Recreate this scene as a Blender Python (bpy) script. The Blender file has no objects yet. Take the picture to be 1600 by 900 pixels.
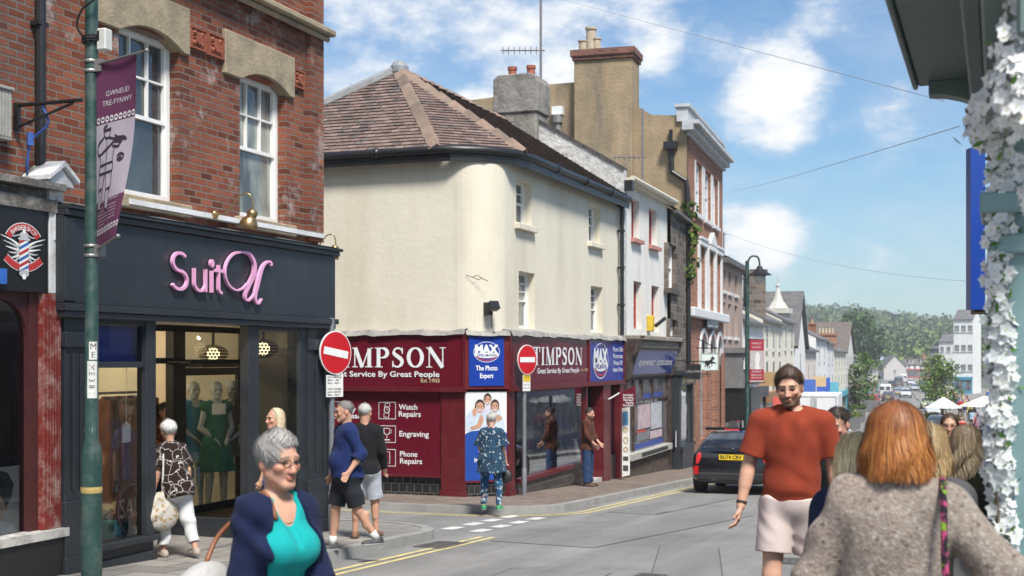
import bpy,bmesh,math,random
import numpy as np
from mathutils import Vector,Matrix,noise as mnoise
S=bpy.context.scene
COL=S.collection
R=math.radians
random.seed(7)
rng=np.random.default_rng(7)
# ---------------------------------------------------------------- camera
HC=1.72
FPX=2081.0
YAW=R(20.06)
cam_d=bpy.data.cameras.new('camera')
cam_d.sensor_width=36.0
cam_d.lens=36.0*FPX/1600
cam_d.shift_y=110/1600
cam_d.clip_end=6000
cam_d.dof.use_dof=True
cam_d.dof.focus_distance=13.0
cam_d.dof.aperture_fstop=4.0
cam=bpy.data.objects.new('camera',cam_d)
COL.objects.link(cam)
cam.location=(0,0,HC)
cam.rotation_euler=(R(90),0,YAW)
S.camera=cam
# ---------------------------------------------------------------- sky, sun, exposure
SUN_EL,SUN_AZ=R(54),R(137)
world=bpy.data.worlds.new('World')
S.world=world
world.use_nodes=True
S.view_settings.view_transform='Standard'
S.view_settings.look='None'
S.view_settings.gamma=1.0
S.view_settings.exposure=1.2
SKY_STRENGTH=0.05
def build_sky():
 nt=world.node_tree
 N,L=nt.nodes,nt.links
 N.clear()
 out=N.new('ShaderNodeOutputWorld')
 bg=N.new('ShaderNodeBackground')
 bg.inputs['Strength'].default_value=SKY_STRENGTH
 L.new(bg.outputs[0],out.inputs[0])
 sky=N.new('ShaderNodeTexSky')
 sky.sky_type='NISHITA'
 sky.sun_disc=False
 sky.sun_elevation=SUN_EL
 sky.sun_rotation=SUN_AZ
 sky.air_density=1.2
 sky.dust_density=0.4
 sky.ozone_density=2.2
 tc=N.new('ShaderNodeTexCoord')
 def math_(op,a,b=None,c=None):
  n=N.new('ShaderNodeMath')
  n.operation=op
  for i,v in enumerate((a,b,c)):
   if v is None:
    continue
   if isinstance(v,(int,float)):
    n.inputs[i].default_value=v
   else:
    L.new(v,n.inputs[i])
  return n.outputs[0]
 gen=tc.outputs['Generated']
 def nz(scale,detail,rough,off=(0,0,0),sc=(1,1,1.7)):
  mp=N.new('ShaderNodeMapping')
  mp.inputs['Location'].default_value=off
  mp.inputs['Scale'].default_value=sc
  L.new(gen,mp.inputs[0])
  t=N.new('ShaderNodeTexNoise')
  t.inputs['Scale'].default_value=scale
  t.inputs['Detail'].default_value=detail
  t.inputs['Roughness'].default_value=rough
  L.new(mp.outputs[0],t.inputs['Vector'])
  return t.outputs['Fac']
 fine=nz(17,9,0.62,(3.1,1.2,0))
 mid=nz(7,5,0.55,(0.3,5.2,2))
 wisp=nz(9,8,0.66,(7.7,2.2,1),(1,1,3.2))
 # bodies of cloud, each a direction in the sky (azimuth offset / elevation as tangents), radius, weight
 cs,sn=math.cos(YAW),math.sin(YAW)
 def direction(px,py):
  a,b=(px-800)/FPX,(560-py)/FPX
  v=Vector((cs*a-sn,sn*a+cs,b))
  return v.normalized()
 bodies=[(1190,140,80,1.5),(1130,95,60,1.1),(1235,190,44,1.1),(1290,190,26,.4),(1188,365,66,1.5),(1150,335,42,1.1),(1215,410,40,.8),(890,105,60,1.1),(620,30,150,1.0),(760,60,130,1.0),(900,30,130,.8),(1000,70,90,.85),(740,165,60,.95),(1020,120,120,.62),(1050,40,80,.55),(1310,15,60,.78),(1395,195,45,.3),(690,120,70,.6),(1320,420,120,.28),(1420,330,110,.25),(1000,210,60,.6)]
 # broad unseen cloud added overhead and behind the camera to soften the light
 fill_banks=[(Vector((.1,-.5,.85)),.8,.95),(Vector((-.5,-.8,.3)),.7,.9),(Vector((.8,-.5,.35)),.6,.8),(Vector((-.9,.0,.45)),.5,.8)]
 tot=None
 for px,py,r,w in bodies+[(None,v,rr_,w_)for v,rr_,w_ in fill_banks]:
  d=N.new('ShaderNodeVectorMath')
  d.operation='DISTANCE'
  d.inputs[1].default_value=direction(px,py)if px is not None else py.normalized()
  nv=N.new('ShaderNodeVectorMath')
  nv.operation='NORMALIZE'
  L.new(gen,nv.inputs[0])
  L.new(nv.outputs[0],d.inputs[0])
  rr=r/FPX if px is not None else r
  mr=N.new('ShaderNodeMapRange')
  mr.interpolation_type='SMOOTHSTEP'
  mr.inputs['From Min'].default_value=rr*1.95
  mr.inputs['From Max'].default_value=rr*0.0
  mr.inputs['To Min'].default_value=0
  mr.inputs['To Max'].default_value=w
  L.new(d.outputs['Value'],mr.inputs['Value'])
  o=mr.outputs[0]
  tot=o if tot is None else math_('MAXIMUM',tot,o)
 base=math_('MULTIPLY_ADD',math_('SUBTRACT',fine,0.5),2.3,tot)
 base=math_('MULTIPLY_ADD',math_('SUBTRACT',mid,0.5),1.6,base)
 dens=N.new('ShaderNodeMapRange')
 dens.interpolation_type='SMOOTHSTEP'
 dens.inputs['From Min'].default_value=0.25
 dens.inputs['From Max'].default_value=1.3
 L.new(base,dens.inputs['Value'])
 thin=N.new('ShaderNodeMapRange')
 thin.inputs['From Min'].default_value=0.42
 thin.inputs['From Max'].default_value=0.8
 thin.inputs['To Max'].default_value=0.42
 L.new(wisp,thin.inputs['Value'])
 alld=math_('MAXIMUM',dens.outputs[0],thin.outputs[0])
 # a brighter, slightly bluer clear sky
 hs=N.new('ShaderNodeMix')
 hs.data_type='RGBA'
 hs.blend_type='MULTIPLY'
 hs.inputs[0].default_value=1.0
 L.new(sky.outputs[0],hs.inputs[6])
 hs.inputs[7].default_value=(.68,.93,1.15,1)
 cc=N.new('ShaderNodeMix')
 cc.data_type='RGBA'
 cc.inputs[6].default_value=(6.3,7.0,7.9,1)
 cc.inputs[7].default_value=(9.6,9.55,9.5,1)
 L.new(dens.outputs[0],cc.inputs[0])
 mx=N.new('ShaderNodeMix')
 mx.data_type='RGBA'
 L.new(alld,mx.inputs[0])
 L.new(hs.outputs[2],mx.inputs[6])
 L.new(cc.outputs[2],mx.inputs[7])
 L.new(mx.outputs[2],bg.inputs[0])
build_sky()
sun_d=bpy.data.lights.new('sun','SUN')
sun_d.energy=2.9
sun_d.angle=R(14)
sun_d.color=(1.0,0.95,0.87)
sun=bpy.data.objects.new('sun',sun_d)
COL.objects.link(sun)
_sv=Vector((math.sin(SUN_AZ)*math.cos(SUN_EL),math.cos(SUN_AZ)*math.cos(SUN_EL),math.sin(SUN_EL)))
sun.rotation_euler=_sv.to_track_quat('Z','Y').to_euler()
sun.location=_sv*60
# ---------------------------------------------------------------- the ground's height
def gz(x,y):
 """the street falls away from the camera, then runs level"""
 if y<0:
  return-0.03*y
 if y<88:
  return-0.042*y
 if y<118:
  t=(y-88)/30
  return-3.696-0.042*30*(t-t*t/2)
 return-4.326
C_,S_=math.cos(YAW),math.sin(YAW)
def ray(px,py):
 a,b=(px-800)/FPX,(560-py)/FPX
 return Vector((C_*a-S_,S_*a+C_,b))
def at(px,D):
 """ground point seen at photo column px, D metres in front of the camera"""
 r=ray(px,560)
 return r.x*D,r.y*D
class Frame:
 """A facade: origin o, x along the wall (rightwards as seen from the street), y into the wall, z up."""
 def __init__(s,ox,oy,oz,ang):
  s.o=Vector((ox,oy,oz))
  s.a=ang
  s.e=Vector((math.cos(ang),math.sin(ang),0))
  s.n=Vector((-math.sin(ang),math.cos(ang),0))
  s.M=Matrix.Translation(s.o)@Matrix.Rotation(ang,4,'Z')
 def px(s,px,py,y=0.0):
  d=ray(px,py)
  c=Vector((0,0,HC))
  t=((s.o-c).dot(s.n)+y)/d.dot(s.n)
  p=c+d*t-s.o
  return p.dot(s.e),p.z
 def x(s,px,y=0.0):
  return s.px(px,560,y)[0]
 def z(s,px,py,y=0.0):
  return s.px(px,py,y)[1]
 def world(s,x,y,z):
  return s.M@Vector((x,y,z))
 def ground(s,x,y=0.0):
  w=s.world(x,y,0)
  return gz(w.x,w.y)-s.o.z
  # ---------------------------------------------------------------- things, parts, labels
def tag(o,label=None,cat=None,group=None,kind=None):
 if label:
  o['label']=label
 if cat:
  o['category']=cat
 if group:
  o['group']=group
 if kind:
  o['kind']=kind
 return o
def thing(name,label,cat,loc=(0,0,0),rz=0.0,group=None):
 o=bpy.data.objects.new(name,None)
 COL.objects.link(o)
 o.location=loc
 o.rotation_euler=(0,0,rz)
 o.empty_display_size=0.1
 return tag(o,label,cat,group)
def fthing(name,label,cat,F,group=None):
 return thing(name,label,cat,F.o,F.a,group)
def copy_tree(o,parent=None):
 c=o.copy()
 COL.objects.link(c)
 if parent is not None:
  c.parent=parent
 for ch in list(o.children):
  copy_tree(ch,c)
 return c
 # ---------------------------------------------------------------- mesh builder
class MB:
 def __init__(s):
  s.v,s.f,s.m,s.uv=[],[],[],{}
 def add(s,vs,fs,m=0):
  b=len(s.v)
  s.v.extend(vs)
  for f in fs:
   s.f.append(tuple(i+b for i in f))
   s.m.append(m)
  return s
 def quad(s,a,b,c,d,m=0):
  return s.add([a,b,c,d],[(0,1,2,3)],m)
 def poly(s,pts,m=0):
  return s.add(list(pts),[tuple(range(len(pts)))],m)
 def box(s,x0,x1,y0,y1,z0,z1,m=0,M=None):
  if x0>x1:x0,x1=x1,x0
  if y0>y1:y0,y1=y1,y0
  if z0>z1:z0,z1=z1,z0
  vs=[(x0,y0,z0),(x1,y0,z0),(x1,y1,z0),(x0,y1,z0),(x0,y0,z1),(x1,y0,z1),(x1,y1,z1),(x0,y1,z1)]
  if M is not None:
   vs=[tuple(M@Vector(v))for v in vs]
  return s.add(vs,[(0,3,2,1),(4,5,6,7),(0,1,5,4),(1,2,6,5),(2,3,7,6),(3,0,4,7)],m)
 def prism(s,pts,y0,y1,m=0,M=None):
  """polygon in x,z (counter-clockwise seen from -y) run from y0 (front) to y1"""
  n=len(pts)
  vs=[(p[0],y0,p[1])for p in pts]+[(p[0],y1,p[1])for p in pts]
  if M is not None:
   vs=[tuple(M@Vector(v))for v in vs]
  fs=[tuple(range(n)),tuple(range(2*n-1,n-1,-1))]
  fs+=[((i+1)%n,i,n+i,n+(i+1)%n)for i in range(n)]
  return s.add(vs,fs,m)
 def vprism(s,pts,z0,z1,m=0,top=None):
  """plan polygon x,y (counter-clockwise from above) run from z0 to z1"""
  n=len(pts)
  vs=[(p[0],p[1],z0 if not callable(z0)else z0(p))for p in pts]+[(p[0],p[1],z1 if not callable(z1)else z1(p))for p in pts]
  fs=[tuple(range(n-1,-1,-1)),tuple(range(n,2*n))]
  fs+=[(i,(i+1)%n,n+(i+1)%n,n+i)for i in range(n)]
  return s.add(vs,fs,m)
 def tube(s,pts,r,n=8,m=0,cap=True):
  pts=[Vector(p)for p in pts]
  k=len(pts)
  rs=r if isinstance(r,(list,tuple))else[r]*k
  up=Vector((0,0,1))
  d0=(pts[1]-pts[0]).normalized()
  if abs(d0.z)>0.9:
   up=Vector((1,0,0))
  vs=[]
  prev=None
  for i,p in enumerate(pts):
   d=(pts[min(i+1,k-1)]-pts[max(i-1,0)])
   if d.length<1e-9:
    d=Vector((0,0,1))
   d.normalize()
   a=(up-d*up.dot(d))if prev is None else(prev-d*prev.dot(d))
   if a.length<1e-6:
    a=d.orthogonal()
   a.normalize()
   prev=a
   b=d.cross(a)
   for j in range(n):
    t=2*math.pi*j/n
    vs.append(tuple(p+(a*math.cos(t)+b*math.sin(t))*rs[i]))
  fs=[]
  for i in range(k-1):
   for j in range(n):
    fs.append((i*n+j,i*n+(j+1)%n,(i+1)*n+(j+1)%n,(i+1)*n+j))
  if cap:
   fs.append(tuple(range(n-1,-1,-1)))
   fs.append(tuple(range((k-1)*n,k*n)))
  return s.add(vs,fs,m)
 def lathe(s,prof,c=(0,0,0),n=20,m=0,M=None):
  vs,fs=[],[]
  k=len(prof)
  for r,z in prof:
   for j in range(n):
    t=2*math.pi*j/n
    v=Vector((c[0]+r*math.cos(t),c[1]+r*math.sin(t),c[2]+z))
    vs.append(tuple(M@v)if M is not None else tuple(v))
  for i in range(k-1):
   for j in range(n):
    fs.append((i*n+j,i*n+(j+1)%n,(i+1)*n+(j+1)%n,(i+1)*n+j))
  if prof[0][0]>1e-6:
   fs.append(tuple(range(n-1,-1,-1)))
  if prof[-1][0]>1e-6:
   fs.append(tuple(range((k-1)*n,k*n)))
  return s.add(vs,fs,m)
 def ball(s,c,r,n=12,m=0,sq=(1,1,1)):
  k=max(4,n//2)
  prof=[(max(1e-4,math.sin(math.pi*i/k)),-math.cos(math.pi*i/k))for i in range(k+1)]
  M=Matrix.Translation(c)@Matrix.Diagonal((r*sq[0],r*sq[1],r*sq[2],1))
  return s.lathe(prof,n=n,m=m,M=M)
 def wall(s,x0,x1,z0,z1,holes,y=0.0,m=0,reveal=0.15,mr=None):
  """wall sheet facing -y with rectangular holes (hx0,hx1,hz0,hz1) and their reveals; z0 may be a function of x"""
  xs=sorted(set([x0,x1]+[h[0]for h in holes]+[h[1]for h in holes]))
  zb=z0 if callable(z0)else(lambda x:z0)
  zmin=max(zb(x0),zb(x1))
  zs=sorted(set([z1]+[h[2]for h in holes]+[h[3]for h in holes]))
  xs=[x for x in xs if x0-1e-6<=x<=x1+1e-6]
  zs=[z for z in zs if z<=z1+1e-6]
  for i in range(len(xs)-1):
   a,b=xs[i],xs[i+1]
   lo=[zb(a),zb(b)]
   for z in zs:
    cx=(a+b)/2
    cz=(max(lo)+z)/2
    if not any(h[0]<cx<h[1]and h[2]<cz<h[3]for h in holes)and z>max(lo)+1e-6:
     s.quad((a,y,lo[0]),(b,y,lo[1]),(b,y,z),(a,y,z),m)
    if z>max(lo):
     lo=[z,z]
  mr=m if mr is None else mr
  for a,b,c,d in[h[:4]for h in holes]:
   y1=y+reveal
   s.quad((a,y,c),(a,y1,c),(a,y1,d),(a,y,d),mr)
   s.quad((b,y1,c),(b,y,c),(b,y,d),(b,y1,d),mr)
   s.quad((a,y,d),(a,y1,d),(b,y1,d),(b,y,d),mr)
   s.quad((a,y1,c),(a,y,c),(b,y,c),(b,y1,c),mr)
  return s
 def ribbon(s,pts,w,y=0.0,m=0,depth=0.0,closed=False):
  """flat stroke in x,z facing -y along 2-D points; w a width or list of widths; depth gives it thickness"""
  k=len(pts)
  ws=w if isinstance(w,(list,tuple))else[w]*k
  L_,R_=[],[]
  for i,(px,pz)in enumerate(pts):
   if closed:
    a,b=pts[(i-1)%k],pts[(i+1)%k]
   else:
    a,b=pts[max(i-1,0)],pts[min(i+1,k-1)]
   dx,dz=b[0]-a[0],b[1]-a[1]
   l=math.hypot(dx,dz)or 1
   nx,nz_=-dz/l,dx/l
   h=ws[i]/2
   L_.append((px+nx*h,pz+nz_*h))
   R_.append((px-nx*h,pz-nz_*h))
  rngk=range(k)if closed else range(k-1)
  for i in rngk:
   j=(i+1)%k
   q=[R_[i],R_[j],L_[j],L_[i]]
   s.quad(*[(p[0],y,p[1])for p in q],m)
   if depth:
    s.quad((R_[i][0],y,R_[i][1]),(R_[i][0],y+depth,R_[i][1]),(R_[j][0],y+depth,R_[j][1]),(R_[j][0],y,R_[j][1]),m)
    s.quad((L_[j][0],y,L_[j][1]),(L_[j][0],y+depth,L_[j][1]),(L_[i][0],y+depth,L_[i][1]),(L_[i][0],y,L_[i][1]),m)
  if depth and not closed:
   for i in(0,k-1):
    s.quad((L_[i][0],y,L_[i][1]),(L_[i][0],y+depth,L_[i][1]),(R_[i][0],y+depth,R_[i][1]),(R_[i][0],y,R_[i][1]),m)
  return s
 def disc(s,cx,cz,rx,rz,y=0.0,m=0,n=32,a0=0,a1=2*math.pi):
  pts=[(cx+rx*math.cos(a0+(a1-a0)*i/n),y,cz+rz*math.sin(a0+(a1-a0)*i/n))for i in range(n if a1-a0>6.28 else n+1)]
  return s.poly(pts,m)
 def text(s,body,x,z,h,w=None,y=0.0,m=0,align='L',depth=0.0,bold=0.0,fn=None,maxw=None):
  """lettering facing -y; h = cap height, w = total width (stretched to fit)"""
  vs,fs=glyphs(body,depth>0,bold)
  if not vs:
   return s
  x0=min(v[0]for v in vs)
  x1=max(v[0]for v in vs)
  k=h/CAPH
  kx=k if w is None else w/max(1e-6,(x1-x0))
  if maxw and(x1-x0)*kx>maxw:
   kx=maxw/(x1-x0)
  wd=(x1-x0)*kx
  ox=x-{'L':0,'C':wd/2,'R':wd}[align]
  out=[]
  for vx,vy,vz in vs:
   q=(ox+(vx-x0)*kx,y+(depth*(0.5-vz/0.2)if depth else 0),z+vy*k)
   out.append(fn(*q)if fn else q)
  return s.add(out,fs,m)
 def xf(s,Mx):
  s.v=[tuple(Mx@Vector(v))for v in s.v]
  return s
 def build(s,name,mats,parent=None,smooth=False,loc=None,bevel=0.0,bseg=1,auto=None):
  me=bpy.data.meshes.new(name)
  me.from_pydata([tuple(v)for v in s.v],[],s.f)
  if not isinstance(mats,(list,tuple)):
   mats=[mats]
  for mm in mats:
   me.materials.append(mm)
  if len(mats)>1:
   me.polygons.foreach_set('material_index',s.m)
  if smooth:
   me.polygons.foreach_set('use_smooth',[True]*len(me.polygons))
  me.update()
  o=bpy.data.objects.new(name,me)
  COL.objects.link(o)
  if parent is not None:
   o.parent=parent
  if loc is not None:
   o.location=loc
  if bevel:
   b=o.modifiers.new('bevel','BEVEL')
   b.width=bevel
   b.segments=bseg
   b.limit_method='ANGLE'
   b.angle_limit=R(40)
  if auto:
   try:
    me.set_sharp_from_angle(angle=R(auto))
   except Exception:
    pass
  return o
_GL={}
CAPH=0.72
def glyphs(body,solid=False,bold=0.0):
 key=(body,solid,bold)
 if key not in _GL:
  cu=bpy.data.curves.new('glyph','FONT')
  cu.body=body
  cu.size=1.0
  cu.resolution_u=3
  cu.offset=bold
  if solid:
   cu.extrude=0.1
  ob=bpy.data.objects.new('glyph',cu)
  me=ob.to_mesh()
  vs=[tuple(v.co)for v in me.vertices]
  fs=[tuple(p.vertices)for p in me.polygons]
  ob.to_mesh_clear()
  bpy.data.objects.remove(ob)
  bpy.data.curves.remove(cu)
  _GL[key]=(vs,fs)
 return _GL[key]
_hv=glyphs('H')[0]
if _hv:
 CAPH=max(v[1]for v in _hv)-min(v[1]for v in _hv)
 # ---------------------------------------------------------------- materials
_MT={}
def nodes_mat(name):
 m=bpy.data.materials.new(name)
 m.use_nodes=True
 nt=m.node_tree
 b=nt.nodes['Principled BSDF']
 return m,nt,nt.nodes,nt.links,b
def rgb(c):
 return(c[0],c[1],c[2],1.0)
def objcoord(N,L,scale=1.0):
 tc=N.new('ShaderNodeTexCoord')
 if scale==1.0:
  return tc.outputs['Object']
 mp=N.new('ShaderNodeMapping')
 mp.inputs['Scale'].default_value=scale if isinstance(scale,tuple)else(scale,scale,scale)
 L.new(tc.outputs['Object'],mp.inputs[0])
 return mp.outputs[0]
def noise_fac(N,L,vec,scale,detail=5,rough=.6,lo=.3,hi=.7):
 t=N.new('ShaderNodeTexNoise')
 t.inputs['Scale'].default_value=scale
 t.inputs['Detail'].default_value=detail
 t.inputs['Roughness'].default_value=rough
 L.new(vec,t.inputs['Vector'])
 r=N.new('ShaderNodeMapRange')
 r.inputs['From Min'].default_value=lo
 r.inputs['From Max'].default_value=hi
 L.new(t.outputs['Fac'],r.inputs['Value'])
 return r.outputs[0]
def mixc(N,L,fac,a,b,mode='MIX'):
 n=N.new('ShaderNodeMix')
 n.data_type='RGBA'
 n.blend_type=mode
 if isinstance(fac,(int,float)):
  n.inputs[0].default_value=fac
 else:
  L.new(fac,n.inputs[0])
 for i,v in((6,a),(7,b)):
  if isinstance(v,(tuple,list)):
   n.inputs[i].default_value=rgb(v)
  else:
   L.new(v,n.inputs[i])
 return n.outputs[2]
def bumpn(N,L,b,height,dist=.01,strength=1.0):
 n=N.new('ShaderNodeBump')
 n.inputs['Distance'].default_value=dist
 n.inputs['Strength'].default_value=strength
 L.new(height,n.inputs['Height'])
 L.new(n.outputs[0],b.inputs['Normal'])
 return n
def M(name,col,rough=.6,var=.18,scale=6.0,bump=.0,bscale=40.0,metal=0.0,spec=.5,stain=None,stain_amt=.6,stain_scale=1.6,streak=False,coat=0.0,emit=0.0,sheen=0.0):
 """a general painted / stone / cloth surface: base colour, uneven tone, optional stains, optional grain"""
 if name in _MT:
  return _MT[name]
 m,nt,N,L,b=nodes_mat(name)
 vec=objcoord(N,L)
 f=noise_fac(N,L,vec,scale)
 dark=tuple(c*(1-var)for c in col)
 lite=tuple(min(1,c*(1+var*.7))for c in col)
 c=mixc(N,L,f,dark,lite)
 if stain:
  v2=objcoord(N,L,(1,1,.22))if streak else vec
  f2=noise_fac(N,L,v2,stain_scale,7,.68,.46,.72)
  mm=N.new('ShaderNodeMath')
  mm.operation='MULTIPLY'
  mm.inputs[1].default_value=stain_amt
  L.new(f2,mm.inputs[0])
  c=mixc(N,L,mm.outputs[0],c,stain)
 L.new(c,b.inputs['Base Color'])
 b.inputs['Roughness'].default_value=rough
 b.inputs['Metallic'].default_value=metal
 b.inputs['Specular IOR Level'].default_value=spec
 if coat:
  b.inputs['Coat Weight'].default_value=coat
  b.inputs['Coat Roughness'].default_value=.06
 if sheen:
  b.inputs['Sheen Weight'].default_value=sheen
 if bump:
  h=noise_fac(N,L,vec,bscale,4,.6,.2,.8)
  bumpn(N,L,b,h,bump)
 if emit:
  b.inputs['Emission Color'].default_value=rgb(col)
  b.inputs['Emission Strength'].default_value=emit
 _MT[name]=m
 return m
def wall_uv(N,L):
 """u = x + y, v = z, so the pattern runs along walls that face either way"""
 tc=N.new('ShaderNodeTexCoord')
 sp=N.new('ShaderNodeSeparateXYZ')
 L.new(tc.outputs['Object'],sp.inputs[0])
 ad=N.new('ShaderNodeMath')
 ad.operation='ADD'
 L.new(sp.outputs[0],ad.inputs[0])
 L.new(sp.outputs[1],ad.inputs[1])
 cb=N.new('ShaderNodeCombineXYZ')
 L.new(ad.outputs[0],cb.inputs[0])
 L.new(sp.outputs[2],cb.inputs[1])
 return cb.outputs[0],tc.outputs['Object']
def M_brick(name,c1,c2,mortar,bw=.225,bh=.075,ms=.012,white=0.0,soot=0.5,rough=.85):
 if name in _MT:
  return _MT[name]
 m,nt,N,L,b=nodes_mat(name)
 uv,ob=wall_uv(N,L)
 t=N.new('ShaderNodeTexBrick')
 t.inputs['Color1'].default_value=(0,0,0,1)
 t.inputs['Color2'].default_value=(1,1,1,1)
 t.inputs['Mortar'].default_value=(.5,.5,.5,1)
 t.inputs['Scale'].default_value=1.0
 t.inputs['Mortar Size'].default_value=ms
 t.inputs['Mortar Smooth'].default_value=.25
 t.inputs['Brick Width'].default_value=bw
 t.inputs['Row Height'].default_value=bh
 L.new(uv,t.inputs['Vector'])
 ramp=N.new('ShaderNodeValToRGB')
 L.new(t.outputs['Color'],ramp.inputs[0])
 e=ramp.color_ramp.elements
 e[0].position=0
 e[0].color=rgb(tuple(c*.45 for c in c1))
 e[1].position=1
 e[1].color=rgb(c2)
 e2=ramp.color_ramp.elements.new(.22)
 e2.color=rgb(c1)
 e3=ramp.color_ramp.elements.new(.6)
 e3.color=rgb(tuple((a+bb)/2 for a,bb in zip(c1,c2)))
 fine=noise_fac(N,L,ob,38,4,.65,.3,.75)
 c=mixc(N,L,fine,ramp.outputs[0],tuple(x*.6 for x in c1))
 n=c.node
 L.new(mixf(N,L,fine,.45),n.inputs[0])
 c=mixc(N,L,t.outputs['Fac'],c,mortar)
 if soot:
  f=noise_fac(N,L,ob,.9,6,.65,.45,.75)
  c=mixc(N,L,mixf(N,L,f,soot),c,(.05,.04,.038))
 if white:
  f=noise_fac(N,L,ob,1.3,8,.72,.56,.7)
  c=mixc(N,L,mixf(N,L,f,white),c,(.55,.52,.5))
 L.new(c,b.inputs['Base Color'])
 b.inputs['Roughness'].default_value=rough
 b.inputs['Specular IOR Level'].default_value=.25
 inv=N.new('ShaderNodeMath')
 inv.operation='SUBTRACT'
 inv.inputs[0].default_value=1
 L.new(t.outputs['Fac'],inv.inputs[1])
 ad=N.new('ShaderNodeMath')
 ad.operation='MULTIPLY_ADD'
 L.new(fine,ad.inputs[0])
 ad.inputs[1].default_value=.4
 L.new(inv.outputs[0],ad.inputs[2])
 bumpn(N,L,b,ad.outputs[0],.008)
 _MT[name]=m
 return m
def mixf(N,L,f,k):
 n=N.new('ShaderNodeMath')
 n.operation='MULTIPLY'
 L.new(f,n.inputs[0])
 n.inputs[1].default_value=k
 return n.outputs[0]
def M_glass(name='window_glass',tint=(.9,.95,.95),refl=1.0,rough=0.01):
 """thin pane: clear with sky reflections"""
 if name in _MT:
  return _MT[name]
 m,nt,N,L,b=nodes_mat(name)
 N.remove(b)
 out=N['Material Output']
 tr=N.new('ShaderNodeBsdfTransparent')
 tr.inputs[0].default_value=rgb(tint)
 gl=N.new('ShaderNodeBsdfGlossy')
 gl.inputs['Roughness'].default_value=rough
 gl.inputs[0].default_value=(.95,.97,1,1)
 fr=N.new('ShaderNodeFresnel')
 fr.inputs['IOR'].default_value=1.5
 ml=N.new('ShaderNodeMath')
 ml.operation='MULTIPLY_ADD'
 L.new(fr.outputs[0],ml.inputs[0])
 ml.inputs[1].default_value=1.5*refl
 ml.inputs[2].default_value=.03*refl
 nz=N.new('ShaderNodeTexNoise')
 nz.inputs['Scale'].default_value=1.2
 bp=N.new('ShaderNodeBump')
 bp.inputs['Distance'].default_value=.004
 L.new(nz.outputs[0],bp.inputs['Height'])
 L.new(bp.outputs[0],gl.inputs['Normal'])
 mx=N.new('ShaderNodeMixShader')
 L.new(ml.outputs[0],mx.inputs[0])
 L.new(tr.outputs[0],mx.inputs[1])
 L.new(gl.outputs[0],mx.inputs[2])
 L.new(mx.outputs[0],out.inputs[0])
 _MT[name]=m
 return m
def M_dark_glass(name='dark_pane',col=(.03,.035,.04),rough=.04,curtain=None):
 """a pane with a dim room behind it"""
 if name in _MT:
  return _MT[name]
 m,nt,N,L,b=nodes_mat(name)
 vec=objcoord(N,L,(1,1,.5))
 f=noise_fac(N,L,vec,2.2,3,.5,.35,.7)
 c=mixc(N,L,f,col,tuple(x*2.2 for x in(curtain or col)))
 L.new(c,b.inputs['Base Color'])
 b.inputs['Roughness'].default_value=rough
 b.inputs['IOR'].default_value=1.6
 b.inputs['Specular IOR Level'].default_value=.9
 h=noise_fac(N,L,objcoord(N,L),1.4,2,.5,.2,.8)
 bumpn(N,L,b,h,.006)
 _MT[name]=m
 return m
def M_vcol(name,rough=.6,bump=0.0,bscale=300.0,var=.12,scale=20.0,sss=0.0,objcol=False,sheen=0.0,streak=False,spec=.4,aniso=(1,1,1)):
 """colour comes from the mesh's own 'Col' attribute (skin, lips, hair, dyed cloth)"""
 if name in _MT:
  return _MT[name]
 m,nt,N,L,b=nodes_mat(name)
 at_=N.new('ShaderNodeAttribute')
 at_.attribute_name='Col'
 vec=objcoord(N,L,aniso)
 f=noise_fac(N,L,vec,scale,5,.6,.25,.75)
 c=at_.outputs['Color']
 if objcol:
  oi=N.new('ShaderNodeObjectInfo')
  c=mixc(N,L,at_.outputs['Alpha'],oi.outputs['Color'],c)
 g=mixc(N,L,f,(1-var,1-var,1-var),(1+var,1+var,1+var))
 c=mixc(N,L,1.0,c,g,'MULTIPLY')
 L.new(c,b.inputs['Base Color'])
 b.inputs['Roughness'].default_value=rough
 b.inputs['Specular IOR Level'].default_value=spec
 if sss:
  b.inputs['Subsurface Weight'].default_value=sss
  b.inputs['Subsurface Radius'].default_value=(.012,.005,.003)
  b.inputs['Subsurface Scale'].default_value=1.0
 if sheen:
  b.inputs['Sheen Weight'].default_value=sheen
 if bump:
  h=noise_fac(N,L,vec,bscale,3,.6,.2,.8)
  bumpn(N,L,b,h,bump)
 _MT[name]=m
 return m
WHITE=lambda:M('white_paint',(.78,.78,.76),.45,.06,5,stain=(.45,.42,.36),stain_amt=.35)
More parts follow.
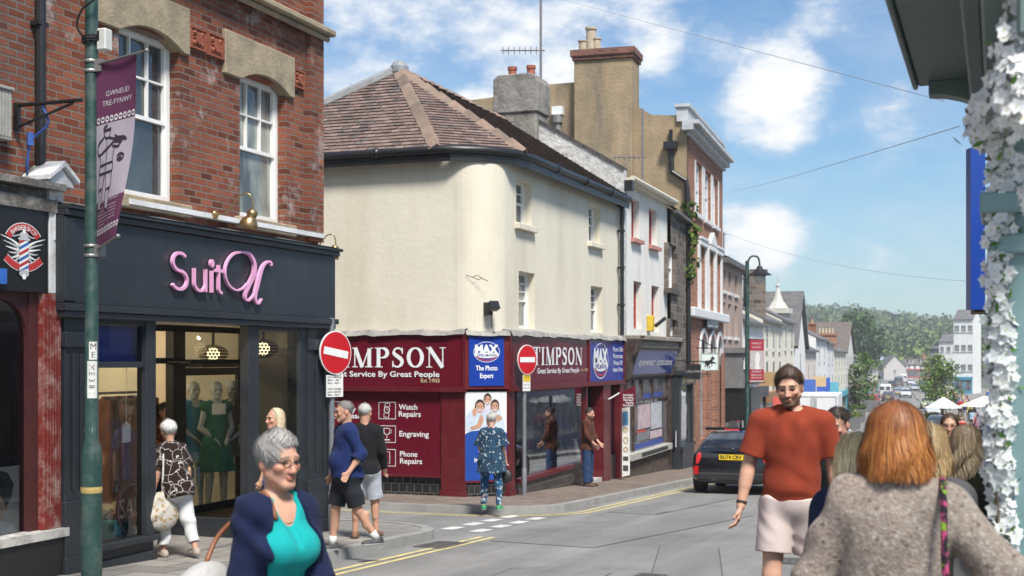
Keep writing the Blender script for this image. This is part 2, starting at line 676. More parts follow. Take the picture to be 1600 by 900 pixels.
# ================================================================ the setting
YK=[-30,33,60,100,150,206,300,460]
XLK=[-7,-7,-8.64,-11.07,-14.1,-17.5,-24.5,-36.5]
XRK=[-1.8,-1.8,-1.8,-2.55,-5.4,-11.4,-18.3,-30]
def lkerb(y):
 return float(np.interp(y,YK,XLK))
def rkerb(y):
 return float(np.interp(y,YK,XRK))
def M_ground(name,c1,c2,kind):
 """asphalt, slabs or pavers, patterned in plan"""
 if name in _MT:
  return _MT[name]
 m,nt,N,L,b=nodes_mat(name)
 ob=objcoord(N,L)
 f=noise_fac(N,L,ob,.7,6,.6,.3,.7)
 c=mixc(N,L,f,c1,c2)
 grit=noise_fac(N,L,ob,70,5,.75,.3,.7)
 c=mixc(N,L,mixf(N,L,grit,.5),c,tuple(x*.45 for x in c1))
 if kind=='asphalt':
  wear=noise_fac(N,L,objcoord(N,L,(1.6,.12,1)),1.1,4,.6,.45,.7)
  c=mixc(N,L,mixf(N,L,wear,.22),c,tuple(min(1,x*1.7)for x in c2))
  v=N.new('ShaderNodeTexVoronoi')
  v.feature='DISTANCE_TO_EDGE'
  v.inputs['Scale'].default_value=.28
  wob=N.new('ShaderNodeTexNoise')
  wob.inputs['Scale'].default_value=1.3
  wob.inputs['Detail'].default_value=5
  L.new(ob,wob.inputs['Vector'])
  vm=N.new('ShaderNodeVectorMath')
  vm.operation='MULTIPLY_ADD'
  L.new(wob.outputs['Color'],vm.inputs[0])
  vm.inputs[1].default_value=(1.4,1.4,0)
  L.new(ob,vm.inputs[2])
  L.new(vm.outputs[0],v.inputs['Vector'])
  cr=N.new('ShaderNodeMapRange')
  cr.inputs['From Min'].default_value=.004
  cr.inputs['From Max'].default_value=.0
  L.new(v.outputs['Distance'],cr.inputs['Value'])
  gate=noise_fac(N,L,ob,.5,2,.5,.5,.6)
  mm=N.new('ShaderNodeMath')
  mm.operation='MULTIPLY'
  L.new(cr.outputs[0],mm.inputs[0])
  L.new(gate,mm.inputs[1])
  c=mixc(N,L,mixf(N,L,mm.outputs[0],.6),c,(.06,.06,.06))
  spots=noise_fac(N,L,ob,3.1,3,.7,.68,.76)
  c=mixc(N,L,mixf(N,L,spots,.35),c,(.03,.03,.03))
 else:
  t=N.new('ShaderNodeTexBrick')
  bw,bh,ms=kind
  t.inputs['Scale'].default_value=1
  t.inputs['Brick Width'].default_value=bw
  t.inputs['Row Height'].default_value=bh
  t.inputs['Mortar Size'].default_value=ms
  t.inputs['Color1'].default_value=(.72,.72,.72,1)
  t.inputs['Color2'].default_value=(1.15,1.12,1.08,1)
  t.inputs['Mortar'].default_value=(.4,.38,.36,1)
  L.new(ob,t.inputs['Vector'])
  c=mixc(N,L,1.0,c,t.outputs['Color'],'MULTIPLY')
  gum=noise_fac(N,L,ob,9,2,.5,.7,.74)
  c=mixc(N,L,mixf(N,L,gum,.4),c,(.05,.05,.05))
 L.new(c,b.inputs['Base Color'])
 b.inputs['Roughness'].default_value=.85
 b.inputs['Specular IOR Level'].default_value=.3
 bumpn(N,L,b,grit,.004)
 _MT[name]=m
 return m
ASPH=M_ground('asphalt',(.175,.174,.17),(.28,.277,.27),'asphalt')
SLAB=M_ground('grey_slabs',(.26,.25,.235),(.35,.335,.31),(.6,.45,.012))
PAVER=M_ground('brown_pavers',(.21,.17,.145),(.29,.24,.205),(.2,.1,.008))
KERB=M('kerb_stone',(.26,.26,.25),.8,.2,3,bump=.004,bscale=60)
SOIL=M('far_ground',(.09,.1,.07),.95,.3,.02)
YEL=M('yellow_line_paint',(.62,.52,.22),.7,.12,9,stain=(.2,.19,.16),stain_amt=.8,stain_scale=5)
WPT=M('white_line_paint',(.60,.60,.58),.75,.15,9,stain=(.24,.24,.235),stain_amt=.85,stain_scale=5)
def offset_path(path,off):
 out=[]
 k=len(path)
 for i,p in enumerate(path):
  a,b=path[max(i-1,0)],path[min(i+1,k-1)]
  dx,dy=b[0]-a[0],b[1]-a[1]
  l=math.hypot(dx,dy)or 1
  out.append((p[0]-dy/l*off,p[1]+dx/l*off))
 return out
def strip(mb,path,o0,o1,dz0,dz1=None,m=0):
 """a band along a path between two sideways offsets (left of travel is positive), lying dz above the ground"""
 A,B=offset_path(path,o0),offset_path(path,o1)
 dz1=dz0 if dz1 is None else dz1
 for i in range(len(path)-1):
  q=[(A[i],dz0),(B[i],dz1),(B[i+1],dz1),(A[i+1],dz0)]
  mb.quad(*[(p[0],p[1],gz(p[0],p[1])+d)for p,d in q],m)
def dense(path,step):
 out=[]
 for a,b in zip(path[:-1],path[1:]):
  n=max(1,int(math.hypot(b[0]-a[0],b[1]-a[1])/step))
  out+=[(a[0]+(b[0]-a[0])*i/n,a[1]+(b[1]-a[1])*i/n)for i in range(n)]
 return out+[path[-1]]
def arc(cx,cy,r,a0,a1,n=10):
 return[(cx+r*math.cos(R(a0+(a1-a0)*i/n)),cy+r*math.sin(R(a0+(a1-a0)*i/n)))for i in range(n+1)]
def hill_z(x,y):
 rd=float(np.interp(x,[-1500,-500,-260,-150,-100,-60,-20,80,300,1500],[16,38,37,31,27,22,18,18,25,8]))
 t=min(1,max(0,(y-440)/460))
 t=t*t*(3-2*t)
 return-4.5+rd*t+2.5*t*math.sin(x*.03+1)*math.sin(y*.011)
 # ground out to the horizon
mb=MB()
ys=[-300,-60,0]+[88+5*i for i in range(7)]+[200,300,440,1200,3000]
xs=[-3000,-400,-60,60,400,3000]
for j in range(len(ys)-1):
 for i in range(len(xs)-1):
  q=[(xs[i],ys[j]),(xs[i+1],ys[j]),(xs[i+1],ys[j+1]),(xs[i],ys[j+1])]
  mb.quad(*[(p[0],p[1],gz(*p)-.08)for p in q])
tag(mb.build('ground',SOIL),kind='structure')
# main road and the side street
mb=MB()
yy=[-40,-20,0]+[4*i for i in range(1,31)]+[130,150,180,206,250,300,380,460]
for a,b in zip(yy[:-1],yy[1:]):
 mb.quad((lkerb(a),a,gz(0,a)),(rkerb(a),a,gz(0,a)),(rkerb(b),b,gz(0,b)),(lkerb(b),b,gz(0,b)))
tag(mb.build('road',ASPH),kind='structure')
mb=MB()
mb.quad((-60,15.5,gz(0,15.5)),(-7,15.5,gz(0,15.5)),(-7,22.5,gz(0,22.5)),(-60,22.5,gz(0,22.5)))
tag(mb.build('side_road',ASPH),kind='structure')
# pavements
near_edge=[(-7,-20),(-7,0)]+[(-7,15.7)]+arc(-8.3,15.9,1.3,0,90)[1:]+[(-60,17.2)]
far_edge=[(-60,20.5)]+[(-8.9,20.5)]+arc(-8.6,22.1,1.6,-90,0)[1:]+[(-7,31),(-7,33)]
PH=.12
up=lambda p:gz(p[0],p[1])+PH
dn=lambda p:gz(p[0],p[1])-.2
mb=MB()
mb.vprism([(-30,0)]+near_edge[1:-1]+[(-60,17.2),(-60,0)],dn,up)
mb.vprism([(-60,-20),(-7,-20),(-7,0),(-60,0)],dn,up)
tag(mb.build('near_pavement',SLAB),kind='structure')
mb=MB()
mb.vprism(far_edge+[(-16,33),(-60,33)],dn,up)
tag(mb.build('corner_pavement',PAVER),kind='structure')
lp=[(lkerb(y),y)for y in[33,40,50,60,70,80,88]+[90+4*i for i in range(8)]+[130,150,180,206,260,300,380,460]]
mb=MB()
strip(mb,lp,0,9,PH)
tag(mb.build('far_left_pavement',PAVER),kind='structure')
rp=[(rkerb(y),y)for y in[-20,0,10,20,33,45,60,70,80,88]+[90+4*i for i in range(8)]+[130,150,180,206,260,300,380,460]]
mb=MB()
strip(mb,rp,0,-14,PH)
tag(mb.build('right_pavement',SLAB),kind='structure')
def kerb(name,path,side):
 mb=MB()
 s=side
 strip(mb,path,0.0,s*.16,PH+.006)
 strip(mb,path,-s*.012,0.0,-.03,PH+.006)
 tag(mb.build(name,KERB),kind='structure')
ne=dense(near_edge,1.0)
fe=dense(far_edge,1.0)
kerb('near_kerb',ne,1)
kerb('corner_kerb',fe,1)
kerb('far_left_kerb',lp,1)
kerb('right_kerb',rp,-1)
# road markings
mb=MB()
ln=dense([(-7,-20),(-7,0),(-7,16.9)],.8)
strip(mb,ln,-.36,-.43,.004)
strip(mb,ln,-.53,-.60,.004)
fl=[p for p in fe if p[1]>20]
strip(mb,fl[10:],-.22,-.29,.004)
strip(mb,fl[10:],-.40,-.47,.004)
lq=dense(lp,4)
strip(mb,lq[:40],-.22,-.29,.004)
strip(mb,lq[:40],-.40,-.47,.004)
tag(mb.build('yellow_road_marking',YEL),kind='structure')
mb=MB()
for k,x in enumerate((-6.95,-7.45)):
 for i in range(4):
  y=17.5+i*.8+.15*k
  mb.quad(*[(px,py,gz(px,py)+.005)for px,py in((x-.1,y),(x+.1,y),(x+.1,y+.5),(x-.1,y+.5))])
for i in range(16):
 y=34+i*9
 x=(lkerb(y)+rkerb(y))/2
 x2=(lkerb(y+4)+rkerb(y+4))/2
 mb.quad(*[(px,py,gz(px,py)+.005)for px,py in((x-.06,y),(x+.06,y),(x2+.06,y+4),(x2-.06,y+4))])
tag(mb.build('white_road_marking',WPT),kind='structure')
# tarmac patches where trenches were dug
mb=MB()
for(x,y,w,l,a)in((-5.1,19.5,1.5,6.5,-8),(-3.4,15.3,.75,3.2,12),(-4.3,11.2,1.1,5.0,3),(-5.6,25.5,.9,7,-4)):
 ca,sa=math.cos(R(a)),math.sin(R(a))
 q=[(x+ca*u-sa*v,y+sa*u+ca*v)for u,v in((-w/2,-l/2),(w/2,-l/2),(w/2,l/2),(-w/2,l/2))]
 mb.quad(*[(p[0],p[1],gz(*p)+.004)for p in q])
 for a_,b_ in zip(q,q[1:]+q[:1]):
  strip(mb,[a_,b_],.006,-.006,.007,m=1)
tag(mb.build('road_patch',[M_ground('patch_asphalt',(.18,.18,.177),(.235,.234,.23),'asphalt'),M('tar_seam',(.085,.085,.085),.7)]),kind='structure')
IRON=M('cast_iron',(.10,.095,.09),.6,.3,8,bump=.003,bscale=90)
def manhole(name,label,x,y,w,l,rz,grate=False):
 t=thing(name,label,'drain' if grate else 'manhole',(x,y,gz(x,y)),rz)
 sl=-.042
 mb=MB()
 f=lambda u,v,d:(u,v,sl*(v*math.cos(rz)+u*math.sin(rz))+d)
 def slab(u0,u1,v0,v1,d0,d1):
  vs=[f(u,v,d)for d in(d0,d1)for u,v in((u0,v0),(u1,v0),(u1,v1),(u0,v1))]
  mb.add(vs,[(0,3,2,1),(4,5,6,7),(0,1,5,4),(1,2,6,5),(2,3,7,6),(3,0,4,7)])
 e=.05
 slab(-w/2,w/2,-l/2,-l/2+e,.001,.014)
 slab(-w/2,w/2,l/2-e,l/2,.001,.014)
 slab(-w/2,-w/2+e,-l/2+e,l/2-e,.001,.014)
 slab(w/2-e,w/2,-l/2+e,l/2-e,.001,.014)
 mb.build('frame',IRON,t)
 mb=MB()
 if grate:
  mb.poly([f(-w/2+e,-l/2+e,.006),f(w/2-e,-l/2+e,.006),f(w/2-e,l/2-e,.006),f(-w/2+e,l/2-e,.006)])
  mb.build('pit_shade',M('drain_shade',(.012,.012,.012),.9),t)  # flat near-black sheet painted for the shade below the bars
  mb=MB()
  n=9
  for i in range(n):
   v=-l/2+e+(l-2*e)*(i+.5)/n
   slab(-w/2+e,w/2-e,v-.014,v+.014,.007,.016)
  slab(-.015,.015,-l/2+e,l/2-e,.008,.0155)
  mb.build('grating',IRON,t)
 else:
  slab(-w/2+e+.006,w/2-e-.006,-l/2+e+.006,l/2-e-.006,.001,.010)
  for i in range(6):
   for j in range(6):
    u=-w/2+e+(w-2*e)*(i+.5)/6
    v=-l/2+e+(l-2*e)*(j+.5)/6
    slab(u-.025,u+.025,v-.012,v+.012,.010,.014)
  mb.build('cover',IRON,t)
 return t
manhole('drain_grate','black iron gully grate in the gutter beside the double yellow lines',-6.66,15.6,.42,.8,0,True)
x_,y_=at(1240,15.6)
manhole('manhole_cover','square cast iron cover set in the tarmac in the middle of the road',x_,y_,.62,.62,.1)
x_,y_=at(1010,13.9)
manhole('manhole_cover','small oblong iron cover in the tarmac nearest the lower frame edge',x_,y_,.3,.55,-.05)
# hill behind the town, with its wood
mb=MB()
gx=[-1500,-900,-600]+list(range(-450,301,30))+[600,1500]
gy=[430,450]+list(range(480,1021,30))+[1300,1700]
idx={}
for j,y in enumerate(gy):
 for i,x in enumerate(gx):
  idx[i,j]=len(mb.v)
  mb.v.append((x,y,hill_z(x,y)))
for j in range(len(gy)-1):
 for i in range(len(gx)-1):
  mb.f.append((idx[i,j],idx[i+1,j],idx[i+1,j+1],idx[i,j+1]))
  mb.m.append(0)
tag(mb.build('hill',M('hill_grass',(.05,.085,.03),.95,.3,.02)),kind='structure')
def vmesh(name,V,F,C,mat,parent=None,smooth=False):
 """mesh from numpy arrays: V n*3, F m*k, C n*4 colours"""
 me=bpy.data.meshes.new(name)
 V=np.asarray(V,np.float32)
 F=np.asarray(F,np.int32)
 k=F.shape[1]
 me.vertices.add(len(V))
 me.vertices.foreach_set('co',V.ravel())
 me.loops.add(F.size)
 me.loops.foreach_set('vertex_index',F.ravel())
 me.polygons.add(len(F))
 me.polygons.foreach_set('loop_start',np.arange(0,F.size,k,dtype=np.int32))
 me.update(calc_edges=True)
 if C is not None:
  at_=me.color_attributes.new('Col','FLOAT_COLOR','POINT')
  at_.data.foreach_set('color',np.asarray(C,np.float32).ravel())
 if smooth:
  me.polygons.foreach_set('use_smooth',np.ones(len(F),dtype=bool))
 if isinstance(mat,(list,tuple)):
  for mm in mat:
   me.materials.append(mm)
 else:
  me.materials.append(mat)
 o=bpy.data.objects.new(name,me)
 COL.objects.link(o)
 if parent is not None:
  o.parent=parent
 return o
LEAF=M_vcol('leaves',.6,var=.2,scale=.6,spec=.25)
def leaf_cloud(centers,radii,n_each,size,cols,rg,squash=.85,shell=.55):
 """n leaf-clump quads around each centre; colour per centre with spread; returns V,F,C"""
 V,F,C=[],[],[]
 tot=0
 for c,r,n,col in zip(centers,radii,n_each,cols):
  d=rg.normal(size=(n,3))
  d/=np.linalg.norm(d,axis=1)[:,None]
  rad=r*(shell+(1-shell)*rg.random(n)**.5)
  lump=1+.22*np.sin(d[:,0]*5+c[0])*np.sin(d[:,1]*4+c[1])*np.sin(d[:,2]*5)
  p=np.array(c)+d*(rad*lump)[:,None]*np.array([1,1,squash])
  nrm=d*.7+rg.normal(size=(n,3))*.55
  nrm/=np.linalg.norm(nrm,axis=1)[:,None]
  t=np.cross(nrm,rg.normal(size=(n,3)))
  t/=np.linalg.norm(t,axis=1)[:,None]+1e-9
  b=np.cross(nrm,t)
  s=size*(.6+.8*rg.random(n))[:,None]
  q=np.stack([p-t*s,p-b*s*.6,p+t*s,p+b*s*.6],1).reshape(-1,3)
  V.append(q)
  F.append(np.arange(4*n).reshape(n,4)+tot)
  tot+=4*n
  k=(.72+.56*rg.random(n))[:,None]
  cc=np.concatenate([np.array(col)[None]*k,np.ones((n,1))],1)
  C.append(np.repeat(cc,4,0))
 return np.concatenate(V),np.concatenate(F),np.concatenate(C)
def wood():
 rg=np.random.default_rng(3)
 cen,rad,ne_,col=[],[],[],[]
 for i in range(2600):
  y=452+520*rg.random()**.8
  x=-360+430*rg.random()
  x=x*y/800
  r=4.2+3.6*rg.random()
  if y<500:
   r*=.8
  z=hill_z(x,y)+r*.9+1.0
  cen.append((x,y,z))
  rad.append(r)
  ne_.append(110 if y<700 else 90)
  g=rg.random()
  base=np.array([.055,.10,.035])*(1-g)+np.array([.11,.15,.05])*g
  if y<490:
   base=np.array([.14,.19,.05])*(.8+.4*rg.random())
  elif rg.random()<.12:
   base=np.array([.09,.12,.05])
  elif rg.random()<.15:
   base=np.array([.04,.075,.035])
  col.append(base)
 V,F,C=leaf_cloud(cen,rad,ne_,1.0,col,rg,.95)
 tag(vmesh('hillside_woods',V,F,C,LEAF),'dense green wood covering the whole hillside above the town','wood',kind='stuff')
wood()
BARK=M('bark',(.09,.07,.05),.9,.3,6,bump=.01,bscale=20)
def tree(name,label,x,y,h,r,col,n=900,leaf=.28,seed=1,group=None,trunk=.28,zb=None,clumps=14,cat='tree'):
 rg=np.random.default_rng(seed)
 z0=gz(x,y)+(PH if zb is None else zb)
 t=thing(name,label,cat,(x,y,z0),0,group)
 mb=MB()
 tr=h*.022+.02
 mb.tube([(0,0,0),(.02*h,.01*h,h*.3),(0,.02*h,h*.75)],[tr,tr*.75,tr*.25],8)
 cen=[]
 for i in range(clumps):
  a=rg.random()*6.28
  zz=trunk+(1-trunk)*(i+.5)/clumps
  k=math.sin(math.pi*min(1,max(.12,(zz-trunk)/(1-trunk)*.9+.1)))**.6
  rr=r*k*(.35+.45*rg.random())
  c=(rr*math.cos(a),rr*math.sin(a),h*min(.9,zz))
  cen.append(c)
  mb.tube([(0,0,h*max(.15,zz-.25)),(c[0]*.5,c[1]*.5,h*(zz-.1)),c],[tr*.4,tr*.25,tr*.08],5)
 mb.build('trunk',BARK,t,smooth=True)
 cols=[np.array(col)*(.7+.6*rg.random())for _ in cen]
 V,F,C=leaf_cloud(cen,[r*(.38+.2*rg.random())for _ in cen],[n//clumps]*clumps,leaf,cols,rg,.85,.25)
 vmesh('crown',V,F,C,LEAF,t)
 return t
x_,y_=at(1341,330)
tree('broadleaf_tree','tall dark green tree rising above the roofs in front of the wooded hill',x_,y_,17,6.2,(.045,.085,.025),2600,.55,5)
x_,y_=at(1282,250)
tree('broadleaf_tree','bright green tree top behind the left-hand chimneys',x_,y_,11.5,4.2,(.11,.16,.03),1400,.4,6)
x_,y_=at(1312,262)
tree('broadleaf_tree','rounded lime green tree to the right of the tall brick chimney stack',x_,y_,11.5,4.2,(.10,.15,.035),1400,.4,8)
# ================================================================ the near left row: barber, fashion shop
GLASS=M_glass(refl=.7)
PANE=M_dark_glass()
PANE_C=M_dark_glass('curtained_pane',(.05,.055,.06),.05,(.16,.16,.15))
SASHW=WHITE()
def sash(parent,x0,x1,z0,z1,y,top=(3,2),bot=(1,1),mat=None,pane=None,fw=.06,bar=.022,mid=.5,d=.07,name='window',label=None):
 """sliding sash window facing -y with its front at y; returns the frame, its pane is a sub-part"""
 mat=mat or SASHW
 mb=MB()
 mb.box(x0,x0+fw,y,y+d,z0,z1)
 mb.box(x1-fw,x1,y,y+d,z0,z1)
 mb.box(x0+fw,x1-fw,y,y+d,z1-fw,z1)
 mb.box(x0+fw,x1-fw,y-.01,y+d,z0,z0+fw*1.3)
 zm=z0+(z1-z0)*mid
 mb.box(x0+fw,x1-fw,y+.012,y+d,zm-fw*.35,zm+fw*.35)
 for(c,r),za,zb,yy in((top,zm+fw*.35,z1-fw,y+.018),(bot,z0+fw*1.3,zm-fw*.35,y+.034)):
  ix0,ix1=x0+fw,x1-fw
  s=fw*.45
  mb.box(ix0,ix0+s,yy,y+d-.004,za,zb)
  mb.box(ix1-s,ix1,yy,y+d-.004,za,zb)
  for i in range(1,c):
   xx=ix0+(ix1-ix0)*i/c
   mb.box(xx-bar/2,xx+bar/2,yy,y+d-.006,za,zb)
  for j in range(1,r):
   zz=za+(zb-za)*j/r
   for i in range(c):
    a=ix0+(ix1-ix0)*i/c+(bar/2 if i else s)
    b=ix0+(ix1-ix0)*(i+1)/c-(bar/2 if i<c-1 else s)
    mb.box(a,b,yy,y+d-.008,zz-bar/2,zz+bar/2)
 w=mb.build(name,mat,parent)
 if label:
  w['label']=label
 g=MB()
 g.quad((x0+fw*.5,y+d*.8,z0+fw*.5),(x1-fw*.5,y+d*.8,z0+fw*.5),(x1-fw*.5,y+d*.8,z1-fw*.5),(x0+fw*.5,y+d*.8,z1-fw*.5))
 g.build('pane',pane or PANE,w)
 return w
BRICK_A=M_brick('red_brick',(.20,.056,.03),(.32,.108,.06),(.19,.155,.13),ms=.009,white=.75,soot=.6)
STONE=M('buff_stone',(.33,.27,.18),.85,.2,4,bump=.006,bscale=30,stain=(.13,.11,.09),stain_amt=.7,stain_scale=2.2)
DGREY=M('charcoal_paint',(.022,.026,.032),.42,.2,4,stain=(.05,.05,.055),stain_amt=.4)
BLACKP=M('black_paint',(.014,.014,.015),.4,.2,5)
TERRA=M('terracotta',(.26,.075,.04),.8,.25,12,bump=.006)
LEAD=M('lead_sheet',(.24,.25,.26),.6,.25,7,bump=.004,bscale=25)
BRASS=M('aged_brass',(.42,.28,.13),.32,.35,9,metal=.9)
PINK=M('pink_letters',(.74,.36,.57),.4,.05,5)
CREAMI=M('shop_interior_wall',(.50,.46,.37),.8,.08,3)
# ---- fashion shop building: brick plane at X = -8.5
FS=Frame(-8.5,14.0,gz(0,14.0),R(90))
suit=fthing('brick_shop_building','red brick building with a charcoal fashion shop front at street level','building',FS)
xL,xR=FS.x(66),FS.x(497.5)
W1=(FS.x(170,.12),FS.x(265,.12),FS.z(250,314),FS.z(250,58))
W2=(FS.x(361,.12),FS.x(433.5,.12),FS.z(400,343),FS.z(400,121))
xW0=FS.x(20)
zT=FS.z(497,65)
wu=(FS.x(362),FS.x(426),zT+.16,zT+2.2)
mb=MB()
mb.wall(xL,xR,FS.z(300,470),zT+3.4,[W1,W2,wu],0.0,reveal=.2)
mb.quad((xR,0,-2),(xR,9,-2),(xR,9,zT+3.4),(xR,0,zT+3.4))
# end pilaster, two steps proud of the wall
xp=FS.x(478)
mb.box(xp,xR+.02,-.07,.0,FS.z(490,378),zT+3.4)
mb.build('wall',BRICK_A,suit)
mb=MB()
mb.box(xL,xR,.02,9,zT+3.41,zT+3.6)
mb.build('roof',M('slate_grey',(.09,.09,.1),.7),suit)
sash(suit,*W1,.12,(3,2),(1,1),pane=PANE,label=None)
sash(suit,*W2,.12,(3,2),(1,1),pane=M_dark_glass('smeared_pane',(.06,.065,.06),.12,(.24,.25,.22)))
sash(suit,*wu,.12,(2,1),(1,1))
def lintel(F,parent,xa,xb,zb,zt,ox0,ox1,rise):
 mb=MB()
 n=10
 bot=[]
 for i in range(n+1):
  x=ox0+(ox1-ox0)*i/n
  bot.append((x,zb+rise*(1-(2*i/n-1)**2)))
 pts=[(xa,zb)]+bot+[(xb,zb),(xb,zt),(xa,zt)]
 mb.prism(pts,-.05,.12)
 return mb.build('lintel',STONE,parent,bevel=.012)
for W,pa,pb in((W1,146,292),(W2,347,456)):
 xa,xb=FS.x(pa),FS.x(pb)
 lintel(FS,suit,xa,xb,W[3]-.10,W[3]+.42,W[0]-.03,W[1]+.03,.14)
 mb=MB()
 mb.box(W[0]-.12,W[1]+.14,-.09,.1,W[2]-.14,W[2]-.003)
 mb.build('sill',STONE,suit,bevel=.012)
mb=MB()
mb.prism([(xL,zT),(xR+.1,zT),(xR+.1,zT+.07),(xL,zT+.07)],-.13,-.072)
mb.prism([(xL,zT+.072),(xR+.14,zT+.072),(xR+.14,zT+.16),(xL,zT+.16)],-.2,-.01)
mb.build('string_course',STONE,suit,bevel=.02)
for(a,b,c,d)in((293,318,42,80),(321,346,52,92),(456,472,108,140)):
 mb=MB()
 x0,x1=FS.x(a),FS.x(b)
 z0,z1=FS.z((a+b)/2,d-2),FS.z((a+b)/2,c+2)
 mb.box(x0,x1,-.03,.0,z0,z1)
 xc,zc=(x0+x1)/2,(z0+z1)/2
 w,h=(x1-x0)/2,(z1-z0)/2
 mb.prism([(xc-w*.55,zc),(xc,zc-h*.6),(xc+w*.55,zc),(xc,zc+h*.6)],-.055,-.031)
 for k in range(4):
  aa=k*math.pi/2+math.pi/4
  mb.ball((xc+w*.62*math.cos(aa),-.035,zc+h*.62*math.sin(aa)),w*.2,8)
 for q0,q1,q2,q3 in((x0,x1,z0,z0+.02),(x0,x1,z1-.02,z1),(x0,x0+.02,z0+.021,z1-.021),(x1-.02,x1,z0+.021,z1-.021)):
  mb.box(q0,q1,-.045,-.031,q2,q3)
 mb.build('terracotta_tile',TERRA,suit)
 # white band above the fascia
zb_=FS.z(400,352)
mb=MB()
mb.box(FS.x(190),xR+.03,-.1,-.001,zb_-.03,zb_+.025)
mb.box(FS.x(170),FS.x(190)-.01,-.06,-.001,zb_-.04,zb_+.02)
mb.build('white_band',M('band_white',(.7,.7,.7),.5,.1,3,stain=(.3,.28,.25)),suit)
# fascia
FD=.30
fx0,fx1=FS.x(98,-FD),FS.x(524,-FD)
fzt,fzb=FS.z(300,358,-FD),FS.z(300,491,-FD)
mb=MB()
mb.box(fx0,fx1,-FD,.12,fzb+.04,fzt-.06)
mb.prism([(fx0,fzt-.058),(fx1+.04,fzt-.058),(fx1+.04,fzt),(fx0,fzt)],-FD-.05,.1)
mb.box(fx0,fx1+.06,-FD-.09,.1,fzt+.002,fzt+.04)
mb.box(fx0,fx1+.02,-FD-.045,.12,fzb-.03,fzb+.038)
mb.box(fx0+.02,fx1-.02,-FD-.02,.12,fzb-.09,fzb-.032)
mb.box(fx0,fx0+.16,-FD-.03,-FD-.001,fzb+.06,fzt-.08)
xm=FS.x(341,-FD)
fas=mb.build('fascia',DGREY,suit,bevel=.006)
mb=MB()
for i in range(26):
 x=fx0+(fx1-fx0)*i/26
 x2=fx0+(fx1-fx0)*(i+1)/26
 mb.quad((x,-FD-.1,fzt+.043),(x2,-FD-.1,fzt+.043),(x2,-.01,fzt+.1+.02*math.sin(i)),(x,-.01,fzt+.1+.02*math.sin(i-1)))
mb.build('lead_flashing',LEAD,suit)
# lettering  "Suit" and a script U
mb=MB()
lx0,lx1=FS.x(262,-FD),FS.x(347,-FD)
zbase=FS.z(300,455,-FD)
zcap=FS.z(270,391,-FD)
hh=FS.z(300,397,-FD)-zbase
Y0=-FD-.05
W_=.031
wS=(lx1-lx0)/1.1
def P_(u,v):
 return(lx0+wS*u,zbase+hh*v)
def ell(cu,cv,ru,rv,a0,a1,n=14):
 return[P_(cu+ru*math.cos(R(a0+(a1-a0)*i/n)),cv+rv*math.sin(R(a0+(a1-a0)*i/n)))for i in range(n+1)]
dep=.035
mb.ribbon(ell(.175,.74,.135,.235,40,262,16)+ell(.165,.26,.15,.245,82,-150,18),W_,Y0,depth=dep)
mb.ribbon([P_(.46,.62),P_(.46,.22)]+ell(.575,.22,.115,.2,180,360,12)+[P_(.69,.62)],W_,Y0,depth=dep)
mb.ribbon([P_(.69,.62),P_(.69,.0)],W_,Y0-.001,depth=dep)
mb.ribbon([P_(.82,.0),P_(.82,.60)],W_,Y0,depth=dep)
mb.prism([(P_(.82,.80)[0]+.035*math.cos(R(30*i)),P_(.82,.80)[1]+.045*math.sin(R(30*i)))for i in range(12)],Y0,Y0+dep)
mb.ribbon([P_(.965,.78),P_(.965,.16)]+ell(1.02,.14,.055,.13,180,285,6),W_,Y0,depth=dep)
mb.ribbon([P_(.88,.62),P_(1.07,.62)],.036,Y0-.001,depth=dep)
def PX(px,py):
 return FS.px(px,py,Y0)
def smooth(pts,n=6):
 out=[]
 k=len(pts)
 for i in range(k-1):
  p0,p1,p2,p3=pts[max(i-1,0)],pts[i],pts[i+1],pts[min(i+2,k-1)]
  for j in range(n):
   t=j/n
   out.append(tuple(.5*(2*p1[q]+(p2[q]-p0[q])*t+(2*p0[q]-5*p1[q]+4*p2[q]-p3[q])*t*t+(3*p1[q]-p0[q]-3*p2[q]+p3[q])*t**3)for q in range(len(p1))))
 out.append(tuple(pts[-1]))
 return out
uu=[(388,443,.022),(380,451,.022),(369,453,.024),(358,444,.024),(353,428,.026),(356,410,.026),(366,397,.028),(380,394,.032),(392,398,.045),(399,412,.065),(398,428,.075),(391,444,.07),(385,457,.06),(385,467,.04),(390,469,.028),(397,462,.022),(403,449,.024)]
pts=smooth([(*PX(a,b),w)for a,b,w in uu])
mb.ribbon([p[:2]for p in pts],[p[2]*.85 for p in pts],Y0,depth=dep)
uu=[(425,415,.05),(424,410,.036),(419,409,.03),(412,416,.05),(407,430,.07),(403,446,.075),(400,460,.06),(401,471,.04),(405,474,.028),(410,467,.018)]
pts=smooth([(*PX(a,b),w)for a,b,w in uu])
mb.ribbon([p[:2]for p in pts],[p[2]*.85 for p in pts],Y0-.002,depth=dep)
lt=mb.build('lettering',PINK,suit)
lt['label']='pink raised shop name with a script final letter'
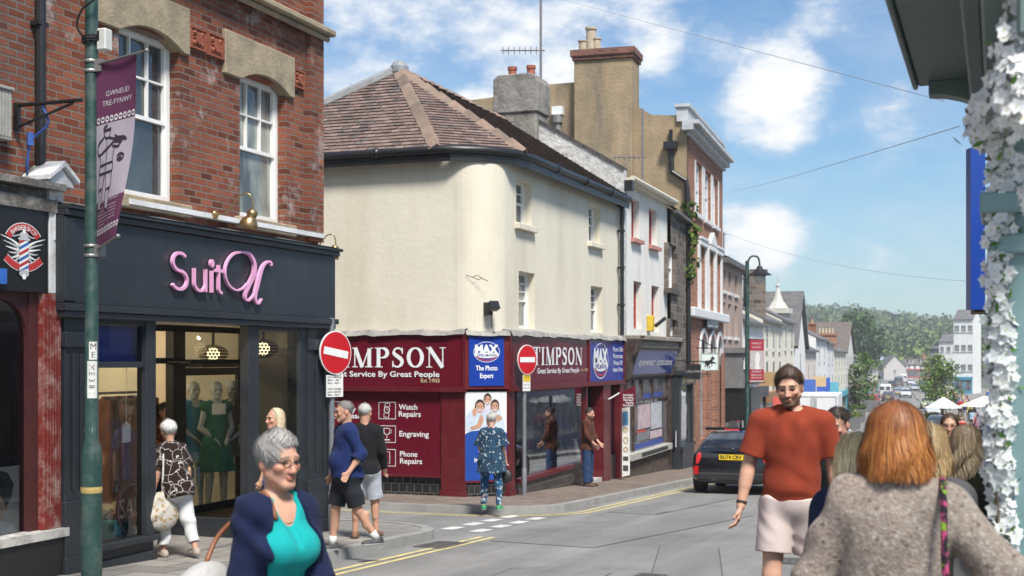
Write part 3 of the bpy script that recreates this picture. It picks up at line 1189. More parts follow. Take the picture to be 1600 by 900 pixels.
# shop front below the fascia; z in the frame, ground falls along x
GD=lambda x,y=0.0:FS.ground(x,y)+PH
YF=-FD+.06
def pilaster(x0,x1,y,zt,name='pilaster',mat=None,flutes=4):
 mb=MB()
 g=min(GD(x0),GD(x1))-.05
 mb.box(x0,x1,y,y+.3,g,zt)
 mb.box(x0-.025,x1+.025,y-.03,y+.29,g-.01,g+.75)
 mb.box(x0-.035,x1+.035,y-.045,y+.28,g-.02,g+.22)
 n=flutes
 for i in range(n+1):
  xx=x0+(x1-x0)*i/n
  mb.box(max(x0,xx-.012),min(x1,xx+.012),y-.022,y-.001,g+.85,zt-.35)
 mb.box(x0-.02,x1+.02,y-.035,y+.28,zt-.28,zt-.14)
 return mb.build(name,mat or DGREY,suit,bevel=.005)
zF=fzb-.09
xa0,xa1=FS.x(101,YF),FS.x(148,YF)
pilaster(xa0,xa1,YF,zF)
xb0,xb1=FS.x(481,YF),FS.x(517,YF)
pilaster(xb0,xb1,YF,zF,flutes=3)
# stall riser and left display window
sx0,sx1=xa1+.001,FS.x(244,YF)
zs=FS.z(200,843,YF)
mb=MB()
mb.box(sx0,sx1,YF+.03,YF+.25,GD(sx1)-.1,zs-.06)
mb.box(sx0,sx1+.02,YF-.05,YF+.25,zs-.058,zs)
mb.box(sx0,sx1+.015,YF-.01,YF+.02,GD(sx1)-.1,GD(sx1)+.1)
mb.box(sx1-.04,sx1+.01,YF+.26,YF+1.25,GD(sx1)-.1,zs-.001)
mb.build('stall_riser',DGREY,suit,bevel=.006)
px0,px1=FS.x(229,YF),FS.x(244,YF)
mb=MB()
mb.box(px0,px1,YF,YF+.12,zs+.001,zF)
mb.box(sx0,sx0+.05,YF+.02,YF+.1,zs+.001,zF)
zt_=FS.z(180,570,YF)
mb.box(sx0+.051,px0-.001,YF+.02,YF+.1,zt_-.03,zt_+.03)
mb.box(sx0+.051,px0-.001,YF+.02,YF+.1,zF-.05,zF)
mb.box(px0+.02,px1-.001,YF+1.15,YF+1.25,zs+.001,zF)
w=mb.build('shop_window',DGREY,suit,bevel=.004)
mb=MB()
mb.quad((sx0+.04,YF+.06,zs),(px0+.03,YF+.06,zs),(px0+.03,YF+.06,zF),(sx0+.04,YF+.06,zF))
mb.quad((px0+.06,YF+.1,zs),(px0+.06,YF+1.17,zs),(px0+.06,YF+1.17,zF),(px0+.06,YF+.1,zF))
mb.build('pane',GLASS,w)
# recess: glazed screen with the door, 1.1 m back
YD=YF+1.15
dx0,dx1=FS.x(270,YD),FS.x(393,YF)
d0,d1=FS.x(290,YD),FS.x(384,YD)
dzt=FS.z(330,574,YD)
gd=GD(d0)+.06
mb=MB()
mb.box(px1-.02,dx0+.1,YD+.02,YD+.1,gd,gd+.3)
mb.box(dx0+.02,d0,YD,YD+.12,gd,zF)
mb.box(d1,d1+.12,YD,YD+.12,gd,zF)
mb.box(d0+.001,d1-.001,YD,YD+.12,dzt,dzt+.1)
mb.box(px1-.02,dx0+.019,YD+.03,YD+.11,dzt+.05,dzt+.12)
mb.box(px1-.02,d1+.1,YD+.01,YD+.11,zF-.06,zF+.02)
scr=mb.build('door_frame',BLACKP,suit,bevel=.004)
mb=MB()
mb.quad((d0,YD+.05,dzt+.1),(d1,YD+.05,dzt+.1),(d1,YD+.05,zF-.06),(d0,YD+.05,zF-.06))
mb.build('fanlight_pane',GLASS,scr)
mb=MB()
dl=.09
mb.box(d0+.01,d0+.06,YD+.03,YD+.08,gd+.02,dzt-.005)
mb.box(d1-.14,d1-.01,YD+.03,YD+.08,gd+.02,dzt-.005)
mb.box(d0+.061,d1-.141,YD+.03,YD+.08,dzt-.1,dzt-.005)
mb.box(d0+.061,d1-.141,YD+.03,YD+.08,gd+.02,gd+.28)
mb.box(d0+.25,d1-.35,YD+.02,YD+.029,gd+.09,gd+.2)
door=mb.build('door',BLACKP,suit,bevel=.004)
mb=MB()
mb.quad((d0+.06,YD+.055,gd+.28),(d1-.14,YD+.055,gd+.28),(d1-.14,YD+.055,dzt-.1),(d0+.06,YD+.055,dzt-.1))
mb.build('pane',GLASS,door)
hz0,hz1=FS.z(376,708,YD),FS.z(376,668,YD)
hx=d1-.085
STEEL=M('brushed_steel',(.5,.5,.5),.3,.1,9,metal=1)
mb=MB()
mb.box(hx-.05,hx+.05,YD+.022,YD+.029,hz0-.04,hz1+.04)
mb.tube([(hx,YD+.02,hz0),(hx,YD-.04,hz0+.02),(hx,YD-.04,hz1-.02),(hx,YD+.02,hz1)],.012,8)
for zz in(hz1+.28,hz0-.25):
 mb.ball((hx,YD+.02,zz),.025,8)
mb.build('handle',STEEL,door,smooth=True)
mb=MB()
mb.box(d0+.0,d0+.3,YD-.05,YD-.005,dzt+.0,dzt+.05)
mb.tube([(d0+.05,YD-.03,dzt+.06),(d0-.35,YD-.12,dzt+.07),(d0-.38,YD+.0,dzt+.07)],.012,6)
mb.build('door_closer',STEEL,door)
# lobby floor, door step
mb=MB()
mb.box(sx1+.02,dx1+.02,YF+.02,YD+.1,GD(sx1)-.3,GD(dx1)+.055)
mb.build('threshold',M('step_concrete',(.2,.19,.18),.85,.2,5),suit)
# right display window
rx0,rx1=FS.x(389,YF),FS.x(405,YF)
r1=FS.x(470,YF)
zs2=zs-.06
mb=MB()
mb.box(rx0,rx1,YF,YF+.12,zs2+.001,zF)
mb.box(r1,xb0-.001,YF+.01,YF+.12,zs2+.001,zF)
mb.box(rx1+.001,r1-.001,YF+.02,YF+.1,zF-.05,zF)
w=mb.build('shop_window',DGREY,suit,bevel=.004)
mb=MB()
mb.quad((rx1-.02,YF+.06,zs2),(r1+.02,YF+.06,zs2),(r1+.02,YF+.06,zF),(rx1-.02,YF+.06,zF))
mb.quad((rx0+.06,YF+1.17,zs2),(rx0+.06,YF+.1,zs2),(rx0+.06,YF+.1,zF),(rx0+.06,YF+1.17,zF))
mb.build('pane',GLASS,w)
mb=MB()
mb.box(rx0,xb0-.001,YF+.02,YF+.25,GD(xb0)-.1,zs2-.05)
mb.box(rx0-.02,xb0-.001,YF-.04,YF+.25,zs2-.048,zs2)
mb.box(rx0,rx0+.05,YF+.26,YF+1.2,GD(xb0)-.1,zs2-.001)
mb.build('stall_riser',DGREY,suit,bevel=.006)
# the room behind
mb=MB()
ix0,ix1,iy=xa0-1.0,xR-.15,6.5
fl_z=GD(dx0)+.05
mb.quad((ix0,YD+.13,fl_z),(ix1,YD+.13,fl_z),(ix1,iy,fl_z),(ix0,iy,fl_z),1)
mb.quad((sx0,YF+.26,zs-.05),(px0+.04,YF+.26,zs-.05),(px0+.04,YD+.2,zs-.05),(sx0,YD+.2,zs-.05),1)
mb.quad((rx0+.06,YF+.26,zs2-.05),(ix1,YF+.26,zs2-.05),(ix1,YD+.2,zs2-.05),(rx0+.06,YD+.2,zs2-.05),1)
mb.quad((ix0,.13,zF+.05),(ix0,iy,zF+.05),(ix1,iy,zF+.05),(ix1,.13,zF+.05),2)
mb.quad((ix0,iy,fl_z),(ix1,iy,fl_z),(ix1,iy,zF+.05),(ix0,iy,zF+.05),0)
mb.quad((ix0,YF+.2,fl_z-.4),(ix0,iy,fl_z-.4),(ix0,iy,zF+.05),(ix0,YF+.2,zF+.05),0)
mb.quad((ix1,iy,fl_z-.4),(ix1,YF+.2,fl_z-.4),(ix1,YF+.2,zF+.05),(ix1,iy,zF+.05),0)
mb.quad((fx0,YF,zF-.001),(fx0,.2,zF-.001),(fx1,.2,zF-.001),(fx1,YF,zF-.001),2)
xs_=(px1+dx0)/2
mb.box(xs_-.9,xs_-.85,YD+1.5,iy,fl_z,zF,3)
mb.build('shop_interior',[CREAMI,M('shop_floor',(.2,.14,.09),.4,.2,3),M('shop_ceiling',(.6,.57,.5),.8),M('dark_partition',(.12,.09,.07),.6)],suit)
mb=MB()
for k in range(6):
 z=fl_z+.6+k*.32
 mb.box(xs_-.3,dx0+2.4,iy-.35,iy-.01,z,z+.03)
for k in range(18):
 x=xs_-.25+k*.17
 mb.box(x,x+.11,iy-.3,iy-.1,fl_z+.63+(k%4)*.32,fl_z+.63+(k%4)*.32+.1+.05*(k%3),1+k%3)
mb.build('shelving',[M('shelf_wood',(.3,.2,.12),.5),M('folded_cloth_red',(.35,.06,.05),.9),M('folded_cloth_grey',(.25,.25,.26),.9),M('folded_cloth_tan',(.45,.33,.2),.9)],suit)
# garments on rails at the back
mb=MB()
gx0,gx1=FS.x(150,1.9),FS.x(232,1.9)
for k in range(18):
 x=gx0+(gx1-gx0)*k/18
 mb.box(x,x+.06,1.7+.05*(k%2),2.15,fl_z+.35+.12*(k*7%4),fl_z+1.62,k*5%4)
 mb.prism([(x-.04,fl_z+1.5),(x+.1,fl_z+1.5),(x+.03,fl_z+1.66)],1.8,1.84,k*5%4)
mb.box(gx0,gx1,1.92,1.95,fl_z+1.68,fl_z+1.71,3)
mb.build('clothes_rail',[M('garment_rust',(.3,.1,.04),.9),M('garment_navy',(.03,.04,.09),.9),M('garment_brown',(.14,.09,.06),.9),M('garment_grey',(.25,.25,.26),.9)],suit)
# blue blind in the left window's upper light
bl0,bl1=FS.x(152,YF+.12),FS.x(223,YF+.12)
mb=MB()
mb.box(bl0,bl1,YF+.16,YF+.2,FS.z(180,566,YF+.16),zF-.06)
mb.build('window_blind',M('royal_blue_board',(.02,.05,.36),.45,.15,2),suit)
# warm lamps that are lit inside the shop
WARM=M('lamp_glow',(1.0,.72,.38),.5,.02,emit=1.6)
PERF=M('pierced_bronze',(.08,.05,.035),.4,.5,60,metal=.6,bump=.01,bscale=60)
def pendant(px,py,yy,label,rad=.2):
 x,z=FS.px(px,py,yy)
 t=thing('pendant_lamp',label,'lamp',FS.world(x,yy,z-.18),FS.a)
 t['group']='pierced bronze pendant lamps in the shop'
 mb=MB()
 n,k=26,9
 for i in range(k):
  for j in range(n):
   a0,a1=math.pi*(i+.1)/k,math.pi*(i+.86)/k
   b0,b1=2*math.pi*(j+(i%2)*.5+.08)/n,2*math.pi*(j+(i%2)*.5+.86)/n
   q=[(rad*math.sin(a)*math.cos(b),rad*math.sin(a)*math.sin(b),.18+rad*.62*math.cos(a))for a,b in((a0,b0),(a1,b0),(a1,b1),(a0,b1))]
   mb.quad(*q)
 mb.build('lamp_shade',PERF,t)
 mb=MB()
 mb.tube([(0,0,.18+rad*.6),(0,0,zF+.04-(z-.18))],.02,6)
 mb.build('cord',BLACKP,t)
 mb=MB()
 mb.ball((0,0,.18),.09,10)
 mb.build('bulb',WARM,t)
 return t
pendant(333,553,YD+.35,'round pierced bronze pendant lamp seen through the light above the shop door')
pendant(411,545,.48,'round pierced bronze pendant lamp behind the right-hand display window')
for(x,y)in((xs_+.2,iy-1.5),(d0+.1,iy-3.5),(r1-.4,iy-3.2),(sx0+.6,2.0)):
 ld=bpy.data.lights.new('ceiling_lamp','POINT')
 ld.energy=20
 ld.color=(1,.78,.5)
 ld.shadow_soft_size=.015
 lo=bpy.data.objects.new('ceiling_lamp',ld)
 COL.objects.link(lo)
 lo.location=FS.world(x,y,zF-.1)
 lo.parent=None
 # brass gooseneck lamps over the sign
def gooseneck(px,py,label,z_top=None,px_end=None):
 x=FS.x(px,-.02)
 z=zb_+.02
 t=thing('sign_lamp',label,'lamp',FS.world(x,-.1,z),FS.a,'brass lamps over the charcoal fascia')
 mb=MB()
 mb.lathe([(.07,0),(.07,.02),(.03,.05),(.0,.06)],n=12,M=Matrix.Rotation(R(90),4,'X'))
 mb.tube(smooth([(0,-.03,0),(.02,-.2,.03),(.06,-.34,.22),(.1,-.42,.3),(.13,-.52,.3),(.15,-.57,.2),(.15,-.58,.04)],4),.014,7)
 mb.build('arm',BRASS,t,smooth=True)
 mb=MB()
 Mx=Matrix.Translation((.15,-.58,.05))@Matrix.Rotation(R(20),4,'X')
 mb.lathe([(.02,.02),(.07,0),(.085,-.05),(.07,-.1),(.1,-.13),(.14,-.2),(.15,-.27),(.14,-.27),(.09,-.16),(.0,-.12)],n=18,M=Mx)
 mb.build('lamp_shade',BRASS,t,smooth=True)
 return t
gooseneck(326,350,'brass gooseneck lamp over the pink shop lettering').scale=(.75,.75,.75)
gl=gooseneck(502,395,'brass gooseneck lamp at the right end of the charcoal fascia')
gl.location=FS.world(fx1+.02,.1,fzt+.06)
gl.scale=(.6,.6,.6)
# mannequins etc. are built with the people (p6); display things here
TEAL_CLOTH=M('turquoise_cloth',(.03,.36,.38),.8,.15,8,bump=.004,bscale=30)
def fpos(F,px,yy,z):
 return F.world(F.x(px,yy),yy,z)
t=thing('display_plinth','turquoise cloth draped box holding shoes in the left display window','plinth',fpos(FS,176,YF+.55,zs-.05),FS.a)
mb=MB()
mb.box(-.24,.24,-.2,.2,0,.2)
mb.build('box',TEAL_CLOTH,t,bevel=.03,bseg=2)
t=thing('shoe_pair','pale strappy pair of shoes on the turquoise cloth','shoes',fpos(FS,172,YF+.5,zs+.15),FS.a)
for s in(-.06,.06):
 mb=MB()
 mb.tube([(-.1,s,.02),(0,s+.005,.03),(.1,s,.07)],[.035,.03,.028],8)
 mb.tube([(.1,s,.07),(.12,s,0)],[.012,.008],6)
 mb.tube([(-.06,s-.03,.03),(-.05,s,.075),(-.04,s+.03,.03)],.008,5)
 mb.build('shoe',M('pale_leather',(.5,.42,.36),.5),t,smooth=True)
x,z=FS.px(207,795,YF+.35)
t=thing('sale_sign','round dark red SALE sign standing in the left display window','sign',FS.world(x,YF+.35,z-.28),FS.a)
mb=MB()
mb.prism([(.27*math.cos(R(12*i)),.28+.29*math.sin(R(12*i)))for i in range(30)],0,.015)
mb.build('board',M('sale_red',(.2,.018,.02),.5),t)
mb=MB()
mb.text('SALE',0,.2,.2,w=.44,y=-.004,align='C')
mb.ribbon([(.245*math.cos(R(12*i)),.28+.265*math.sin(R(12*i)))for i in range(30)],.012,-.003,closed=True)
mb.build('lettering',M('sale_cream',(.7,.62,.5),.6),t)
x,z=FS.px(190,676,YF+.2)
t=thing('price_tag','small white house shaped card hanging in the left display window','card',FS.world(x,YF+.14,z),FS.a)
mb=MB()
mb.prism([(-.07,-.1),(.07,-.1),(.07,.07),(0,.12),(-.07,.07)],0,.006)
mb.tube([(0,.003,.12),(0,.003,zt_-z)],.003,4)
mb.build('card',M('card_white',(.7,.69,.66),.6),t)
# ---- barber shop to the left
FB=Frame(-8.5,11.0,gz(0,11.0),R(90))
barb=fthing('barber_shop_building','sooty brick building with the black barber sign and red pilaster','building',FB)
bx1=FB.x(66)
bx0=-9.0
mb=MB()
mb.wall(bx0,bx1-.002,FB.z(60,470),7.5,[],0.01)
mb.build('wall',M_brick('sooty_brick',(.19,.055,.032),(.29,.10,.058),(.17,.145,.13),soot=.85),barb)
mb=MB()
mb.box(bx0,bx1,.02,9,7.51,7.7)
mb.build('roof',_MT['slate_grey'],barb)
mb=MB()
xpipe=FB.x(66,-.08)
mb.tube([(xpipe,-.06,FB.z(66,262)),(xpipe,-.06,7.4)],.05,10)
for zz in(2.9,4.3,5.7,7):
 mb.box(xpipe-.07,xpipe+.07,-.1,0,zz+1,zz+1.04)
mb.build('downpipe',BLACKP,barb)
# stone ledge and sign
yb=-.22
sx_1=FB.x(75,yb)
szt,szb=FB.z(40,326,yb),FB.z(40,456,yb)
sx_0=FB.x(-140,yb)
mb=MB()
mb.box(sx_0,FB.x(63),-.18,-.001,szt+.12,szt+.2)
mb.box(sx_0,FB.x(63),-.3,-.001,szt+.205,szt+.27)
mb.box(sx_0,FB.x(63),-.24,-.001,szt+.0,szt+.118)
mb.build('cornice',M('sooty_stone',(.12,.11,.10),.9,.35,5,bump=.01,bscale=25,stain=(.4,.38,.34),stain_scale=5),barb)
mb=MB()
mb.box(sx_0,sx_1,yb,-.02,szb,szt)
sg=mb.build('sign_board',M('sign_black',(.012,.012,.013),.25,.2,3),barb)
# barber emblem
LC,LZ=FB.px(36,388,yb)
u_=FB.x(70,yb)-FB.x(36,yb)
EM=[M('emblem_white',(.7,.7,.68),.5),M('emblem_red',(.42,.03,.03),.5),M('emblem_blue',(.03,.12,.35),.5),M('emblem_grey',(.2,.2,.21),.5),M('sign_black',(0,0,0)),M('emblem_lightgrey',(.42,.42,.43),.5)]
mb=MB()
y=yb-.004
# wings
for s in(-1,1):
 for k in range(6):
  a=[(LC+s*u_*.2,LZ+u_*(.1-.09*k)),(LC+s*u_*(.55-.03*k),LZ+u_*(.28-.16*k)),(LC+s*u_*(1.0-.11*k),LZ+u_*(.42-.2*k))]
  mb.ribbon(smooth(a,5),[u_*.10*(1-.9*i/10)+.002 for i in range(11)],y-.0004*k,0 if k%2==0 else 5)
 mb.ribbon(smooth([(LC+s*u_*.15,LZ+u_*.5),(LC+s*u_*.45,LZ+u_*.42),(LC+s*u_*.62,LZ+u_*.5)],5),u_*.05,y-.003,5)
 # top ribbon
top=[(LC+u_*.78*math.sin(R(a)),LZ+u_*(.02+.78*math.cos(R(a))))for a in range(-62,63,6)]
mb.ribbon(top,u_*.26,y-.004,1)
mb.ribbon([(LC+(px_-LC)*1.17,LZ+(pz_-LZ)*1.17)for px_,pz_ in top],u_*.03,y-.0045,0)
word='BARBERSHOP'
for i,ch in enumerate(word):
 a=R(-43+86*i/(len(word)-1))
 cx_,cz_=LC+u_*.73*math.sin(a),LZ+u_*(.02+.73*math.cos(a))
 mb.text(ch,0,-.07*u_,u_*.17,y=0,m=0,align='C',fn=lambda X_,Y_,Z_,a=a,cx_=cx_,cz_=cz_:(cx_+X_*math.cos(a)+Z_*math.sin(a),y-.006,cz_-X_*math.sin(a)+Z_*math.cos(a)))
 # lower ribbons
for s in(-1,1):
 rb=smooth([(LC+s*u_*.2,LZ-u_*.72),(LC+s*u_*.5,LZ-u_*.6),(LC+s*u_*.8,LZ-u_*.38)],5)
 mb.ribbon(rb,u_*.3,y-.004,0)
 mb.ribbon(rb,u_*.25,y-.005,1)
 # pole with stripes
pw=u_*.21
z0p,z1p=LZ-u_*.86,LZ+u_*.36
mb.quad((LC-pw,y-.007,z0p),(LC+pw,y-.007,z0p),(LC+pw,y-.007,z1p),(LC-pw,y-.007,z1p),0)
k=0
zz=z0p-.1*u_
while zz<z1p:
 h=u_*.12
 lo0,lo1,hi1,hi0=[max(z0p,min(z1p,v))for v in(zz,zz+pw*1.1,zz+pw*1.1+h,zz+h)]
 if hi0-lo0>.001 or hi1-lo1>.001:
  mb.quad((LC-pw,y-.008,lo0),(LC+pw,y-.008,lo1),(LC+pw,y-.008,hi1),(LC-pw,y-.008,hi0),1 if k%2 else 2)
 zz+=u_*.22
 k+=1
mb.disc(LC,z1p+u_*.12,u_*.2,u_*.14,y-.009,5)
mb.disc(LC,z1p+u_*.27,u_*.07,u_*.08,y-.0095,0)
mb.quad((LC-pw*1.25,y-.010,z1p-u_*.06),(LC+pw*1.25,y-.010,z1p-u_*.06),(LC+pw*1.25,y-.010,z1p+u_*.03),(LC-pw*1.25,y-.010,z1p+u_*.03),5)
mb.disc(LC,z0p-u_*.08,u_*.22,u_*.13,y-.009,5)
mb.disc(LC,z0p-u_*.2,u_*.09,u_*.1,y-.0095,0)
zf=.5*(FB.z(36,346,yb)-FB.z(36,430,yb))/(u_*1.0)
mb.v=[(p[0],p[1],LZ+(p[2]-LZ)*zf)for p in mb.v]
mb.build('emblem',EM,sg)
mb=MB()
mb.box(sx_0,FB.x(4,yb),yb-.05,yb-.001,FB.z(2,444,yb),FB.z(2,420,yb))
mb.build('blue_plaque',M('plaque_blue',(.03,.12,.42),.4),sg)
# white console between the shops
cx0,cx1=FB.x(78,yb),FB.x(99,yb)
cz0,cz1=FB.z(88,459,yb),FB.z(88,292,yb)
mb=MB()
OW=M('peeling_white',(.62,.63,.64),.7,.08,6,stain=(.2,.18,.16),stain_amt=.8,stain_scale=4)
mb.box(cx0,cx1,yb,.0,cz0,cz1)
xm_=(cx0+cx1)/2
zp=FB.z(88,258,yb)
mb.prism([(cx0-.09,cz1+.001),(cx1+.09,cz1+.001),(cx1+.06,cz1+.05),(xm_,zp-.03),(cx0-.06,cz1+.05)],yb-.06,.0)
mb.prism([(cx0-.12,cz1+.04),(xm_,zp-.02),(cx1+.12,cz1+.04),(cx1+.12,cz1+.09),(xm_,zp+.04),(cx0-.12,cz1+.09)],yb-.1,.0)
mb.ribbon([(cx0+.06,cz0+.5),(cx0+.06,cz1-.25),(xm_,cz1-.1),(cx1-.06,cz1-.25),(cx1-.06,cz0+.5)],.018,yb-.012,depth=.011)
mb.build('console',OW,barb,bevel=.006)
# red pilaster
REDP=M('oxblood_paint',(.17,.022,.016),.5,.15,5,stain=(.5,.45,.4),stain_amt=.55,stain_scale=7)
DRED=M('dark_oxblood',(.055,.012,.012),.5,.2,5)
rx0_,rx1_=FB.x(68,yb),FB.x(96,yb)
zsill=FB.z(85,826,yb)
mb=MB()
mb.box(rx0_,rx1_,yb,.0,zsill+.001,cz0-.002)
for k in range(5):
 xx=rx0_+(rx1_-rx0_)*(.2+.15*k)
 mb.box(xx-.008,xx+.008,yb-.012,yb-.001,zsill+.2,cz0-.25)
mb.build('pilaster',REDP,barb,bevel=.006)
mb=MB()
mb.box(sx_0,rx1_+.04,yb-.06,.0,zsill-.08,zsill)
mb.build('window_sill',M('flaking_sill',(.5,.48,.45),.8,.1,6,stain=(.12,.1,.09),stain_amt=.9,stain_scale=6),barb)
mb=MB()
GB=FB.ground(bx1)+PH
mb.box(sx_0,rx1_+.03,yb-.03,.0,GB-.1,zsill-.081)
mb.build('plinth',BLACKP,barb)
# window frame with round-cornered head
fx_=FB.x(40,yb+.1)
mb=MB()
mb.box(fx_,rx0_-.001,yb+.06,.05,zsill+.001,szb-.001)
zhead=FB.z(20,468,yb+.1)
mb.prism([(fx_-.35,zhead)]+[(fx_-.35+.35*math.sin(R(15*i)),zhead-.35+.35*math.cos(R(15*i)))for i in range(1,7)]+[(fx_-.001,szb-.001),(fx_-.35,szb-.001)][0:2],yb+.08,yb+.14)
mb.box(sx_0,fx_-.351,yb+.08,yb+.14,zhead,szb-.001)
fr=mb.build('window_frame',DRED,barb)
mb=MB()
mb.quad((sx_0,yb+.12,zsill),(fx_+.02,yb+.12,zsill),(fx_+.02,yb+.12,szb),(sx_0,yb+.12,szb))
mb.build('pane',GLASS,fr)
mb=MB()
for k in range(9):
 z=zsill+k*(szb-zsill)/9
 mb.box(sx_0,fx_+.1,.9,.95,z+.006,z+(szb-zsill)/9,k%3)
mb.box(sx_0,fx_+.1,.05,.89,zsill-.05,zsill,1)
mb.box(fx_+.1,fx_+.15,.05,.9,zsill,szb,1)
mb.build('panelled_back',[M('orange_board',(.22,.10,.035),.5,.2,3),M('brown_board',(.12,.06,.025),.5,.2,3),M('ochre_board',(.26,.14,.05),.5,.2,3)],barb)
# poster of a man's haircut
x1p,zt2=FB.px(33,727,yb+.14)
zb2=FB.z(20,826,yb+.14)
t=thing('hair_poster','poster of a man with swept back dark hair in the barber window','poster',FB.world(x1p-.3,yb+.16,zsill),FB.a)
mb=MB()
hgt=zt2-zsill
mb.quad((-.5,0,0),(.3,0,0),(.3,0,hgt),(-.5,0,hgt),0)
head=[(-.28,.12),(.06,.12),(.14,.3),(.17,.42),(.16,.55),(.1,.62),(-.28,.64)]
mb.poly([(p[0],-.004,p[1]*hgt/.75)for p in head],1)
hair=[(-.3,.5),(-.1,.56),(.06,.42),(.12,.3),(.19,.4),(.22,.55),(.14,.68),(-.02,.735),(-.3,.72)]
mb.poly([(p[0],-.006,p[1]*hgt/.75)for p in hair],2)
mb.poly([(p[0],-.005,p[1]*hgt/.75)for p in((-.5,0),(.26,0),(.2,.1),(.04,.16),(-.2,.1),(-.5,.14))],3)
for k in range(8):
 mb.ribbon([(-.25+.05*k,(.55+.01*k)*hgt/.75),(-.1+.035*k,.69*hgt/.75)],.006,-.0075-.0002*k,4)
mb.build('print',[M('poster_cream',(.42,.38,.34),.5),M('poster_skin',(.5,.33,.25),.6,.2,6),M('poster_hair',(.02,.018,.016),.6),M('poster_shirt',(.55,.56,.58),.6),M('poster_hair_light',(.08,.07,.065),.6)],t)
# wall bracket with blue cable, alarm box
t=thing('wall_bracket','black iron wall bracket with blue cable on the sooty brick','bracket',FB.world(FB.x(26,-.02),-.0,FB.z(26,205)),FB.a)
mb=MB()
h_=FB.z(26,162)-FB.z(26,205)
mb.box(-.02,.02,-.05,0,0,h_)
mb.tube([(0,-.03,h_-.02),(0,-.75,h_-.02)],.018,6)
mb.tube([(0,-.03,.03),(0,-.65,h_-.04)],.014,6)
mb.build('frame',BLACKP,t)
mb=MB()
mb.tube(smooth([(.01,-.3,h_-.04),(.03,-.35,h_-.2),(.05,-.2,h_-.3),(.03,-.15,-.1),(.05,-.1,-.3),(.12,-.05,-.4),(.3,-.03,-.45),(.0,-.03,-.5),(-.5,-.03,-.42)],5),.012,6)
mb.tube([(.03,-.15,-.02),(.03,-.15,-.14)],.03,8)
mb.build('cable',M('blue_cable',(.04,.1,.35),.5),t)
t=thing('alarm_box','weathered grey box fixed to the sooty brick above the barber sign','box',FB.world(FB.x(5,-.1),-.0,FB.z(5,222)),FB.a)
mb=MB()
mb.box(-.09,.09,-.12,0,0,.45)
mb.box(-.11,.11,-.14,0,.451,.48)
for k in range(4):
 mb.box(-.075+k*.04,-.055+k*.04,-.13,-.121,.03,.42)
mb.build('casing',M('weathered_grey',(.3,.29,.27),.8,.2,8),t,bevel=.008)
# ---- the green lamp column with its banner
GREENP=M('dark_green_paint',(.016,.05,.042),.42,.2,6,stain=(.10,.12,.11),stain_amt=.7,stain_scale=7)
lx,ly=at(143,11.0)
lz=gz(lx,ly)+PH
t=thing('lamp_column','dark green lamp column with clamps and stickers in front of the fashion shop','lamp post',(lx,ly,lz))
zc_=lambda py:HC+(560-py)/FPX*11.0-lz
mb=MB()
mb.lathe([(.085,0),(.085,zc_(715)),(.078,zc_(700)),(.055,zc_(685)),(.052,6.5),(.0,6.5)],n=20)
pole=mb.build('column',GREENP,t,smooth=True,auto=50)
mb=MB()
for py in(104,392):
 for k in(-.04,.04):
  mb.lathe([(.062,-.012),(.066,0),(.062,.012)],(0,0,zc_(py)+k),n=16)
 mb.box(.04,.12,-.03,.03,zc_(py)-.05,zc_(py)+.05)
mb.lathe([(.0565,-.02),(.0565,.02)],(0,0,zc_(62)),n=16)
mb.box(.05,.09,-.02,.02,zc_(66),zc_(50))
mb.build('clamp',M('galvanised',(.3,.3,.29),.5,.2,9,metal=.7),t)
mb=MB()
mb.box(.06,.15,-.02,.08,zc_(80),zc_(46))
mb.build('sensor_box',M('sensor_grey',(.55,.55,.52),.5),t,bevel=.01)
mb=MB()
mb.tube(smooth([(.03,-.06,zc_(70)),(-.08,-.08,zc_(45)),(-.02,-.1,zc_(20)),(.1,-.1,zc_(5)),(.14,-.08,zc_(-20))],5),.01,6)
for k in range(3):
 mb.tube([(.075*math.cos(a*.6),.075*math.sin(a*.6),zc_(70)+.02*k+.003*a)for a in range(12)],.009,5)
mb.build('cable',BLACKP,t)
STK=[M('sticker_white',(.62,.62,.6),.5,.08,9,stain=(.3,.28,.25)),M('sticker_black',(.02,.02,.02),.6)]
mb=MB()
# stickers wrap the tube, facing the camera
face=math.atan2(-ly,-lx)
def wrap(u,w,z):
 a=face+u/.056
 r=.0570+w
 return(r*math.cos(a),r*math.sin(a),z)
def sticker(u0,u1,z0,z1,m):
 n=6
 for i in range(n):
  a,b=u0+(u1-u0)*i/n,u0+(u1-u0)*(i+1)/n
  mb.quad(wrap(a,0,z0),wrap(b,0,z0),wrap(b,0,z1),wrap(a,0,z1),m)
sticker(-.035,.05,zc_(622),zc_(564),0)
sticker(-.02,.05,zc_(562),zc_(534),0)
for i,ch in enumerate('ME'):
 mb.text(ch,.015,zc_(546+i*13),.05,y=0,m=1,align='C',fn=lambda X_,Y_,Z_:wrap(X_,.0012,Z_))
for i,ch in enumerate('ME381'):
 mb.text(ch,0,0,.042,m=1,align='C',fn=lambda X_,Y_,Z_,i=i:wrap(.002+Z_-.021,.0012,zc_(574+i*10)-X_))
mb.build('sticker',STK,t)
mb=MB()
mb.lathe([(.086,-.025),(.088,0),(.086,.025)],(0,0,zc_(765)),n=18)
mb.build('tape',M('yellow_tape',(.4,.3,.1),.7,.2,9),t)
mb=MB()
mb.lathe([(.0545,-.02),(.0545,.02)],(0,0,zc_(672)),n=16)
mb.build('band',STK[0],t)
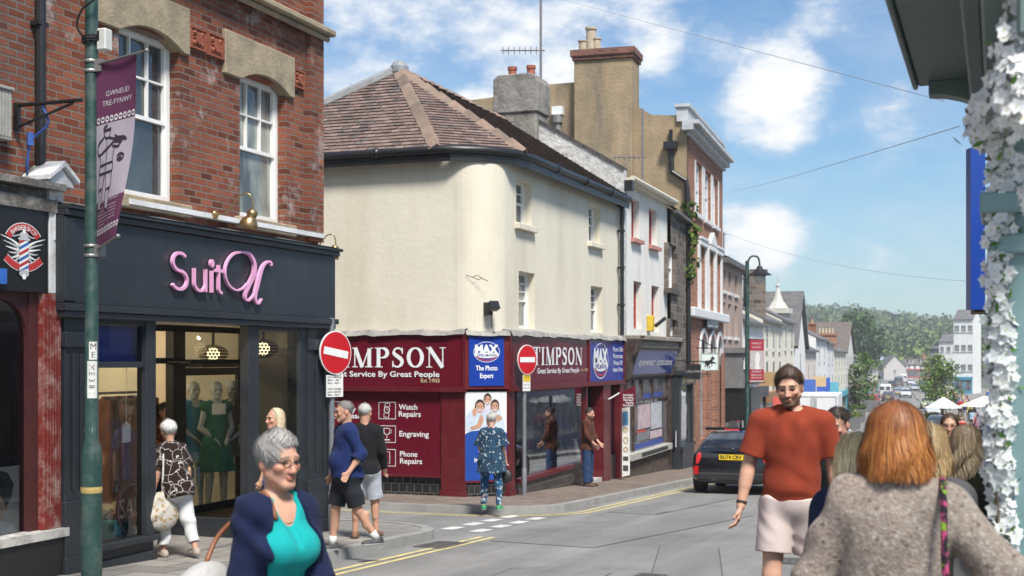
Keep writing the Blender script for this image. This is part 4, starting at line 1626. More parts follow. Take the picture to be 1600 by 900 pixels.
# banner, swung by the wind
ra=Vector((C_,S_,0))
fa=Vector((-S_,C_,0))
AX=Vector((lx,ly,0))
def bpt(px,py,dd):
 D=11.0+dd
 r=ray(px,py)
 return Vector((r.x*D,r.y*D,HC+r.z*D))
TL,TR,BR,BL=bpt(150.5,101,-.02),bpt(217,85,-.34),bpt(186,371,-.42),bpt(151,390,-.02)
bo=thing('street_banner','purple festival banner with a drawn figure hanging from the green lamp column','banner',BL)
def B_(u,v,off=0.0):
 """u across from the pole 0..1, v up 0..1"""
 a=BL+(BR-BL)*u
 b=TL+(TR-TL)*u
 p=a+(b-a)*v
 n=(TR-TL).cross(TL-BL).normalized()
 s=.035*math.sin(v*5+u*2)*u
 return tuple(p+n*(s)-(p-Vector((0,0,HC))).normalized()*off-BL)
PURP=M('banner_purple',(.115,.028,.08),.75,.12,4)
LAV=M('banner_lavender',(.40,.36,.43),.75,.08,4)
mb=MB()
nu,nv=8,24
for j in range(nv):
 for i in range(nu):
  v0,v1=j/nv,(j+1)/nv
  m=1 if .27<(v0+v1)/2<.675 else 0
  mb.quad(B_(i/nu,v0),B_((i+1)/nu,v0),B_((i+1)/nu,v1),B_(i/nu,v1),m)
mb.build('cloth',[PURP,LAV],bo)
for v,dv in((1.0,.0),(0.0,.0)):
 mb=MB()
 a,b=Vector(B_(-.06,v)),Vector(B_(1.28 if v else 1.1,v))
 mb.tube([a,b],.011,7)
 mb.ball(b,.018,8)
 mb.build('arm',M('galvanised',(0,0,0)),bo)
BW=M('banner_white',(.6,.58,.62),.7)
BK=M('banner_ink',(.03,.02,.035),.7)
mb=MB()
fn=lambda X_,Y_,Z_:B_(X_,Z_,.006)
mb.text('GWNEUD',.52,.815,.028,w=.58,fn=fn,align='C')
mb.text('TRE-FYNWY',.52,.763,.028,w=.74,fn=fn,align='C')
mb.text('CHARLES ROLLS',.45,.235,.016,w=.74,fn=fn,align='C')
for k,s_ in enumerate(('Born in London','to Lord and Lady of','Monmouth, lived at','The Hendre, set out','to fly the channel','and back')):
 mb.text(s_,.06,.205-k*.018,.009,w=.72 if k<5 else .3,fn=fn)
for v in(.69,.085):
 for i in range(9):
  u=.06+i*.11
  mb.ribbon([(u+.04*math.cos(a*.63),v+.012*math.sin(a*.63))for a in range(10)],.012,closed=True)
  # the rings above were laid in u,v: lift them on to the cloth
mb.v=[B_(p[0],p[2],.006)if(abs(p[1])<1e-9 and 0<=p[0]<=1.1 and .05<=p[2]<=.75)else p for p in mb.v]
mb.build('lettering',BW,bo)
mb=MB()
def line(pts,w=.014):
 pts=smooth(pts,4)
 q=MB()
 q.ribbon(pts,w)
 mb.add([B_(p[0],p[2],.007)for p in q.v],q.f)
figure=[[(.30,.655),(.24,.65),(.2,.635),(.26,.63),(.4,.633)],[(.24,.63),(.22,.605),(.28,.585),(.36,.59),(.38,.63)],[(.22,.59),(.08,.565),(.04,.53),(.1,.50),(.3,.525),(.48,.555)],[(.36,.585),(.55,.565),(.66,.55),(.62,.525),(.46,.535)],[(.12,.5),(.14,.45),(.1,.40),(.3,.395),(.52,.40),(.5,.46),(.52,.52)],[(.3,.57),(.32,.5),(.3,.4)],[(.12,.395),(.08,.33),(.1,.27),(.06,.22),(.02,.2)],[(.3,.39),(.24,.33),(.2,.27),(.14,.21),(.02,.2)],[(.32,.39),(.36,.32),(.34,.26),(.36,.2),(.42,.185),(.46,.2)],[(.5,.395),(.52,.33),(.46,.27),(.46,.2)],[(.45,.575),(.62,.565),(.82,.555)],[(.5,.59),(.6,.575),(.74,.57),(.8,.555)],[(.48,.56),(.58,.55),(.7,.545)],[(.62,.47),(.7,.48),(.8,.465),(.74,.445),(.64,.45),(.62,.47)],[(.66,.46),(.74,.455)],[(.1,.31),(.2,.315)],[(.36,.3),(.48,.305)],[(.14,.44),(.5,.445)]]
for ln_ in figure:
 line(ln_)
mb.build('drawing',BK,bo)
mb=MB()
pale=[[(.12,.395),(.5,.395),(.52,.52),(.62,.53),(.6,.56),(.36,.59),(.22,.59),(.06,.54),(.13,.49)],[(.1,.39),(.3,.39),(.2,.27),(.12,.21),(.05,.22)],[(.33,.39),(.5,.39),(.46,.2),(.36,.2)]]
for pg in pale:
 mb.poly([B_(u,v,.005)for u,v in pg])
mb.build('figure_fill',M('banner_pale',(.42,.39,.45),.75),bo)
# ================================================================ the corner shop across the side street
CX,CY=-8.6,22.77
CUT=.633
FR=Frame(CX,CY,0,R(90))
FL=Frame(CX,CY,0,0)
FC=Frame(CX-CUT,CY,0,R(45))
corner=thing('corner_shop_building','cream rendered corner building with maroon shop fronts and a tiled hipped roof','building',(CX,CY,gz(CX,CY)))
CI=Matrix.Translation((-CX,-CY,-gz(CX,CY)))
def cb(mb,F,name,mats,parent=None,**k):
 """build a part given in facade F's coordinates under the corner building (or another thing at its origin)"""
 return mb.xf(CI@F.M).build(name,mats,parent or corner,**k)
W0=Matrix.Identity(4)
class _W:
 M=W0
CREAM=M('cream_render',(.66,.62,.51),.85,.05,1.2,bump=.003,bscale=9,stain=(.36,.30,.2),stain_amt=.35,stain_scale=.9,streak=True)
MAROON=M('maroon_paint',(.105,.009,.014),.35,.15,3,stain=(.2,.05,.05),stain_amt=.3,stain_scale=4)
MARBRD=M('maroon_acrylic',(.115,.007,.018),.14,.06,1.5)
MAXB=M('max_blue_board',(.012,.045,.30),.16,.08,1.5)
LETW=M('letter_white',(.76,.77,.79),.45,.05)
CZB=HC+.46
CZA=HC-.57
ZE=HC+3.86
YEND=FR.x(975)
WALL=.12
RC=.80
mb=MB()
wins=[]
for a,b,t_,bt in((806.5,831,278,348),(920,938,318,377),(810.5,836,423,513),(923,942,446,519)):
 xm=(FR.x(a,WALL)+FR.x(b,WALL))/2
 pm=(a+b)/2
 z1,z0=FR.z(a,t_,WALL),FR.z(a,bt,WALL)
 wins.append((FR.x(a,WALL),FR.x(b,WALL),z0,z1))
xr0=RC
mb.wall(xr0,YEND,CZB-.3,ZE,wins,WALL,reveal=.22)
# left wall and the rounded corner (in FR's frame: x along +Y, y towards -X)
n=14
pts=[(RC-RC*math.sin(R(90*i/n)),WALL+RC-RC*math.cos(R(90*i/n)))for i in range(n+1)]
pts.append((0,8.2))
pts=[(p[0]+(WALL if i else 0)*(1 if i>n*.99 else i/n),p[1])for i,p in enumerate(pts)]
for p,q in zip(pts[:-1],pts[1:]):
 mb.quad((q[0],q[1],CZB-.3),(p[0],p[1],CZB-.3),(p[0],p[1],ZE),(q[0],q[1],ZE))
mb.quad((.0,8.2,-2),(YEND,8.2,-2),(YEND,8.2,ZE),(.0,8.2,ZE))
mb.quad((YEND,WALL,-2),(YEND,8.2,-2),(YEND,8.2,ZE),(YEND,WALL,ZE))
w_=cb(mb,FR,'wall',CREAM)
for f in w_.data.polygons:
 f.use_smooth=True
w_.data.set_sharp_from_angle(angle=R(30))
for i,W in enumerate(wins):
 tmp=fthing('tmp',None,None,FR)
 s_=sash(tmp,W[0],W[1]-.0,W[2],W[3],WALL+.16,(2,2 if i<2 else 3),(2,1),fw=.05,pane=PANE if i!=2 else PANE_C)
 s_.parent=corner
 s_.matrix_parent_inverse=Matrix.Identity(4)
 s_.location=(0,0,-gz(CX,CY))
 s_.rotation_euler=(0,0,R(90))
 bpy.data.objects.remove(tmp)
 mb=MB()
 if i<2:
  mb.box(W[0]-.1,W[1]+.1,WALL-.1,WALL+.15,W[2]-.12,W[2]-.003)
  cb(mb,FR,'sill',CREAM,bevel=.01)
  # roof of small plain tiles, laid tile by tile
def clip(poly,a,b,c):
 """keep the part of a 2-D polygon where a*x+b*y >= c"""
 out=[]
 for i in range(len(poly)):
  p,q=poly[i],poly[(i+1)%len(poly)]
  dp,dq=a*p[0]+b*p[1]-c,a*q[0]+b*q[1]-c
  if dp>=0:
   out.append(p)
  if(dp>0>dq)or(dp<0<dq):
   t=dp/(dp-dq)
   out.append((p[0]+(q[0]-p[0])*t,p[1]+(q[1]-p[1])*t))
 return out
def tiles(mb,pts3,row=.12,tw=.19,lift=.022,nm=4,seed=1):
 """tile a planar slope; pts3[0]->pts3[1] is the eave"""
 rg=random.Random(seed)
 p=[Vector(q)for q in pts3]
 u=(p[1]-p[0]).normalized()
 nrm=u.cross(p[2]-p[0]).normalized()
 v=nrm.cross(u)
 P2=[((q-p[0]).dot(u),(q-p[0]).dot(v))for q in p]
 vmax=max(q[1]for q in P2)
 k=0
 while k*row<vmax:
  v0,v1=k*row,(k+1)*row
  band=clip(clip(P2,0,1,v0),0,-1,-v1)
  if len(band)>2:
   a,b=min(q[0]for q in band),max(q[0]for q in band)
   x=math.floor(a/tw)*tw-(tw/2 if k%2 else 0)
   while x<b:
    c=clip(clip(band,1,0,x+.003),-1,0,-(x+tw-.003))
    if len(c)>2:
     j=lift*(.8+.5*rg.random())
     m=rg.choice(range(nm))if rg.random()<.8 else 0
     f=lambda q:p[0]+u*q[0]+v*q[1]+nrm*(j*(1-(q[1]-v0)/row)+.004)
     mb.poly([tuple(f(q))for q in c],m)
     lo=[q for q in c if abs(q[1]-v0)<1e-6]
     if len(lo)==2:
      lo.sort()
      A,B=f(lo[0]),f(lo[1])
      mb.quad(tuple(A-nrm*(j+.004)),tuple(B-nrm*(j+.004)),tuple(B),tuple(A),m)
    x+=tw
  k+=1
ZG=ZE+.05
A_,B_c,C_c,D_=Vector((-14.8,CY-.12,ZG)),Vector((-9.75,CY-.12,ZG)),Vector((-8.42,CY+1.0,ZG)),Vector((-8.42,CY+YEND,ZG))
AP=Vector((-11.6,25.0,HC+5.95))
QP=Vector((-11.6,CY+YEND,HC+5.95))
TM=[M('tile_mauve',(.18,.125,.11),.8,.25,9),M('tile_brown',(.15,.105,.088),.8,.25,9),M('tile_pink',(.22,.155,.138),.8,.2,9),M('tile_dark',(.10,.075,.072),.85,.3,9,stain=(.22,.22,.18),stain_scale=6)]
TD=[M('tile_moss',(.10,.07,.05),.9,.3,5,stain=(.05,.045,.03)),M('tile_umber',(.13,.085,.06),.9,.3,5),M('tile_soot',(.07,.055,.045),.9,.3,5),M('tile_rust',(.16,.09,.06),.9,.3,5)]
mb=MB()
tiles(mb,[A_,B_c,AP],seed=1)
tiles(mb,[B_c,C_c,AP],seed=2)
rf=cb(mb,_W,'roof',TM)
mb=MB()
tiles(mb,[C_c,D_,QP,AP],seed=3)
mb.poly([tuple(v-Vector((0,0,.02)))for v in(C_c,D_,QP,AP)],2)
bk=[Vector((-14.8,CY+YEND,ZG)),A_,AP,QP]
mb.poly([tuple(v)for v in bk],2)
cb(mb,_W,'roof_slope',TD)
HT=[M('hip_tile',(.25,.175,.135),.85,.25,5,stain=(.12,.11,.09)),M('hip_tile_dark',(.17,.125,.10),.85,.25,5)]
def ridge_tiles(a,b,r=.12,step=.42,name='ridge_tiles'):
 mb=MB()
 n=max(1,int((b-a).length/step))
 d=(b-a).normalized()
 s=d.cross(Vector((0,0,1))).normalized()
 uu_=s.cross(d)
 for i in range(n):
  p,q=a+(b-a)*(i/n),a+(b-a)*((i+1)/n)
  k0,k1=.05,.02
  prof=[(-r*1.25,-.07),(0,.05),(r*1.25,-.07)]
  V=[tuple(p+s*x+uu_*(z+k1))for x,z in prof]+[tuple(q+s*x+uu_*(z+k0))for x,z in prof]
  V+=[tuple(p+s*x+uu_*(z+k1-.03))for x,z in prof]+[tuple(q+s*x+uu_*(z+k0-.03))for x,z in prof]
  mb.add(V,[(1,0,3,4),(2,1,4,5),(3,9,10,4),(4,10,11,5),(0,1,7,6),(1,2,8,7)],random.choice((0,0,1)))
 return cb(mb,_W,name,HT,rf if False else corner)
ridge_tiles(B_c,AP,name='hip_tiles')
ridge_tiles(C_c,AP,name='hip_tiles')
ridge_tiles(AP,QP)
mb=MB()
d=(A_-AP)
mb.tube([AP+Vector((0,0,.03)),A_+Vector((0,0,.03))],.10,6)
mb.ball(AP,.2,10)
cb(mb,_W,'lead_hip',LEAD)
mb=MB()
gp=[(-16.5,CY-.1,ZE)]+[(-9.75,CY-.1,ZE)]+[tuple(Vector((-9.5,CY-.08,ZE)).lerp(Vector((-8.5,CY+.85,ZE)),0))]+[(-8.95,CY+.25,ZE),(-8.52,CY+.85,ZE),(-8.45,CY+1.4,ZE),(-8.45,CY+YEND-.05,ZE)]
mb.tube(gp,.085,8)
gq=[(x,y,z-.12)for x,y,z in gp]
for a,b in zip(gq[:-1],gq[1:]):
 mb.quad((a[0],a[1],a[2]-.1),(b[0],b[1],b[2]-.1),(b[0],b[1],b[2]+.1),(a[0],a[1],a[2]+.1))
for x,y in((-11,CY-.1),(-12.8,CY-.1),(-8.45,CY+3),(-8.45,CY+5),(-8.45,CY+7)):
 mb.ball((x,y,ZE),.11,8)
cb(mb,_W,'gutter',BLACKP,smooth=True)
mb=MB()
pxx=FR.x(972,0)
mb.tube([(pxx,.0,ZE-.02),(pxx,.0,CZB+.1)],.05,8)
mb.box(pxx-.09,pxx+.09,-.1,.1,ZE-.18,ZE+.05)
for zz in(3.0,3.9,4.8):
 mb.box(pxx-.07,pxx+.07,-.06,.1,zz,zz+.05)
cb(mb,FR,'downpipe',BLACKP)
# chimney on the far ridge end
FK=Frame(-11.6,31.3,0,0)
ch0,ch1=FK.x(773),FK.x(838)
czt,czb=FK.z(800,116),FK.z(800,250)
CEM=M('weathered_cement',(.25,.235,.215),.9,.3,3,bump=.015,bscale=12,stain=(.07,.065,.06),stain_amt=.85,stain_scale=2.5)
mb=MB()
cm=(czt+czb)/2+.1
mb.prism([(ch0,czb),(ch1,czb),(ch1,cm),(ch0,cm)],0.0,.9)
mb.prism([(ch0-.03,cm+.001),(ch1+.05,cm+.001),(ch1+.06,czt-.22),(ch1-.02,czt-.06),(ch1-.15,czt),(ch0+.1,czt),(ch0-.03,czt-.1)],-.05,.95)
chm=cb(mb,FK,'chimney',CEM,bevel=.03)
POT=M('terracotta_pot',(.33,.10,.055),.8,.25,8)
for px in(791,820.5):
 mb=MB()
 mb.lathe([(.11,0),(.1,.2),(.12,.22),(.12,.3),(.09,.3),(.08,.1)],(FK.x(px),.45,czt-.02),n=14)
 cb(mb,FK,'chimney_pot',POT,smooth=True,auto=40)
 # --- fascias
RAG=M('ragged_flashing',(.30,.29,.27),.8,.3,8,stain=(.08,.08,.08),stain_scale=6)
def flashing(F,x0,x1,name='lead_flashing'):
 mb=MB()
 n=max(4,int((x1-x0)/.18))
 h=[random.uniform(.03,.09)for _ in range(n+1)]
 o=[random.uniform(-.03,.01)for _ in range(n+1)]
 for i in range(n):
  a,b=x0+(x1-x0)*i/n,x0+(x1-x0)*(i+1)/n
  mb.quad((a,-.06+o[i],CZB-.02+o[i]),(b,-.06+o[i+1],CZB-.02+o[i+1]),(b,-.02,CZB+h[i+1]),(a,-.02,CZB+h[i]))
  mb.quad((a,-.02,CZB+h[i]),(b,-.02,CZB+h[i+1]),(b,WALL+.1,CZB+h[i+1]+.04),(a,WALL+.1,CZB+h[i]+.04))
 cb(mb,F,name,RAG)
def serif(mb,word,x,z,h,w,y,m=0):
 """bookish roman capitals made of thick and thin strokes"""
 T,th=.21,.065
 adv={'T':.9,'I':.5,'M':1.22,'P':.84,'S':.72,'O':1.0,'N':1.08}
 tot=sum(adv[c]for c in word)+.1*(len(word)-1)
 k=w/tot
 e=[0]
 def st(pts,ws,X):
  e[0]+=1
  mb.ribbon([(x+(X+p[0])*k,z+p[1]*h)for p in pts],[q*k for q in ws]if isinstance(ws,list)else ws*k,y-.0004*(e[0]%6),m)
 def rect(a,b,c,d,X):
  e[0]+=1
  yy_=y-.0004*(e[0]%6)
  mb.quad((x+(X+a)*k,yy_,z+c*h),(x+(X+b)*k,yy_,z+c*h),(x+(X+b)*k,yy_,z+d*h),(x+(X+a)*k,yy_,z+d*h),m)
 X=0
 s=.045
 for c in word:
  A=adv[c]
  if c=='T':
   rect(A/2-T/2,A/2+T/2,0,.95,X);rect(.02,A-.02,.94,1,X);rect(.02,.1,.72,.95,X);rect(A-.1,A-.02,.72,.95,X);rect(A/2-.2,A/2+.2,0,s,X)
  if c=='I':
   rect(A/2-T/2,A/2+T/2,0,1,X);rect(.04,A-.04,0,s,X);rect(.04,A-.04,1-s,1,X)
  if c=='M':
   rect(.14,.14+th,0,1,X);rect(A-.2-T*.6,A-.2+T*.4,0,1,X);st([(.2,1),(.6,0)],T,X);st([(.6,0),(A-.24,1)],th,X)
   rect(.02,.34,0,s,X);rect(A-.46,A-.02,0,s,X);rect(.02,.3,1-s,1,X);rect(A-.34,A-.02,1-s,1,X)
  if c=='P':
   rect(.1,.1+T,0,1,X);rect(.0,.44,0,s,X);rect(.0,.4,1-s,1,X)
   arc_=[(.4+.3*math.sin(R(a)),.73+.24*math.cos(R(a)))for a in range(0,181,15)]
   st([(.3,.97)]+arc_+[(.3,.49)],[th]+[th+(T-th)*math.sin(R(a))for a in range(0,181,15)]+[th],X)
  if c=='S':
   p=smooth([(.6,.78),(.5,.93),(.34,.97),(.16,.88),(.14,.7),(.34,.55),(.54,.4),(.58,.22),(.44,.06),(.28,.03),(.12,.1),(.06,.26)],3)
   n_=len(p)
   st(p,[th+(T-th)*(math.sin(math.pi*i/(n_-1))**2 if .3<i/n_<.7 else .35*math.sin(math.pi*i/(n_-1)))for i in range(n_)],X)
   rect(.57,.63,.68,.99,X);rect(.04,.1,.01,.32,X)
  if c=='O':
   p=[(A/2+(A/2-.13)*math.cos(R(a)),.5+.47*math.sin(R(a)))for a in range(0,360,12)]
   e[0]+=1
   mb.ribbon([(x+(X+q[0])*k,z+q[1]*h)for q in p],[k*(th+(T-th)*abs(math.cos(R(a))))for a in range(0,360,12)],y,m,closed=True)
  if c=='N':
   rect(.14,.14+th,0,1,X);rect(A-.2,A-.2+th,0,1,X);st([(.16,1),(A-.18,0)],T,X);rect(.0,.34,0,s,X);rect(.0,.26,1-s,1,X);rect(A-.34,A-.0,1-s,1,X)
  X+=A+.1
def board(F,x0,x1,z0,z1,name,mat,y=-.0,d=.1,frame=None,parent=None):
 mb=MB()
 mb.box(x0,x1,y,y+d,z0,z1)
 o=cb(mb,F,name,mat,parent)
 if frame:
  mb=MB()
  t=.045
  mb.box(x0,x1,y-.03,y-.001,z0,z0+t);mb.box(x0,x1,y-.03,y-.001,z1-t,z1)
  mb.box(x0,x0+t,y-.03,y-.001,z0+t,z1-t);mb.box(x1-t,x1,y-.03,y-.001,z0+t,z1-t)
  cb(mb,F,'frame',frame).parent=o
 return o
def lettered(F,mb,parent,mat=None,name='lettering'):
 o=cb(mb,F,name,mat or LETW)
 o.parent=parent
 return o
lx0=-7.8
fl1=FL.x(727)
fa1=board(FL,lx0,fl1,CZA,CZB,'fascia',MARBRD,frame=MAROON)
mb=MB()
mb.box(lx0,fl1+.01,-.06,.1,CZA-.05,CZA-.001)
cb(mb,FL,'fascia_moulding',MAROON)
tx0,tx1=FL.x(507),FL.x(697)
mb=MB()
serif(mb,'TIMPSON',tx0,FL.z(620,574),FL.z(620,543)-FL.z(620,574),tx1-tx0,-.012)
mb.text('Great Service By Great People',FL.x(510),FL.z(600,588.5),.1,w=FL.x(687)-FL.x(510),y=-.012,bold=.018)
lettered(FL,mb,fa1)
mb=MB()
mb.text('Est 1903',FL.x(687),FL.z(670,597.5),.07,w=FL.x(687)-FL.x(658),y=-.012,align='R',bold=.01)
lettered(FL,mb,fa1,M('letter_gold',(.62,.50,.30),.5))
flashing(FL,lx0,fl1)
# chamfer: blue photo sign above, poster below
cw=CUT*math.sqrt(2)
fc=board(FC,.0,cw,CZA,CZB,'fascia',MAROON,y=.0)
mx=board(FC,.07,cw-.12,CZA+.06,CZB-.05,'sign_board',MAXB,y=-.02,d=.015)
flashing(FC,.0,cw)
def max_logo(F,mb,cx,cz,r,y,rz=None):
 rz=rz or r*.72
 mb.ribbon([(cx+r*math.cos(R(a)),cz+rz*math.sin(R(a)))for a in range(0,360,10)],r*.035,y,0,closed=True)
 mb.text('MAX',cx,cz-rz*.12,rz*.78,w=r*1.82,y=y-.002,align='C',bold=.055)
 lens=[(cx+r*.97*math.cos(R(a)),cz-rz*.22+rz*.16*math.sin(R(a)))for a in range(0,181,15)]+[(cx-r*.97*math.cos(R(a)),cz-rz*.22-rz*.38*math.sin(R(a)))for a in range(15,180,15)]
 mb.poly([(p[0],y-.001,p[1])for p in lens],0)
 mb.text('SPIELMANN',cx,cz-rz*.45,rz*.26,w=r*1.5,y=y-.003,m=1,align='C',bold=.02)
 mb.ribbon([(cx+r*.86*math.cos(R(a)),cz-rz*.1+rz*.72*math.sin(R(a)))for a in range(208,333,6)],rz*.07,y-.0025,2)
MXM=[LETW,M('max_navy',(.02,.04,.2),.5),M('max_red',(.6,.05,.02),.5)]
mb=MB()
mc=(.07+cw-.12)/2
max_logo(FC,mb,mc,FC.z(760,550),.26,-.024)
mb.text('The Photo',mc,FC.z(760,578.5),.085,w=.44,y=-.024,align='C',bold=.02)
mb.text('Expert',mc,FC.z(760,590.5),.085,w=.27,y=-.024,align='C',bold=.02)
lettered(FC,mb,mx,MXM)
# right fascia
fr1=YEND-.02
xb_=FR.x(920)
fa2=board(FR,CUT,xb_-.002,CZA,CZB,'fascia',MARBRD,frame=MAROON)
mb=MB()
mb.box(CUT,fr1,-.06,.1,CZA-.05,CZA-.001)
cb(mb,FR,'fascia_moulding',MAROON)
mb=MB()
serif(mb,'TIMPSON',FR.x(832),FR.z(870,570),FR.z(870,543)-FR.z(870,570),FR.x(909)-FR.x(832),-.012)
mb.text('Great Service By Great People',FR.x(838.5),FR.z(870,582.5),.1,w=FR.x(904)-FR.x(838.5),y=-.012,bold=.018)
lettered(FR,mb,fa2)
mb=MB()
mb.text('Est 1903',FR.x(907),FR.z(912,580),.06,w=FR.x(918)-FR.x(907),y=-.012)
lettered(FR,mb,fa2,_MT['letter_gold'])
bx=board(FR,xb_,fr1,CZA,CZB,'sign_board',MAXB,frame=MAROON)
mb=MB()
max_logo(FR,mb,FR.x(938),FR.z(938,564),FR.x(949.5)-FR.x(938),-.012,.4)
for i,s_ in enumerate(('Photo Gifts','Portraits','Photo ID','Instant Prints')):
 mb.text(s_,FR.x(965),FR.z(965,549+i*10.5),.1,w=FR.x(972.5)-FR.x(957+(i==2)*2+(i==1)*1),y=-.012,align='C',bold=.01)
lettered(FR,mb,bx,MXM)
flashing(FR,CUT,fr1)
# --- below the fascia
GC=lambda F,x:F.ground(x)+PH
TILEM=M_brick('black_glazed_tile',(.02,.021,.022),(.035,.036,.038),(.16,.16,.155),bw=.16,bh=.16,ms=.006,soot=.0,rough=.25)
TILEB=M_brick('brown_glazed_tile',(.045,.04,.036),(.075,.066,.06),(.17,.165,.155),bw=.16,bh=.16,ms=.006,soot=.0,rough=.3)
zp0=FL.z(640,742)
mb=MB()
x0,x1=lx0,FL.x(688)
mb.box(x0,x1,.10,.2,min(GC(FL,x0),GC(FL,x1))-.3,zp0-.04)
cb(mb,FL,'tiled_plinth',TILEM)
pb=board(FL,x0,x1-.01,zp0,CZA-.052,'service_board',MARBRD,y=.06,d=.08)
mb=MB()
mb.box(x0,x1,.02,.2,zp0-.039,zp0-.001)
cb(mb,FL,'board_sill',MAROON)
mb=MB()
yi=.055
zz=lambda py:FL.z(640,py,yi)
xx=lambda px:FL.x(px,yi)
def iconbox(px0,px1,py0,py1):
 a,b,c,d=xx(px0),xx(px1),zz(py1),zz(py0)
 mb.ribbon([(a,c),(b,c),(b,d),(a,d)],.014,yi,closed=True)
def stroke(pts,w=.012):
 mb.ribbon([(xx(a),zz(b))for a,b in pts],w,yi-.001)
for py in(629,666,703):
 iconbox(592,618,py,py+26)
iconbox(505,532,629,655)
mb.ribbon([(xx(604.5)+.055*math.cos(R(a)),zz(641)+.06*math.sin(R(a)))for a in range(0,360,20)],.014,yi-.001,closed=True)
stroke([(601,637),(602,631),(609,630),(609,636)]);stroke([(600,646),(600,652),(607,653),(608,646)]);stroke([(604.5,638),(604.5,641),(607,642)],.008)
stroke([(600,670),(600,676),(603,680),(606,680),(609,676),(609,670),(600,670)]);stroke([(604.5,680),(604.5,686)]);stroke([(600,688),(609,688)],.02);stroke([(600,672),(597,672),(598,677),(602,679)],.008);stroke([(609,672),(612,672),(611,677),(607,679)],.008)
stroke([(600,707),(609,707),(609,725),(600,725),(600,706.5)]);stroke([(603,722),(606,722)],.01)
stroke([(517,633),(526,640),(510,650)]);stroke([(510,645),(526,650)])
for px,py,s_,e_ in((623,640,'Watch',652),(623,651,'Repairs',657.5),(624,682,'Engraving',670),(625,713.5,'Phone',652),(625,724.5,'Repairs',659.5),(537,644.5,'Dry',556),(537,655,'Cleaning',579)):
 mb.text(s_,xx(px),zz(py),.098,w=xx(e_)-xx(px),y=yi,bold=.016)
lettered(FL,mb,pb)
def col_(F,x0,x1,y=-.02,d=.3):
 mb=MB()
 g=min(GC(F,x0),GC(F,x1))-.15
 mb.box(x0,x1,y,y+d,g+.25,CZA-.052)
 mb.box(x0-.02,x1+.02,y-.025,y+d,g-.2,g+.249)
 cb(mb,F,'pilaster',MAROON,bevel=.006)
col_(FL,FL.x(688),fl1-.02,.02)
col_(FR,CUT+.03,FR.x(806.5),.02,.2)
pw0,pw1=.02,cw-.03
pz0=FC.z(750,751)
mb=MB()
mb.box(pw0,pw1,.08,.2,FC.ground(.3)-.2,pz0-.04)
cb(mb,FC,'tiled_plinth',TILEM)
po=board(FC,pw0,pw1,pz0,CZA-.052,'photo_poster',M('poster_white',(.68,.69,.70),.3,.05,2),y=.05,d=.06)
mb=MB()
mb.box(pw0,pw1,.04,.15,pz0-.039,pz0-.001)
cb(mb,FC,'poster_sill',MAROON)
ph=CZA-.052-pz0
Pp=lambda u,v:(pw0+(pw1-pw0)*u,pz0+ph*v)
def pblob(mb,pts,m,y,sm=True):
 q=[Pp(*p)for p in pts]
 if sm:
  q=smooth(q+q[:1],4)[:-1]
 mb.poly([(p[0],y,p[1])for p in q],m)
yb_=.046
mb=MB()
pblob(mb,[(0,0),(1,0),(1,.52)]+[(.5+.5*math.cos(R(a)),.52+.05*math.sin(R(a)))for a in range(20,180,20)]+[(0,.52)],0,yb_,False)
pblob(mb,[(.03,.565),(.02,.7),(.12,.79),(.3,.82),(.48,.78),(.5,.6),(.42,.573),(.2,.56)],1,yb_-.001)
pblob(mb,[(.56,.575),(.52,.74),(.68,.8),(.85,.76),(.95,.6),(.9,.55),(.7,.575)],1,yb_-.0015)
pblob(mb,[(.42,.6),(.4,.8),(.5,.86),(.62,.8),(.62,.62)],2,yb_-.0005)
for cx,cz,rx,rz,hr,big in((.35,.83,.105,.066,.02,1),(.71,.83,.095,.064,.03,1),(.535,.91,.085,.055,.02,0)):
 pblob(mb,[(cx+rx*1.12*math.cos(R(a)),cz+.012+rz*1.12*math.sin(R(a)))for a in range(-20,201,20)]+([(cx-rx*1.2,cz-.05),(cx-rx*.6,cz),(cx+rx*.6,cz),(cx+rx*1.2,cz-.06)]if hr>.025 else[]),4,yb_-.0016)
 pblob(mb,[(cx+rx*(.9+.06*math.sin(R(a)))*math.cos(R(a)),cz-.008+rz*.95*math.sin(R(a)))for a in range(0,360,24)],3,yb_-.002)
 pblob(mb,[(cx-rx*.5,cz-.024),(cx,cz-.03),(cx+rx*.5,cz-.024),(cx+rx*.25,cz-.042),(cx-rx*.25,cz-.042)],1,yb_-.0025)
 for s in(-1,1):
  pblob(mb,[(cx+s*rx*.4+.02*math.cos(R(a)),cz+.008+.006*math.sin(R(a)))for a in range(0,360,60)],4,yb_-.0026)
for pg in([(.16,.57),(.36,.6),(.44,.7),(.36,.74),(.28,.64),(.12,.6)],[(.2,.72),(.28,.76),(.22,.82),(.16,.78)],[(.66,.70),(.78,.74),(.88,.7),(.8,.66)]):
 pblob(mb,pg,3,yb_-.0028)
o=cb(mb,FC,'print',[M('poster_blue',(.012,.06,.30),.4,.05),M('poster_shirt_blue',(.50,.58,.70),.6),M('poster_shirt_lilac',(.55,.52,.62),.6),M('poster_skin2',(.48,.27,.18),.6,.15,12),M('poster_hair2',(.03,.02,.016),.6)])
o.parent=po
mb=MB()
for i,s_ in enumerate(('Portraits','Photo ID','Instant Prints','Photo Gifts')):
 q=Pp(.72,.44-i*.115)
 mb.text(s_,Pp(.32-(i==2)*.1,0)[0],q[1],.075,y=yb_-.002,bold=.02)
mb.disc(*Pp(.5,.535),.014,.014,yb_-.002)
lettered(FC,mb,po)
